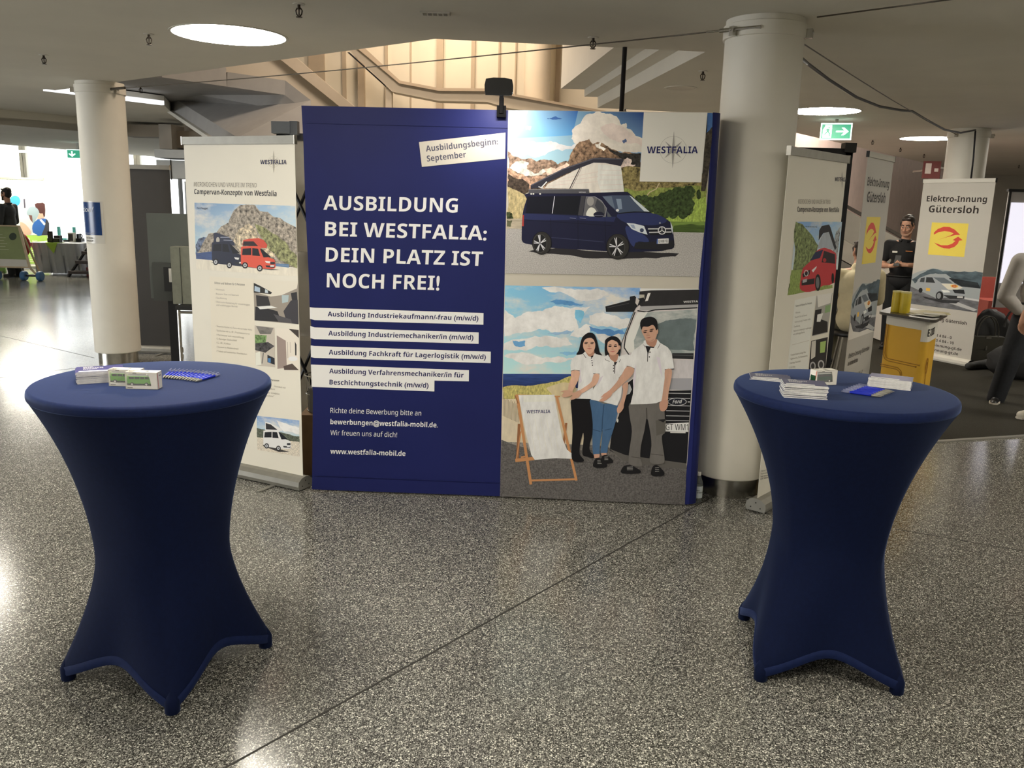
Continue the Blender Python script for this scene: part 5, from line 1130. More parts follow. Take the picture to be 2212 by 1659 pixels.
P.poly(c, [(222, 905), (330, 900), (420, 1010), (503, 1005), (505, 1027), (193, 1078)], '7f9148', 'grass', .05); P.text(c, 'Mercedes-Benz Marco Polo', (318, 609), (398, 611), 10, '3a4460', .02)
P.poly(c, [(398, 755), (425, 680), (450, 640), (480, 640), (520, 740), (528, 770), (455, 750)], '9aa3ad', 'cloth'); P.poly(c, [(408, 700), (412, 630), (430, 600), (480, 590), (490, 610), (532, 750), (520, 768), (478, 640), (440, 650)], '24262c')
P.poly(c, [(278, 1030), (285, 960), (300, 890), (350, 845), (390, 775), (450, 750), (525, 785), (528, 850), (518, 990), (440, 1010), (380, 1045), (320, 1055)], 'b52f36', sm=2); P.poly(c, [(348, 840), (385, 780), (440, 762), (418, 820)], '232c4c'); P.poly(c, [(445, 770), (520, 795), (522, 860), (428, 850)], '2a2026')
P.poly(c, [(360, 905), (395, 875), (392, 890), (370, 920)], 'd0d4da'); P.poly(c, [(296, 930), (350, 900), (345, 935), (300, 955)], '1d1c20'); P.poly(c, [(290, 975), (380, 960), (378, 1000), (290, 1010)], '231f22'); P.poly(c, [(298, 970), (328, 962), (326, 985), (297, 992)], '9a9a9e'); P.ring(c, 322, 925, 13, 20, 5, 'c7c7c9'); P.ell(c, 448, 835, 12, 14, 'a52a30')
P.ell(c, 402, 990, 20, 58, '1a1a1b'); P.ell(c, 400, 990, 12, 40, '6a6a6c'); P.ell(c, 505, 960, 9, 36, '1c1c1d')
P.done('valley_photo', t)
P = Print(pl, .0008); P.clip = fc; P.poly(c, [(245, 1110), (392, 1078), (345, 1420), (335, 1600), (188, 1620)], 'dad4c8')
for i, (x, y, L) in enumerate([(252, 1158, 110), (248, 1205, 34), (244, 1235, 85), (242, 1268, 112), (238, 1300, 42), (234, 1330, 125), (234, 1352, 78), (215, 1495, 105), (212, 1522, 120), (206, 1552, 78), (203, 1582, 45)]):
    P.text(c, ['Fahren und Wohnen für 4 Personen', '/ Wohnraum', '/ Bequeme Sitze und Stauraum', '/ Auch als geräumiger Transporter nutzbar', '/ Standheizung', '/ Elektrische Ausstattung für netzabhängigen', 'und unabhängigen Betrieb', '/ Komplette Küche mit niedriger Höhe', '/ Spülbecken mit ca. 35 L Frischwasservorrat', '/ 2-flammiges Gaskochfeld', '/ Ca. 40 L Kühlbox'][i], (x, y), (x + L, y - L * .2), 13, '8a847a' if i else '5a564e', .02 if i == 0 else 0, res=1)
P.line(c, [(222, 1420), (342, 1388)], 2, 'b7b0a4'); P.done('text_block', t)
P = Print(pl, .0008); P.clip = fc; P.poly(c, [(395, 1080), (505, 1062), (470, 1335), (362, 1360)], '9a9892'); P.poly(c, [(398, 1075), (500, 1062), (490, 1130), (405, 1160)], 'd2cdc6'); P.poly(c, [(385, 1180), (430, 1170), (420, 1240), (470, 1260), (470, 1330), (365, 1355)], '222124'); P.poly(c, [(455, 1150), (492, 1140), (488, 1190), (450, 1200)], '7d9a68'); P.poly(c, [(400, 1210), (440, 1200), (420, 1260), (395, 1260)], 'd5d2cc')
P.done('photo_print', t); P = Print(pl, .0008); P.clip = fc
P.poly(c, [(357, 1392), (472, 1365), (455, 1600), (338, 1620)], '2c2b2e'); P.poly(c, [(360, 1395), (390, 1388), (385, 1500), (355, 1520)], 'b9b4ac'); P.poly(c, [(420, 1400), (460, 1390), (450, 1470), (418, 1475)], '92ad5c'); P.ell(c, 368, 1565, 20, 30, '9c9b9e'); P.ell(c, 425, 1555, 22, 32, 'a5a4a6'); P.ell(c, 425, 1555, 14, 22, '38373a'); P.ell(c, 368, 1565, 12, 20, '333235')
P.done('photo_print', t)
P = Print(pl, .0008); P.clip = fc; c = crop(1450, 900, 250, 1659)
for i, (x, y, L) in enumerate([(1292, 790, 60), (1288, 830, 60), (1284, 870, 60), (1278, 905, 80)]): P.text(c, ['Fahren Wohnen', 'Raumangebot', 'im Innern', 'elf Wochen'][i], (x, y), (x + L * 2.2, y - L * .5), 22, '7c766c', .02 if i > 1 else 0, res=1)
P.done('footer_lettering', t)

# plain dark grey roll-up seen from behind, beyond the left column
t, pl = rollup('rollup_banner', (-4.60, 9.45), (-3.75, 9.40), atY(357, 361, 9.40).z, M_BANG, 'plain dark grey roll-up banner beside the left column')

# ---------------------------------------------------------------- guild banners in the booth at the right
def elektro(a, b, H, label, c, kk, low):
    t, pl = rollup('rollup_banner', a, b, H, M_BANL, label, M_WHITE, foot=0)
    w = (Vector((b[0], b[1])) - Vector((a[0], a[1]))).length
    # artwork laid out on the banner itself, metres from its lower left corner
    L = lambda p: p
    class Q(Print):
        def uv(s, c, pts): return [(p[0] * w, H * p[1]) for p in pts]
    def txt(P, s, x0, x1, y, cap, bold, col='2a2420', shear=0.0):
        V, F = textgeo(s, bold, shear); xa = min(v[0] for v in V); xb = max(v[0] for v in V); P.d += P.STEP
        P.add([pl.w((x0 + (x1 - x0) * (v[0] - xa) / (xb - xa)) * w, y * H + v[1] / CAPH * cap * H, P.d) for v in V], F, P._mi('flat'), alb(col))
    P = Q(pl, .0008); txt(P, 'Elektro-Innung', .08, .92, .885, .031, .02); txt(P, 'Gütersloh', .13, .83, .825, .038, .02); P.done('heading_lettering', t)
    P = Q(pl, .0008); P.poly(None, [(.2, .77), (.72, .77), (.72, .59), (.2, .59)], 'e9bb34')
    P.poly(None, [(.25, .715), (.30, .735), (.38, .748), (.46, .748), (.54, .735), (.625, .708), (.56, .706), (.46, .694), (.32, .675), (.42, .690), (.50, .704), (.53, .714), (.48, .722), (.40, .724), (.32, .718), (.25, .702)], 'c8402c')
    P.poly(None, [(.27, .658), (.34, .640), (.42, .630), (.50, .630), (.57, .642), (.61, .660), (.62, .676), (.67, .680), (.60, .698), (.53, .678), (.57, .674), (.53, .658), (.47, .648), (.38, .646)], 'c8402c'); P.done('guild_emblem', t)
    P = Q(pl, .0008)
    P.poly(None, [(0, .30), (.0, .47), (.1, .49), (.22, .505), (.3, .515), (.5, .51), (.8, .505), (1, .515), (1, .30)], '8f9698'); P.poly(None, [(0, .44), (.12, .475), (.22, .50), (.3, .512), (.6, .508), (1, .515), (1, .43), (.7, .44), (.5, .49), (.2, .47), (.06, .42)], '45545c', 'blur', .03); P.poly(None, [(.55, .47), (.95, .46), (1, .43), (.6, .43)], '23292d', 'blur'); P.poly(None, [(0, .30), (1, .30), (1, .36), (.7, .37), (.4, .35), (0, .40)], '5f6064', 'blur')
    P.poly(None, [(.55, .335), (.95, .305), (1, .315), (.7, .345)], 'a3a4a4'); P.poly(None, [(.7, .365), (1, .36), (1, .37), (.72, .375)], 'b2b3b3')
    P.poly(None, [(.08, .41), (.10, .445), (.18, .465), (.34, .472), (.5, .474), (.56, .465), (.64, .445), (.74, .43), (.80, .415), (.80, .385), (.74, .37), (.56, .362), (.4, .378), (.2, .388), (.09, .395)], '8e9499', sm=2)
    P.poly(None, [(.32, .465), (.48, .468), (.58, .45), (.62, .44), (.45, .438)], '5b646a'); P.poly(None, [(.22, .462), (.31, .464), (.36, .435), (.22, .432)], '2d3134'); P.poly(None, [(.14, .452), (.2, .46), (.2, .432), (.13, .43)], '3a3f42')
    P.poly(None, [(.45, .434), (.62, .44), (.76, .425), (.68, .408), (.56, .405)], 'c4bfae'); P.ell(None, .64, .428, .055, .009, 'dfa52e'); P.ring(None, .64, .428, .03, .005, .006, 'b3502c', 14); P.poly(None, [(.24, .402), (.30, .402), (.30, .384), (.24, .385)], 'dfa52e')
    P.poly(None, [(.62, .408), (.78, .414), (.80, .392), (.66, .39)], '202326'); P.poly(None, [(.46, .40), (.56, .402), (.60, .392), (.50, .386)], 'c9ccc8'); P.poly(None, [(.5, .372), (.8, .38), (.8, .365), (.6, .355)], '2a2c2e'); P.poly(None, [(.70, .376), (.78, .378), (.78, .368), (.70, .366)], 'b5b6b4')
    P.ell(None, .45, .365, .055, .026, '1d1e20'); P.ell(None, .44, .365, .03, .017, '7f8386'); P.ell(None, .16, .384, .03, .014, '1d1e20'); P.poly(None, [(.2, .35), (.45, .345), (.75, .352), (.7, .335), (.5, .328), (.25, .34)], '2c2d30', 'blur')
    P.poly(None, [(0, .30), (0, .40), (.02, .37), (.15, .33), (.4, .318), (.7, .32), (1, .30)], 'c5c1b8') if low else None
    P.done('van_photo', t)
    P = Q(pl, .0008); txt(P, 'Elektro-Innung Gütersloh', .10, .88, .225, .018, .02); P.done('address_line', t); P = Q(pl, .0008); txt(P, 'im Handwerkerhaus', .10, .47, .195, .018, .02); P.done('address_line', t)
    for i, s in enumerate(['Tel.: 0 52 41 / 23 4 84 - 0', 'Fax: 0 52 41 / 23 4 84 - 10', 'info@elektroinnung-gt.de', 'www.elektroinnung-gt.de']): P = Q(pl, .0008); txt(P, s, .10, (.70, .74, .86, .82)[i], .135 - i * .028, .015, .02); P.done('address_line', t)
    return t
HE = atY(2149, 388, 9.95).z
elektro((5.02, 10.82), (5.45, 9.98), HE, 'pale guild banner facing the hall behind the yellow counter', None, None, False)
HE2 = atY(1875, 331, 7.3).z
elektro((2.90, 7.30), (3.40, 7.96), HE2, 'pale guild banner turned edge-on, left of the man in black', None, None, True)
# ---------------------------------------------------------------- things around the left column
p = Vector((-4.185, 8.86, 0)); R = .228
def wrapsheet(a0, a1, z0, z1, dr, n=10):
    g = G(); V = []
    for k in range(n + 1):
        a = a0 + (a1 - a0) * k / n
        for z in (z0, z1): V.append((p.x + (R + dr) * math.cos(a), p.y + (R + dr) * math.sin(a), z))
    g.add(V, [(2 * k, 2 * k + 2, 2 * k + 3, 2 * k + 1) for k in range(n)]); return g
zt, zb_, zm = atY(205, 437, 8.66).z, atY(215, 526, 8.66).z, atY(210, 508, 8.66).z
t = thing('poster', 'deep blue poster with white script taped round the left column', 'poster', (p.x, p.y - .23, zb_))
A0, A1 = math.radians(-158), math.radians(-83)
wrapsheet(A0 - .3, A1 + .1, zb_, zt + .01, .001).build('sheet', mat('poster_sleeve', 'd8d5cc', .25), t, True)
wrapsheet(A0 - .3, A1, zm, zt, .0025).build('blue_field', mat('poster_blue', '123a72', .25, noise=(30, .1)), t, True)
g = G()
def wraptext(g, s, a0, a1, z, cap, sh=.0, bold=.02):
    V, F = textgeo(s, bold, sh); x0 = min(v[0] for v in V); x1 = max(v[0] for v in V)
    g.add([(p.x + (R + .0032) * math.cos(a0 + (a1 - a0) * (v[0] - x0) / (x1 - x0)), p.y + (R + .0032) * math.sin(a0 + (a1 - a0) * (v[0] - x0) / (x1 - x0)), z + v[1] / CAPH * cap) for v in V], F)
wraptext(g, 'Aktion!', math.radians(-170), math.radians(-100), atY(200, 458, 8.65).z, .055, .35, -1)
wraptext(g, 'stadtwerke-gt.de', math.radians(-140), math.radians(-105), atY(205, 505, 8.65).z, .009, 0, -1); g.build('lettering', mat('poster_white', 'd5dade', .5), t)
g = G(); wraptext(g, 'KÖNIG', math.radians(-135), math.radians(-108), atY(205, 516, 8.65).z, .014); wraptext(g, 'GROUP', math.radians(-135), math.radians(-108), atY(205, 522, 8.65).z, .014); g.build('mark', M_BLKP, t)

# grey display screen seen from behind, its trolley and a chair
t = thing('display_screen', 'large grey flat display seen from the back, before the grey roll-up', 'screen', (-3.1, 7.9, 0))
Yd = 7.9; a = atY(318, 460, Yd); b = atY(415, 646, Yd); cx = (a.x + b.x) / 2; M_SCR = mat('screen_back', '565a55', .5, .1)
g = G(); g.box((cx, Yd, (a.z + b.z) / 2), (b.x - a.x, .05, a.z - b.z)); g.build('housing', M_SCR, t)
q0 = atY(330, 567, Yd - .05); q1 = atY(374, 650, Yd - .05); g = G(); g.box(((q0.x + q1.x) / 2, Yd - .045, (q0.z + q1.z) / 2), (q1.x - q0.x, .05, q0.z - q1.z)); g.build('electronics_bay', mat('bay_dark', '3c3e3a', .5), t)
q0 = atY(352, 577, Yd - .08); q1 = atY(374, 630, Yd - .08); g = G(); g.box(((q0.x + q1.x) / 2, Yd - .072, (q0.z + q1.z) / 2), (q1.x - q0.x, .006, q0.z - q1.z)); g.build('recess', M_BLKP, t)
q0 = atY(363, 580, Yd - .09); q1 = atY(372, 610, Yd - .09); g = G(); g.box(((q0.x + q1.x) / 2, Yd - .078, (q0.z + q1.z) / 2), (q1.x - q0.x, .004, q0.z - q1.z)); g.build('rating_plate', M_WHITE, t)
g = G(); g.box((cx, Yd + .02, b.z / 2), (.08, .05, b.z)); g.box((cx, Yd + .14, .02), (.5, .28, .04)); g.build('stand', M_BLACK, t)
q0 = atY(373, 532, 7.55); q1 = atY(425, 656, 7.55); t = thing('padded_case', 'olive grey padded case standing on the chair behind the left roll-up', 'case', ((q0.x + q1.x) / 2, 7.55, q1.z))
g = G(); g.box(((q0.x + q1.x) / 2, 7.55, (q0.z + q1.z) / 2), (q1.x - q0.x, .12, q0.z - q1.z)); g.build('body', mat('olive_cloth', '6a6c60', .8, noise=(25, .1)), t)
q2 = atY(390, 590, 7.48); g = G(); g.box((q2.x, 7.488, (q0.z + q1.z) / 2), (.004, .004, (q0.z - q1.z) * .98)); g.build('seam', M_BLKP, t)
t = thing('chair', 'black seated chair with silver legs behind the left roll-up', 'chair', (-2.95, 7.62, 0))
zs = q1.z - .003; lx = atY(400, 700, 7.55).x
g = G(); g.box((lx + .22, 7.62, zs - .02), (.48, .46, .036)); g.build('seat', M_BLKP, t)
for dx, dy in ((0, -.2), (.44, -.2), (0, .2), (.44, .2)):
    g = G(); g.tube([(lx + dx, 7.62 + dy, zs - .04), (lx + dx, 7.62 + dy, .0)], .015, 8); g.build('leg', M_STEEL, t)
g = G()
for dy in (-.2, .2): g = G(); g.tube([(lx, 7.62 + dy, zs - .06), (lx + .44, 7.62 + dy, zs - .06)], .012, 8); g.build('side_rail', M_STEEL, t)

# ---------------------------------------------------------------- far left: utility booth by the windows
M_GREEN = mat('fresh_green_print', 'a3c54a', .5); M_LIME = mat('dull_green_board', '8e9a66', .5)
ca = Plane(atY(40, 590, 19.6), 0)
w0 = ca.px(3, 600)[0]; w1 = ca.px(112, 600)[0]; H1 = ca.px(50, 385)[1]; O_ = ca.w(w0, 0)
t, pl = rollup('rollup_banner', (O_.x, 19.6), (ca.w(w1, 0).x, 19.6), H1, mat('bright_banner_film', 'f2f2ef', .5), 'bright utility banner with a welder photo at the far left', foot=0)
c = crop(0, 380, 200, 1382)
P = Print(pl, .003, .8); P.text(c, 'STADTWERKE', (88, 75), (318, 80), 28, '9a9c9c', -1); P.text(c, 'GÜTERSLOH', (92, 115), (292, 118), 25, '9a9c9c', -1); P.done('heading_lettering', t)
P = Print(pl, .003, .9)
P.poly(c, [(200, 262), (700, 275), (735, 885), (330, 885), (300, 700), (210, 600)], 'c9c5d2'); P.ell(c, 225, 375, 80, 82, '2e8dbb'); P.poly(c, [(350, 345), (375, 345), (385, 480), (360, 480)], '4a4654')
P.poly(c, [(520, 420), (600, 405), (670, 420), (672, 600), (640, 600), (560, 520)], '4f2d30', sm=2); P.poly(c, [(560, 560), (640, 560), (660, 640), (560, 660)], 'c99d8c')
P.poly(c, [(400, 560), (430, 480), (490, 455), (560, 490), (585, 560), (540, 650), (500, 710), (450, 620)], '8f9fae', sm=3); P.poly(c, [(430, 580), (480, 590), (490, 700), (450, 650)], '6c4a4a')
P.poly(c, [(485, 740), (560, 650), (690, 640), (720, 720), (640, 885), (520, 880), (490, 830)], '2f62b5', sm=2); P.poly(c, [(590, 655), (620, 645), (690, 720), (660, 740)], 'dfe2e6'); P.poly(c, [(690, 640), (735, 700), (738, 885), (620, 885), (670, 760)], '3f3d4a')
P.poly(c, [(300, 690), (380, 720), (460, 820), (460, 870), (380, 880), (320, 800)], 'd3aa98', sm=2); P.poly(c, [(480, 840), (540, 870), (560, 885), (470, 885)], 'e3e3e6')
P.done('welder_photo', t)
P = Print(pl, .003, .8); P.poly(c, [(330, 885), (705, 890), (722, 1310), (400, 1310)], 'a6cc52'); P.text(c, 'A', (385, 1010), (465, 1012), 88, 'eef2e6', .03); P.text(c, 'Bewirb', (484, 985), (560, 988), 26, 'eef2e6', .03); P.ell(c, 445, 1043, 28, 14, '4a90b8')
for k in range(7): P.line(c, [(440, 1115 + 27 * k), (600, 1118 + 27 * k)], 10, 'd8e6b4')
P.done('green_panel', t)
# green wall panel at the very edge
bx = atY(2, 470, 18.4); g = G(); g.box((bx.x - .5, 18.4, 1.05), (1.0, .04, 2.1)); t = thing('partition_panel', 'green partition panel at the far left edge', 'panel', (bx.x - .5, 18.4, 0)); g.build('panel', mat('leaf_green_print', '6f9440', .5), t)
g = G(); g.box((bx.x - .5, 18.4, .02), (.9, .4, .04)); g.build('base', M_ALU, t)

# A-board on blue wheels
Ye = 16.9; q = [atY(x, y, Ye + o) for x, y, o in [(-60, 488, .25), (44, 488, .25), (68, 580, 0), (-60, 583, 0)]]
t = thing('display_board', 'slanted green notice board in a pale wooden frame on blue wheels', 'notice board', (q[2].x - .4, Ye, 0))
up = (q[1] - q[2]); rt = Vector((1, 0, 0)); nn = rt.cross(up).normalized()
if nn.y > 0: nn = -nn
M_PALEW = mat('pale_wood', 'cbb896', .6, noise=(12, .08)); xl = -1.1
def bp(u, v, d): return Vector((q[2].x, Ye, q[2].z)) + Vector((u - .0, 0, 0)) + up * v + nn * d + Vector((.0, 0, 0))
g = G()
sk = lambda u, v: Vector((q[2].x + (q[1].x - q[2].x) * v + u, Ye + .25 * v, q[2].z + (q[1].z - q[2].z) * v))
def quadp(g, u0, v0, u1, v1, d, th): g.prism([sk(u0, v0) + nn * d, sk(u1, v0) + nn * d, sk(u1, v1) + nn * d, sk(u0, v1) + nn * d], nn * th)
quadp(g, xl, 0, 0, .03, 0, .03); quadp(g, xl, .97, 0, 1, 0, .03); quadp(g, -.045, .03, 0, .97, 0, .03); quadp(g, xl, .03, xl + .045, .97, 0, .03); g.build('frame', M_PALEW, t)
g = G(); quadp(g, xl + .03, .2, -.045, .97, .002, .01); quadp(g, xl + .03, .03, -.045, .2, .002, .008); g.build('board', M_LIME, t)
g = G(); quadp(g, xl + .03, .03, -.045, .20, .012, .002); g.build('white_band', M_WHITE, t)
g = G(); cc = sk(-.20, .74) + nn * .014; g.lathe([(0, 0), (.075, 0)], 24, cc, None, Vector((0, 0, 1)).rotation_difference(nn).to_matrix()); g.build('round_mark', mat('mark_grey', '5f6e5c', .5), t)
g = G()
for k in range(6): quadp(g, xl + .1, .42 + .07 * k, -.35 - .05 * (k % 2), .435 + .07 * k, .0125, .001)
g.build('lettering', mat('faint_white', 'b9c09a', .6), t)
g = G(); 
for u in (-.02, xl + .1): g = G(); g.tube([sk(u, 0), Vector((q[2].x + u + .1, Ye + .02, .12))], .022, 8); g.tube([sk(u, .95), Vector((q[2].x + u - .1, Ye + .5, .12))], .02, 8); g.build('strut', M_PALEW, t)
pass
for u in (.0, -.85):
    g = G(); g.tube([Vector((q[2].x + u - .18, Ye, .10)), Vector((q[2].x + u + .18, Ye, .10))], .02, 8); g.build('axle', M_BLACK, t)
    for s in (-1, 1):
        g = G(); g.lathe([(.05, -.045), (.085, -.045), (.095, -.03), (.095, .03), (.085, .045), (.05, .045)], 20, Vector((q[2].x + u + s * .16, Ye, .096)), None, Matrix.Rotation(pi / 2, 3, 'Y')); g.build('wheel', mat('blue_urethane', '3f6d9a', .5), t, True, sharp=.6)

# cloth-covered table with demo objects
Yt = 18.6; a = atY(82, 522, Yt); b = atY(188, 524, Yt); zt = a.z; t = thing('demo_table', 'table under a floor-length white cloth by the bright windows', 'table', ((a.x + b.x) / 2, Yt, 0))
M_WCL = mat('white_tablecloth', 'b9bcc2', .8, noise=(5, .05)); g = G(); w = b.x - a.x; N = 40; V = []; k2 = []
ring = []
for k in range(N): 
    ring.append((a.x + w * k / N, Yt - .35))
for k in range(16): ring.append((b.x, Yt - .35 + .7 * k / 16))
for k in range(N): ring.append((b.x - w * k / N, Yt + .35))
for k in range(16): ring.append((a.x, Yt + .35 - .7 * k / 16))
M_ = len(ring)
for z in (zt, zt * .6, .03):
    for i, (x, y) in enumerate(ring):
        f = (1 - z / zt); V.append((x + .05 * f * math.sin(i * 1.1) + (.28 if x < a.x + .05 else 0) * f, y + .05 * f * math.sin(i * 1.7) + (.1 * f if y < Yt else 0), z))
fs = [(r * M_ + i, r * M_ + (i + 1) % M_, (r + 1) * M_ + (i + 1) % M_, (r + 1) * M_ + i) for r in range(2) for i in range(M_)] + [tuple(range(M_))]
g.add(V, fs); g.build('cloth', M_WCL, t, True, sharp=.7)
q = atY(111, 523, Yt - .36); g = G(); g.prism([Vector((q.x - .13, Yt - .375, zt + .004)), Vector((q.x + .13, Yt - .375, zt + .004)), Vector((q.x + .04, Yt - .38, zt - .22))], (0, .006, 0)); g.prism([(q.x - .13, Yt - .37, zt + .002), (q.x + .13, Yt - .37, zt + .002), (q.x + .1, Yt, zt + .002), (q.x - .3, Yt, zt + .002)], (0, 0, .004)); g.build('green_runner', M_GREEN, t)
for i, (x0, x1, y0, m, nm, lb) in enumerate([(103, 113, 500, 'photo_frame', 'picture_stand', 'small dark picture stand at the left of the demo table'), (105, 131, 515, 'flat_case', 'tool_tray', 'low black tray on the demo table'), (119, 131, 509, 'black_box', 'meter', 'square black device on the demo table'),
                                         (137, 148, 514, 'cable_coil', 'cable_coil', 'dark coil of cable on the demo table'), (149, 161, 503, 'photo', 'framed_picture', 'white framed dark picture on the demo table'), (163, 178, 505, 'machine', 'coffee_machine', 'black machine at the right end of the demo table')]):
    y = Yt - .30 + .115 * i; qa = atY(x0 + (2.5 if i > 4 else 0), y0, y); qb = atY(x1, y0, y); h = max(.03, qa.z - zt); tt = thing(nm, lb, nm.replace('_', ' '), ((qa.x + qb.x) / 2, y, zt + .005)); cx = (qa.x + qb.x) / 2; ww = qb.x - qa.x
    if nm == 'cable_coil':
        g = G(); g.tube([(cx + ww * .5 * math.cos(a_ * .5), y + .04 * math.sin(a_ * .5), zt + .02 + .004 * a_ / 6) for a_ in range(40)], .012, 6); g.build('cable', M_BLKP, tt)
    elif nm == 'coffee_machine':
        g = G(); g.box((cx, y, zt + .009 + h * .2), (ww, .16, h * .4)); g.box((cx - ww * .3, y + .04, zt + h * .5), (ww * .35, .12, h)); g.build('body', M_BLKP, tt); g = G(); g.tube([(cx + ww * .3, y, zt + h * .4), (cx + ww * .45, y, zt + h * .8), (cx + ww * .2, y, zt + h), (cx, y, zt + h)], .012, 8); g.build('handle', M_BLACK, tt)
    else:
        g = G(); g.box((cx, y, zt + .005 + h / 2), (ww, .12 if h < .2 else .03, h)); g.build('body', M_BLKP if nm != 'framed_picture' else M_WHITE, tt)
        g = G(); g.box((cx, y - (.062 if h < .2 else .016), zt + .005 + h * .5), (ww * .8, .004, h * .75)); g.build('face', mat('dim_face', '46423e', .4), tt)
# teal brackets standing on the sill behind
for i, x in enumerate((133, 158)):
    q = atY(x, 487, 18.90); s = 1 if i else -1; tt = thing('bracket_model', ['teal corner bracket at the left on the back of the demo table', 'teal corner bracket at the right on the back of the demo table'][i], 'model', (q.x, 18.85, zt), 0, 'teal corner brackets')
    g = G(); g.box((q.x + s * .04, 18.85, zt + .16), (.05, .05, .32)); g.box((q.x - s * .02, 18.85, zt + .05), (.18, .05, .05)); g.build('bracket', mat('teal_plastic', '4fb0ac', .5), tt)
# step ladder leaning at the end of the table
t = thing('step_ladder', 'dark step ladder half hidden by the left column', 'ladder', atY(150, 598, 17.6))
fz = fl(147, 598); Yl = fz.y; tp = atY(186, 515, Yl + .0); dx = tp.x - fz.x
for s in (0, .55):
    g = G(); g.tube([(fz.x + s, Yl, .0), (tp.x + s, Yl + .35, tp.z)], .035, 8); g.build('rail', M_BLACK, t)
for k, f in enumerate((.12, .38, .62, .86)):
    g = G(); g.box((fz.x + dx * f + .3, Yl + .35 * f, tp.z * f), (.62, .22, .06)); g.build('tread', mat('brown_tread', '3b2f2a', .6), t)
g = G(); q = fl(182, 602); g.box((q.x, q.y + .75, .09), (.5, .3, .18)); props(g.build('tool_box', mat('red_box', '7a2a22', .5)), 'low red box on the floor behind the step ladder', 'box')
g = G(); q = atY(57, 560, 18.1); g.ball((q.x - .1, 18.1, .62), (.22, .1, .27)); tt = thing('beanbag_chair', 'red rounded seat half hidden by the slanted green board', 'seat', (q.x - .1, 18.1, 0)); g.build('shell', mat('red_shell', 'b02a22', .5), tt, True)
g = G(); g.tube([(q.x - .1, 18.1, 0), (q.x - .1, 18.1, .5)], .03, 8); g.lathe([(.2, 0), (.2, .02)], 20, (q.x - .1, 18.1, 0)); g.build('stem', M_STEEL, tt)
# hanging emergency signs and pendant
def exitsign(px, Y, w, h, label, arrow, rz=0, z=None):
    p = atY(*px, Y); t = thing('exit_sign', label, 'exit sign', p, rz); rot = Matrix.Rotation(rz, 3, 'Z'); f = lambda x, z, d=0: p + rot @ Vector((x, -d, z))
    g = G(); g.prism([f(-w / 2, -h / 2), f(w / 2, -h / 2), f(w / 2, h / 2), f(-w / 2, h / 2)], rot @ Vector((0, .02, 0))); g.build('lit_panel', mat('exit_white', 'e8fff6', .4, emit=(.75, 1, .92), es=1.3), t)
    g = G(); g.prism([f(-w * .46, -h * .42, .001), f(w * .46, -h * .42, .001), f(w * .46, h * .42, .001), f(-w * .46, h * .42, .001)], rot @ Vector((0, -.001, 0))); g.build('green_field', mat('exit_green', '0b6b4a', .4, emit=(.005, .20, .11), es=1.0), t)
    g = G()
    def pp(pts): g.prism([f(x * w, y * h, .003) for x, y in pts], rot @ Vector((0, -.001, 0)))
    if arrow == 'r':
        pp([(.0, -.05), (.26, -.05), (.17, -.22), (.26, -.22), (.40, 0), (.26, .22), (.17, .22), (.26, .05), (0, .05)]); g.build('arrow', MATS['exit_white'], t); g = G()
        pp([(-.42, -.38), (-.14, -.38), (-.14, .38), (-.36, .38), (-.36, .30), (-.42, .1)])
    else:
        pp([(-.28, .3), (-.22, .3), (-.22, -.05), (-.12, .08), (-.1, -.02), (-.25, -.3), (-.4, -.02), (-.38, .08), (-.28, -.05)]); g.build('arrow', MATS['exit_white'], t); g = G(); pp([(.1, -.38), (.4, -.38), (.4, .38), (.1, .38)])
    g.build('doorway', MATS['exit_white'], t)
    g = G()
    def pq(pts): g.prism([f(x * w, y * h, .0045) for x, y in pts], rot @ Vector((0, -.001, 0)))
    o = -.27 if arrow == 'r' else .25
    pq([(o + .02, .26), (o + .06, .26), (o + .06, .18), (o + .02, .18)]); pq([(o - .02, .16), (o + .05, .14), (o + .04, -.02), (o + .09, -.12), (o + .08, -.3), (o + .05, -.3), (o + .05, -.14), (o - .0, -.04), (o - .06, -.18), (o - .13, -.2), (o - .13, -.16), (o - .08, -.13), (o - .03, .0)]); pq([(o - .02, .15), (o - .08, .06), (o - .07, .03), (o, .1)]); pq([(o + .05, .13), (o + .10, .04), (o + .09, .02), (o + .04, .08)])
    g.build('runner', MATS['exit_green'], t)
    g = G(); zt = z if z else ZC; tp = f(0, 0); g.box((tp.x, tp.y + .01, (p.z + h / 2 + zt) / 2), (.03, .03, max(.02, zt - p.z - h / 2))); g.build('hanger', M_ALU, t)
exitsign((1806, 284), 10.3, .345, .19, 'lit green running-man exit sign with right arrow hanging at upper right', 'r', -.30)
exitsign((168, 333), 15.5, .40, .16, 'pale green exit sign with down arrow beside the left column', 'd', 0, 2.6)
q = atY(190, 296, 15.0); t = thing('pendant_lamp', 'small glowing pendant lamp left of the left column', 'pendant lamp', q)
g = G(); g.lathe([(.02, .09), (.16, .02), (.19, -.01), (.18, -.02)], 24, q, caps=False); g.build('shade', M_WHITE, t, True)
g = G(); g.lathe([(0, -.018), (.17, -.018)], 24, q); g.build('bulb', mat('pendant_glow', 'ffffff', emit=(1, .95, .85), es=5), t)
g = G(); g.box(q + Vector((0, 0, .10)), (.12, .06, .04)); g.tube([q + Vector((0, 0, .05)), (q.x, q.y, 2.6)], .012, 6); g.build('stem', M_BLACK, t)

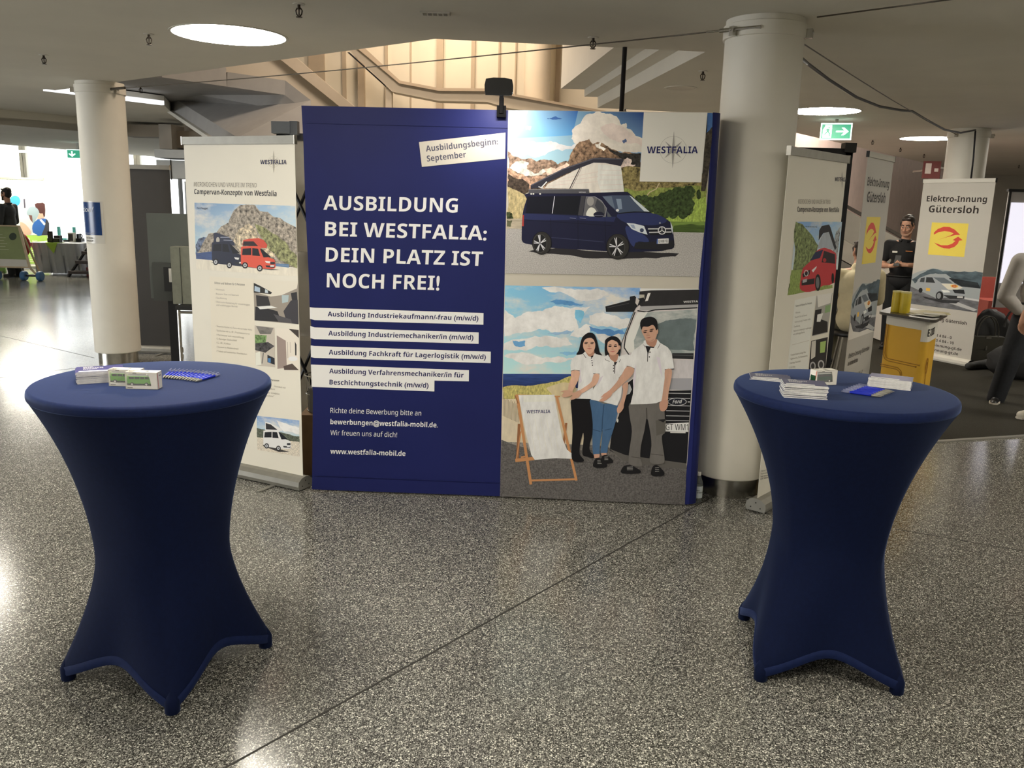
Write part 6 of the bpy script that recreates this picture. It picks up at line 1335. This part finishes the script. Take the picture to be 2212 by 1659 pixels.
# ---------------------------------------------------------------- right-hand booth
M_YEL = mat('sunny_yellow_print', 'd9a92e', .5, noise=(5, .04)); M_YLINE = mat('ochre_line', 'a87a1c', .5)
a = fl(1905, 674, 1.02); b = fl(2007, 690, 1.02); cR_ = fl(2036, 675, 1.02)
fr = (b - a).normalized(); Lf = (b - a).length; nb = (cR_ - b).normalized(); D = .52
azc = math.atan2(fr.y, fr.x); t = thing('promotion_counter', 'yellow promotion counter with a dark top and thin line pattern', 'counter', (a + fr * Lf / 2 + nb * D / 2).xy.to_3d(), azc)
def cp(u, v, z): return Vector((a.x, a.y, 0)) + fr * u + nb * v + Vector((0, 0, z))
def rrect(u0, v0, u1, v1, r, z, n=6):
    out = []
    for (cu, cv, s) in ((u0 + r, v0 + r, pi), (u1 - r, v0 + r, 1.5 * pi), (u1 - r, v1 - r, 0), (u0 + r, v1 - r, .5 * pi)):
        for k in range(n + 1): an = s + k * pi / 2 / n; out.append(cp(cu + r * math.cos(an), cv + r * math.sin(an), z))
    return out
Lc = Lf + .03
g = G(); g.prism(rrect(.03, .03, Lc - .03, D - .03, .08, .02), (0, 0, .98)); g.build('body', M_YEL, t, True, sharp=.5)
g = G(); g.prism(rrect(.026, .026, Lc - .026, D - .026, .083, .93), (0, 0, .072)); g.build('white_header', M_WHITE, t, True, sharp=.5)
g = G(); g.prism(rrect(-.03, -.03, Lc + .03, D + .03, .06, 1.003), (0, 0, .02)); g.build('top', mat('dark_counter_top', '4a4640', .35), t)
g = G(); ring = rrect(.0235, .0235, Lc - .0235, D - .0235, .086, 0)[8:20]
V = []; 
for q in ring: V += [q + Vector((0, 0, .845)), q + Vector((0, 0, 1.0))]
g.add(V, [(2 * k, 2 * k + 2, 2 * k + 3, 2 * k + 1) for k in range(len(ring) - 1)]); g.build('white_tab', M_WHITE, t)
V, F = textgeo('E-ZUBIS', .03); g = G(); xm = max(v[0] for v in V); sd = fr; rr0 = ring
pathp = [ring[0] - fr * .06] + ring
def along(s):
    for i in range(len(pathp) - 1):
        d = (pathp[i + 1] - pathp[i]).length
        if s <= d or i == len(pathp) - 2: return pathp[i] + (pathp[i + 1] - pathp[i]) * (s / d), (pathp[i + 1] - pathp[i]).normalized()
        s -= d
out = []
for v in V:
    pnt, dr = along(.10 + v[0] / xm * .21); nrm = Vector((dr.y, -dr.x, 0)); out.append(pnt + nrm * .0015 + Vector((0, 0, .885 + v[1] / CAPH * .055)))
g.add(out, F); g.build('lettering', M_BLKP, t)
g = G()
def cl(pts, off=.0):
    for (u0, z0), (u1, z1) in zip(pts, pts[1:]): g.tube([cp(u0, .028, z0), cp(u1, .028, z1)], .0035, 5)
cl([(.05, .93), (.05, .70), (.07, .665), (.10, .655), (.36, .655)]); cl([(.065, .93), (.065, .71), (.08, .68), (.11, .672), (.39, .672)])
cl([(.04, .62), (.20, .62), (.235, .60), (.25, .56), (.25, .05)]); cl([(.04, .605), (.195, .605), (.225, .59), (.237, .555), (.237, .05)])
for q in ((.36, .655), (.39, .672)): g.ball(cp(q[0], .028, q[1]), .007, 8, 6)
sd0 = pathp
for k in range(24):
    def sp(an): pnt, dr = along(.17 + .034 * math.cos(an)); return pnt + Vector((0, 0, .66 + .06 * math.sin(an)))
    g.tube([sp(2 * pi * k / 24), sp(2 * pi * (k + 1) / 24)], .003, 5)
hs = [along(.17 + x)[0] + Vector((0, 0, .66 + z)) for x, z in [(-.018, -.025), (-.018, .005), (0, .03), (.018, .005), (.018, -.025), (-.018, -.025)]]; g.tube(hs, .002, 5)
pnt = along(.17)[0]; g.tube([pnt + Vector((0, 0, .60)), pnt + Vector((0, 0, .2)), pnt - fr * .03 + Vector((0, 0, .12)), pnt - fr * .2 + Vector((0, 0, .12))], .003, 5)
e0_ = along(.20)[0]; e1_ = along(.27)[0]; g.tube([e0_ + Vector((0, 0, .2)), e0_ + Vector((0, 0, .45)), e1_ + Vector((0, 0, .49))], .003, 5)
g.build('line_pattern', M_YLINE, t)
for i, f in enumerate((.10, .15)):
    q = cp(.09 + f, .13, 1.024); tt = thing('yellow_tin', ['yellow cylinder at the left of the pair on the counter', 'yellow cylinder at the right of the pair on the counter'][i], 'tin', q, 0, 'yellow cylinders on the counter')
    q = cp(.10 + .078 * i, .12, 1.0235); tt.location = q
    g = G(); g.lathe([(.037, 0), (.038, .004), (.038, .148), (.036, .152)], 24, q); g.build('body', mat('tin_yellow', 'cdb62c', .4, noise=(20, .08)), tt, True, sharp=.7)
    g = G(); g.lathe([(.036, .150), (.039, .152), (.039, .16), (.036, .162)], 24, q); g.build('lid', mat('tin_lid', 'd9cf8a', .4), tt, True, sharp=.7)
for i in range(5):
    g = G(); q = cp(.28 + .045 * (i % 3) + .1 * (i > 2), .14 + .10 * (i % 2) + .1 * (i > 2), 1.026 + .003 * i); g.box(q, (.15, .105, .003), azc + .3 * i - .4)
    props(g.build('flyer', mat(['flyer_white', 'flyer_cream'][i % 2], ['d8d4c6', 'cfc28e'][i % 2], .5)), 'loose flyer lying on the yellow counter top', 'flyer', 'flyers on the yellow counter')
for i in range(2):
    g = G(); q = cp(Lc - .13, .30, 1.026 + .007 * i); g.box(q, (.21, .29, .006), azc + .15 * i); props(g.build('brochure', mat('brochure_paper', 'c9bf98', .5)), ['lower brochure at the right on the yellow counter', 'upper brochure at the right on the yellow counter'][i], 'brochure', 'brochures on the yellow counter')

# projection screen with its bright picture (the codes on it are left out)
s0 = atY(2150, 680, 11.6); s1 = atY(2330, 680, 11.6); zt1 = atY(2147, 410, 11.6).z; zb1 = atY(2140, 664, 11.6).z
t = thing('projection_screen', 'tall projection screen with a bright picture at the right edge', 'screen', (s0.x + .6, 11.6, 0))
g = G(); g.box((s0.x + .7, 11.62, (zt1 + zb1) / 2), (1.5, .012, zt1 - zb1)); g.build('sheet', mat('screen_cloth', 'b9b6b4', .7), t)
g = G(); g.box((s0.x + .7, 11.61, zt1), (1.54, .05, .035)); g.box((s0.x - .03, 11.61, (zt1 + zb1) / 2), (.025, .02, zt1 - zb1)); g.build('black_border', M_BLKP, t)
q0 = atY(2136, 436, 11.59); q1 = atY(2130, 610, 11.59); g = G(); g.box((s0.x + .72, 11.608, (q0.z + q1.z) / 2), (1.44, .004, q0.z - q1.z)); g.build('projected_picture', mat('projected_light', 'd9d6e2', .7, emit=(.86, .84, .95), es=.62), t)
g = G(); g.box((s0.x + .7, 11.65, zb1 / 2 + .02), (.06, .06, zb1)); 
for an in (.5, 2.6, 4.7): g.tube([(s0.x + .7, 11.65, .25), (s0.x + .7 + .4 * math.cos(an), 11.65 + .3 * math.sin(an), .01)], .014, 6)
g.build('tripod', M_BLACK, t)
q = atY(2150, 690, 12.6); g = G(); g.box((q.x + .5, 12.65, .28), (1.5, .5, .56)); t = thing('red_bench', 'long red bench seat behind the black bags', 'bench', (q.x + .5, 12.65, 0)); g.build('body', mat('red_vinyl', '8a4038', .45, noise=(8, .08)), t)
g = G(); g.box((q.x + .5, 12.94, .62), (1.5, .08, .5)); g.build('backrest', MATS['red_vinyl'], t)
# fire equipment sign
q = atY(2012, 367, 14.0); t = thing('fire_sign', 'small dark red fire hose sign high on the right wall', 'sign', q); u = Vector((7.9, 10.3, 0)).normalized()
sgn = Plane(q, -.1); g = G(); g.box(q, (.27, .02, .27), -.1); g.build('plate', mat('fire_red', '5c1c18', .5), t)
g = G(); g.box(q + Vector((-.06, -.015, .02)), (.09, .006, .16), -.1); g.box(q + Vector((.07, -.015, .0)), (.06, .006, .05), -.1); g.build('symbols', mat('dull_white', 'b9aca4', .6), t)
g = G(); g.box(q + Vector((.0, .35, 0)), (.03, .7, .03), -.1); g.build('bracket', M_ALU, t)
q = atY(2034, 372, 14.0); t = thing('wall_bracket', 'dark arm bracket on the wall right of the fire sign', 'bracket', q); g = G(); g.box(q, (.06, .05, .10)); g.tube([q, q + Vector((.0, 0, -.25)), q + Vector((.12, 0, -.30))], .025, 8); g.tube([q, q + Vector((0, .6, 0))], .02, 6); g.build('arm', mat('dull_brown', '5a4d47', .6), t)
# bags and coats on the floor by the guild banner
def blob(name, c, r, m, label, cat, seed=1, amp=.15, sq=1.0):
    rnd = random.Random(seed); g = G(); g.ball((0, 0, 0), r, 18, 12)
    g.v = [(v[0] * (1 + rnd.uniform(-amp, amp)) + c[0], v[1] * (1 + rnd.uniform(-amp, amp)) + c[1], max(.009, v[2] * (1 + rnd.uniform(-amp, amp)) + c[2])) for v in g.v]
    return g
B0 = fl(2122, 785)
t = thing('handbag', 'dark olive handbag with handles before the black rucksack', 'bag', B0)
g = G(); z0 = .012; w2, d2, h2 = .21, .07, .34
g.prism([B0 + Vector((x, -d2, z)) for x, z in [(-w2, z0), (w2, z0), (w2 * 1.02, h2 * .5), (w2 * .9, h2), (-w2 * .9, h2), (-w2 * 1.02, h2 * .5)]], (0, 2 * d2, 0)); g.build('body', mat('olive_leather', '3a382f', .45, noise=(20, .1)), t)
g = G(); g.prism([B0 + Vector((x, -d2 - .012, z)) for x, z in [(-w2 * .98, h2 * .55), (w2 * .98, h2 * .55), (w2 * .9, h2), (-w2 * .9, h2)]], (0, .012, 0)); g.build('flap', MATS['olive_leather'], t)
g = G(); g.box(B0 + Vector((-.03, -d2 - .018, h2 * .6)), (.02, .01, .05)); g.box(B0 + Vector((-.02, -d2 - .018, h2 * .98)), (.06, .02, .03)); g.build('buckle', M_STEEL, t)
for dy in (-.03, .04):
    g = G(); g.tube([B0 + Vector((.13 * math.cos(a_), dy, h2 + .24 * math.sin(a_))) for a_ in (pi * k / 12 for k in range(13))], .008, 6); g.build('handle', MATS['olive_leather'], t, True)
C0 = B0 + Vector((.16, .22, 0))
g = blob('b', (C0.x, C0.y, .30), (.27, .12, .34), None, '', '', 4, .08); t = thing('rucksack', 'big black rucksack behind the handbag', 'bag', C0); g.build('body', mat('black_nylon', '131315', .6), t, True)
g = G(); g.tube([C0 + Vector((.15 + .1 * math.cos(a_), -.2, .45 + .22 * math.sin(a_))) for a_ in (pi * k / 10 for k in range(11))], .012, 6); g.build('strap', M_BLKP, t, True)
C1 = fl(2150, 800); g = G()
for k in range(6):
    a_ = k * .5; g.limb([C1 + Vector((-.35 + .1 * k, -.05 + .06 * (k % 3), .05)), C1 + Vector((.0 + .1 * k, .1 - .05 * (k % 2), .07)), C1 + Vector((.35 + .05 * k, .02 + .05 * k, .05))], [.045, .06, .045], 10)
vox(g, 'draped_jacket', mat('grey_jersey', '3a3a3b', .9, noise=(15, .2)), None, .02, 6); props(bpy.data.objects['draped_jacket'], 'crumpled dark grey jacket dropped on the carpet below the bags', 'jacket')
C2 = fl(2225, 830) + Vector((.1, .3, 0)); g = blob('c', (C2.x, C2.y, .2), (.42, .25, .22), None, '', '', 9, .1); props(g.build('coat_heap', mat('black_wool', '2b2b2c', .9), None, True), 'heap of dark coats on the carpet at the right edge', 'coats')
# stair rail along the right wall
t = thing('stair_railing', 'grey stair railing with dark handrail descending behind the guild banners', 'railing', (4.4, 12.6, 0))
def rl(p0, p1, th, hh, m, nm):
    q0 = atY(*p0, 12.6); q1 = atY(*p1, 12.6); g = G(); g.prism([q0, q1, q1 - Vector((0, 0, hh)), q0 - Vector((0, 0, hh))], (0, th, 0)); return g.build(nm, m, t)
rl((1790, 420), (1990, 530), .06, .045, mat('dark_rail', '3b342e', .5), 'handrail'); rl((1790, 432), (1990, 542), .03, .42, mat('frosted_panel', '8f8a82', .3), 'panel'); rl((1790, 500), (1990, 610), .05, .30, mat('stringer_paint', 'a09a90', .6), 'stringer'); rl((1790, 545), (1990, 655), .05, .9, mat('stringer_dark', '77726a', .7), 'lower_panel')
# white low cabinet behind the counter
q = atY(1898, 790, 12.0); t = thing('low_cabinet', 'white low cabinet behind the man in black', 'cabinet', (q.x + .15, 12.0, 0)); g = G(); g.box((q.x + .15, 12.0, .52), (.5, .5, 1.0)); g.build('body', M_WHITE, t); g = G(); g.box((q.x + .15, 12.0, 1.03), (.52, .52, .025)); g.build('top', M_WHITE, t); g = G(); g.box((q.x + .15, 11.744, .55), (.46, .012, .9)); g.build('door', M_WHITE, t)
# ---------------------------------------------------------------- people
V3 = lambda p: Vector(p)
M_SKIN = mat('skin', 'c4957b', .55, noise=(30, .05)); M_SKIN2 = mat('skin_tan', 'b98a70', .55, noise=(30, .05))
M_HAIRB = mat('black_hair', '15120f', .6, noise=(60, .3)); M_HAIRN = mat('dark_brown_hair', '2b211a', .6, noise=(60, .3)); M_EYE = mat('eye_white', 'd9d2c8', .3); M_IRIS = mat('iris', '2a1d16', .2); M_LIP = mat('lips', '9c6458', .5)
def hand(g, wr, d, n, side, curl=.5, s=1.0):
    """palm, four unequal bent fingers and a thumb from the side of the palm; d along the hand, n out of the palm"""
    d = V3(d).normalized(); n = (V3(n) - d * V3(n).dot(d)).normalized(); x = d.cross(n) * side; wr = V3(wr)
    g.cap(wr, wr + d * .045 * s, .027 * s, .03 * s)
    for k in (-1, 0, 1): g.cap(wr + d * .02 * s + x * .012 * k * s, wr + d * .085 * s + x * .022 * k * s, .017 * s, .014 * s, 10)
    for k, L in enumerate((.070, .082, .076, .058)):
        b = wr + d * .085 * s + x * (-.033 + .022 * k) * s; a1 = curl * .9; a2 = curl * 1.9
        m1 = b + (d * math.cos(a1 * .6) + n * math.sin(a1 * .6)) * L * .45 * s; m2 = m1 + (d * math.cos(a1 + .2 * curl) + n * math.sin(a1 + .2 * curl)) * L * .3 * s; e = m2 + (d * math.cos(a2) + n * math.sin(a2)) * L * .25 * s
        g.limb([b, m1, m2, e], [.0095 * s, .009 * s, .0085 * s, .0075 * s], 8)
    b = wr + d * .025 * s - x * .03 * s; m1 = b + (d * .6 - x * .6 + n * .4).normalized() * .038 * s; e = m1 + (d * .9 - x * .1 + n * .45).normalized() * .03 * s
    g.limb([b, m1, e], [.013 * s, .0105 * s, .0085 * s], 8)
def person(label, loc, rz, J, shirt, trousers, shoes, skin, hairm, sleeve=.55, beard=None, hair='short', vs=.009, collar=None, headrot=(0, 0), bulk=1.0, tb=1.0, belt=True):
    t = thing('person', label, 'person', loc, rz)
    d = dict(top=1.78, hips=(0, 0, .95), chest=(0, 0, 1.30), neck=(0, .01, 1.47), head=(0, -.005, 1.65),
             shL=(-.185, 0, 1.42), shR=(.185, 0, 1.42), elL=(-.24, .02, 1.14), elR=(.24, .02, 1.14), wrL=(-.25, -.08, .90), wrR=(.25, -.08, .90),
             hdL=(0, -.2, -1), hdR=(0, -.2, -1), pnL=(1, 0, 0), pnR=(-1, 0, 0), hpL=(-.095, 0, .92), hpR=(.095, 0, .92), knL=(-.10, -.02, .50), knR=(.10, -.02, .50), anL=(-.10, .03, .09), anR=(.10, .03, .09), ftL=(-.03, -1, 0), ftR=(.03, -1, 0), curl=.5)
    d.update(J); P = {k: V3(v) if isinstance(v, tuple) else v for k, v in d.items()}
    HR = Matrix.Rotation(headrot[0], 3, 'Z') @ Matrix.Rotation(headrot[1], 3, 'X'); hc = P['head']
    hp = lambda x, y, z: hc + HR @ V3((x, y, z))
    # one continuous body
    g = G(); g.ball(hp(0, .012, .035), (.074, .094, .098), 20, 14, HR); g.ball(hp(0, -.018, -.045), (.058, .068, .062), 18, 12, HR); g.ball(hp(0, -.052, -.083), (.026, .024, .02), 12, 8, HR)
    g.cap(hp(0, -.088, .012), hp(0, -.102, -.022), .008, .0125, 10); g.cap(hp(-.035, -.072, .028), hp(.035, -.072, .028), .014, .014, 10)
    for s in (-1, 1): g.ball(hp(.076 * s, .012, -.005), (.010, .021, .031), 10, 8, HR); g.ball(hp(.04 * s, -.06, -.015), (.022, .02, .02), 10, 8, HR)
    g.cap(hp(-.016, -.078, -.052), hp(.016, -.078, -.052), .011, .011, 8)
    g.cap(hp(0, .02, -.06), P['neck'], .054, .058, 16); g.cap(P['neck'], P['chest'], .055, .085, 16); g.ball(P['chest'], (.14, .085, .14), 18, 12); g.cap(P['chest'], P['hips'], .09, .095, 16)
    for s in 'LR':
        g.cap(P['neck'] - V3((0, 0, .03)), P['sh' + s], .05, .052, 14); g.limb([P['sh' + s], P['el' + s], P['wr' + s]], [.052, .042, .028], 14); m = P['el' + s].lerp(P['wr' + s], .3); g.ball(m, .042, 12, 8)
        hand(g, P['wr' + s], P['hd' + s], P['pn' + s], 1 if s == 'L' else -1, P['curl'])
        g.limb([P['hp' + s], P['kn' + s], P['an' + s]], [.085, .058, .042], 14); f = P['ft' + s].normalized(); g.cap(P['an' + s] - V3((0, 0, .03)), P['an' + s] + f * .14 - V3((0, 0, .05)), .036, .03, 12)
    vox(g, 'body', skin, t, .0065, 3, .5, True)
    for s in (-1, 1):
        g = G(); g.ball(hp(.031 * s, -.0765, .008), (.0125, .009, .0062), 12, 8, HR); e = g.build('eye', M_EYE, t, True, local=True)
        g = G(); g.ball(hp(.031 * s, -.083, .0065), (.0066, .005, .0056), 10, 8, HR); g.build('iris', M_IRIS, e, True, local=True)
        g = G(); g.limb([hp(.015 * s, -.089, .034), hp(.035 * s, -.086, .040), hp(.053 * s, -.072, .034)], [.005, .0055, .004], 8); g.build('eyebrow', hairm, t, True, local=True)
    g = G(); g.limb([hp(-.022, -.080, -.055), hp(0, -.089, -.053), hp(.022, -.080, -.055)], [.004, .0065, .004], 8); g.build('mouth', M_LIP, t, True, local=True)
    g = G(); g.ball(hp(0, .028, .074), (.079, .092, .068), 20, 14, HR); g.ball(hp(0, .05, .015), (.076, .064, .085), 18, 12, HR)
    for s in (-1, 1): g.cap(hp(.066 * s, -.035, .055), hp(.070 * s, -.012, .015), .016, .012, 10)
    g.cap(hp(-.042, -.054, .103), hp(.045, -.054, .108), .014, .016, 12)
    rnd = random.Random(len(label))
    for k in range(46):
        a = rnd.uniform(0, 2 * pi); e = rnd.uniform(.0, 1.15); n = V3((math.sin(e) * math.cos(a), math.sin(e) * math.sin(a), math.cos(e)))
        if n.y < -.75: continue
        b = hp(n.x * .076, .028 + n.y * .085, .074 + n.z * .069); g.cap(b, b + HR @ (n * .006 + V3((rnd.uniform(-.012, .012), .012, .0))), .008, .005, 6)
    if hair == 'long': g.cap(hp(0, .07, .0), hp(0, .09, -.17), .07, .06, 14)
    vox(g, 'hair', hairm, t, .008, 3, .5, True)
    if beard:
        g = G(); 
        for s in (-1, 1): g.limb([hp(.070 * s, -.005, -.02), hp(.060 * s, -.03, -.06), hp(.03 * s, -.06, -.092), hp(0, -.068, -.098)], [.010, .014, .018, .020], 10)
        g.limb([hp(-.03, -.077, -.045), hp(0, -.088, -.040), hp(.03, -.077, -.045)], [.006, .007, .006], 8); vox(g, 'beard', beard, t, .006, 2, .5, True)
    # clothes follow the body
    g = G(); ch = P['chest']; hi = P['hips']; mid = ch.lerp(hi, .5); up = (P['neck'] - ch).normalized()
    g.ball(ch + V3((0, 0, .02)), (.178, .122, .16), 22, 14); g.ball(mid, (.162, .120, .17), 20, 12); g.ball(hi + V3((0, 0, -.01)), (.186, .138, .13), 20, 12); g.cap(ch, hi, .12, .13, 18); g.cap(P['neck'] - up * .05, P['neck'] - up * .0, .075, .066, 16)
    for s in 'LR':
        g.cap(P['neck'] - V3((0, 0, .055)), P['sh' + s], .058, .066, 14); sh, el, wr = P['sh' + s], P['el' + s], P['wr' + s]
        if sleeve <= 1: g.cap(sh, sh.lerp(el, sleeve), .068 * bulk, .064 * bulk, 16)
        else: g.limb([sh, el, el.lerp(wr, sleeve - 1)], [.068 * bulk, .056 * bulk, .043 * bulk], 16)
    vox(g, 'shirt', shirt, t, .011, 4, .5, True)
    if collar:
        g = G(); n = P['neck']; 
        pts = [n + V3((.068 * math.cos(a), .068 * math.sin(a) - .004, .012 + .012 * math.sin(a))) for a in [math.radians(-65 + 310 * k / 20) for k in range(21)]]
        g.tube(pts, .014, 8); g.build('collar', collar, t, True, local=True)
    g = G(); g.ball(hi - V3((0, 0, .02)), (.172, .125, .11), 20, 12)
    for s in 'LR': g.limb([P['hp' + s], P['kn' + s], P['an' + s] + V3((0, 0, -.02))], [.105 * tb, .077 * tb, .066 * tb], 16)
    vox(g, 'trousers', trousers, t, .011, 4, .5, True)
    if belt:
        g = G(); g.tube([hi + V3((.182 * math.cos(a), .132 * math.sin(a), .045)) for a in (2 * pi * k / 24 for k in range(25))], .014, 6); g.build('belt', M_BLKP, t, True, local=True)
    for s in 'LR':
        f = P['ft' + s].normalized(); a = P['an' + s]; g = G(); g.cap(a + V3((0, 0, -.04)) - f * .03, a + V3((0, 0, -.048)) + f * .15, .045, .037, 14); g.cap(a + V3((0, 0, .0)), a + V3((0, 0, -.03)) + f * .05, .048, .045, 12)
        for i in range(len(g.v)): 
            v = g.v[i]
            if v[2] < .004 - (0 if a.z < .3 else -9): g.v[i] = (v[0], v[1], .004)
        sh_ = vox(g, 'shoe', shoes[0], t, .009, 2, .5, True)
        g = G(); r = V3((-f.y, f.x, 0)); zc = max(.002, a.z - .088)
        g.prism([a * 1 + f * u + r * w - V3((0, 0, a.z - zc)) for u, w in [(-.075, -.03), (-.075, .03), (0, .042), (.10, .047), (.17, .034), (.19, 0), (.17, -.034), (.10, -.047), (0, -.042)]], (0, 0, .022)); g.build('sole', shoes[1], sh_, local=True)
    return t
M_BLKC = mat('black_cotton', '141416', .85, noise=(20, .15)); M_BLKT = mat('black_workwear', '101012', .85, noise=(20, .15)); M_DGREY = mat('dark_grey_cotton', '3a3b3c', .85, noise=(15, .1)); M_BEIGE = mat('beige_jacket_cloth', 'c3b795', .85, noise=(10, .08)); M_OLIVE = mat('olive_trousers_cloth', '57523f', .85, noise=(12, .1)); M_LGREY = mat('light_grey_shirt_cloth', 'b5b1ad', .8, noise=(10, .08)); M_JEAN = mat('dark_denim', '1d2026', .85, noise=(40, .2)); M_TAUPE = mat('taupe_trousers_cloth', '6e675a', .85, noise=(12, .1)); M_SHOEW = mat('white_leather', 'd9d3c4', .5); M_SHOEB = mat('black_leather', '1a1918', .4); M_SOLEW = mat('white_sole', 'cfc9bd', .6)
# man in black behind the counter
YM = 11.15; b = atY(1962, 470, YM); base = Vector((b.x, YM, 0)); k = (b.z + .005) - 1.78
pm = person('man in black polo and trousers standing behind the yellow counter, looking down at a phone', base, -.62, dict(head=(.01, -.035, 1.605), neck=(0, .0, 1.42), chest=(0, 0, 1.25), hips=(0, 0, .93), shL=(-.19, 0, 1.37), shR=(.19, 0, 1.37), elL=(-.25, .0, 1.10), elR=(.26, .0, 1.12), wrL=(-.095, -.22, 1.105), wrR=(.10, -.24, 1.13), hdL=(.75, -.5, .2), hdR=(-.8, -.3, .05), pnL=(.2, .5, .9), pnR=(-.2, .5, .8), curl=.75), M_BLKC, M_BLKT, (M_SHOEB, M_BLKP), M_SKIN, M_HAIRN, .62, mat('stubble', 'a07c68', .7), collar=M_BLKC, headrot=(-.12, .22))
R_ = Matrix.Rotation(-.62, 3, 'Z'); q = base + R_ @ Vector((-.012, -.292, 1.15))
tt = thing('phone', 'small dark phone held by the man in black', 'phone', q, -.62); g = G(); g.M = Matrix.Translation(q) @ Matrix.Rotation(-.62, 4, 'Z') @ Matrix.Rotation(-.5, 4, 'X'); g.box((0, 0, .035), (.068, .009, .145)); g.build('body', M_BLKP, tt); g = G(); g.M = Matrix.Translation(q) @ Matrix.Rotation(-.62, 4, 'Z') @ Matrix.Rotation(-.5, 4, 'X'); g.box((0, .005, .035), (.062, .001, .135)); g.build('screen', mat('phone_screen', '22242a', .15), tt)
g = G(); g.box((-.085, -.131, 1.285), (.06, .006, .022), .12); g.build('name_badge', M_WHITE, pm, local=True)
g = G(); g.box((.085, -.131, 1.30), (.085, .005, .010), -.12); g.build('chest_stripe', mat('orange_trim', 'b9702c', .6), pm, local=True)
# man at the far left in profile
b = atY(14, 409, 17.5); k = b.z - 1.78
b2 = atY(17, 450, 17.5)
person('bearded man in dark grey shirt in profile behind the slanted green board', (b2.x, 17.5, 0), -pi / 2 - .1, dict(head=(.0, -.02, 1.66), wrL=(-.14, -.30, 1.06), wrR=(.14, -.30, 1.04), elL=(-.24, -.02, 1.12), elR=(.24, -.02, 1.10), hdL=(.4, -1, .1), hdR=(-.4, -1, .1), pnL=(.6, .2, .6), pnR=(-.6, .2, .6)), M_DGREY, M_BLKT, (M_SHOEB, M_BLKP), M_SKIN2, M_HAIRB, 1.85, M_HAIRB, collar=M_DGREY)
# visitor in beige jacket seen from behind on a stool
b = atY(1840, 700, 8.55); base = Vector((b.x, 8.55, 0)); zs = .66
person('person in beige jacket and olive trousers seated with back turned between the roll-ups', base, pi - .25, dict(head=(-.04, -.20, zs + .70), neck=(-.01, -.10, zs + .55), chest=(0, -.05, zs + .36), hips=(0, 0, zs + .05), shL=(-.2, -.06, zs + .48), shR=(.2, -.06, zs + .48), elL=(-.25, -.22, zs + .24), elR=(.25, -.22, zs + .24), wrL=(-.12, -.42, zs + .28), wrR=(.12, -.42, zs + .28), hdL=(.3, -1, .1), hdR=(-.3, -1, .1), pnL=(0, 0, -1), pnR=(0, 0, -1), hpL=(-.10, -.02, zs + .03), hpR=(.10, -.02, zs + .03), knL=(-.14, -.42, zs + .0), knR=(.14, -.42, zs + .0), anL=(-.14, -.40, zs - .40), anR=(.14, -.40, zs - .40)), M_BEIGE, M_OLIVE, (M_SHOEB, M_BLKP), M_SKIN2, M_HAIRN, 1.9, None, 'long', headrot=(.2, .1), bulk=1.2, belt=False)
t = thing('bar_stool', 'stool under the visitor in beige', 'stool', base); g = G(); g.lathe([(.0, zs - .12), (.17, zs - .12), (.18, zs - .10), (.17, zs - .075), (0, zs - .075)], 28, base); g.build('seat', M_BLKP, t, True)
for k in range(4):
    a = k * pi / 2 + .6; g = G(); g.tube([base + Vector((.12 * math.cos(a), .12 * math.sin(a), zs - .12)), base + Vector((.2 * math.cos(a), .2 * math.sin(a), .009))], .013, 8); g.build('leg', M_STEEL, t)
# man at the right edge, hand on hip
Y4 = 8.05; base = Vector((5.02, Y4, 0)); Lp = lambda x, y, dy=0: tuple(atY(x, y, Y4 + dy) - base)
person('person in light grey shirt and dark jeans, hand on hip, at the right edge', base, 0, dict(shL=Lp(2206, 566), elL=Lp(2172, 640, .06), wrL=Lp(2207, 676, -.06), hdL=(1, .1, -.5), pnL=(0, 1, 0), hpL=tuple(Vector(Lp(2216, 692))), knL=Lp(2182, 775, -.03), anL=tuple(Vector(Lp(2152, 856)) * 1), ftL=(-.55, -.8, 0), chest=(-.08, 0, 1.24), hips=(-.07, 0, .92), neck=(-.0, 0, 1.42), head=(.03, -.01, 1.60), shR=(.26, 0, 1.36), elR=(.34, .05, 1.1), wrR=(.34, -.06, .86), hpR=(.13, 0, .88), knR=(.22, 0, .48), anR=(.26, .03, .09)), M_LGREY, M_JEAN, (M_SHOEB, M_SOLEW), M_SKIN2, M_HAIRN, 1.8, None, bulk=1.3, tb=1.22)
base = Vector((4.68, 7.30, 0))
person('person in taupe trousers and white shoes, mostly beyond the right edge', base, -1.2, dict(), M_LGREY, M_TAUPE, (M_SHOEW, M_SOLEW), M_SKIN, M_HAIRN, 1.7, None)
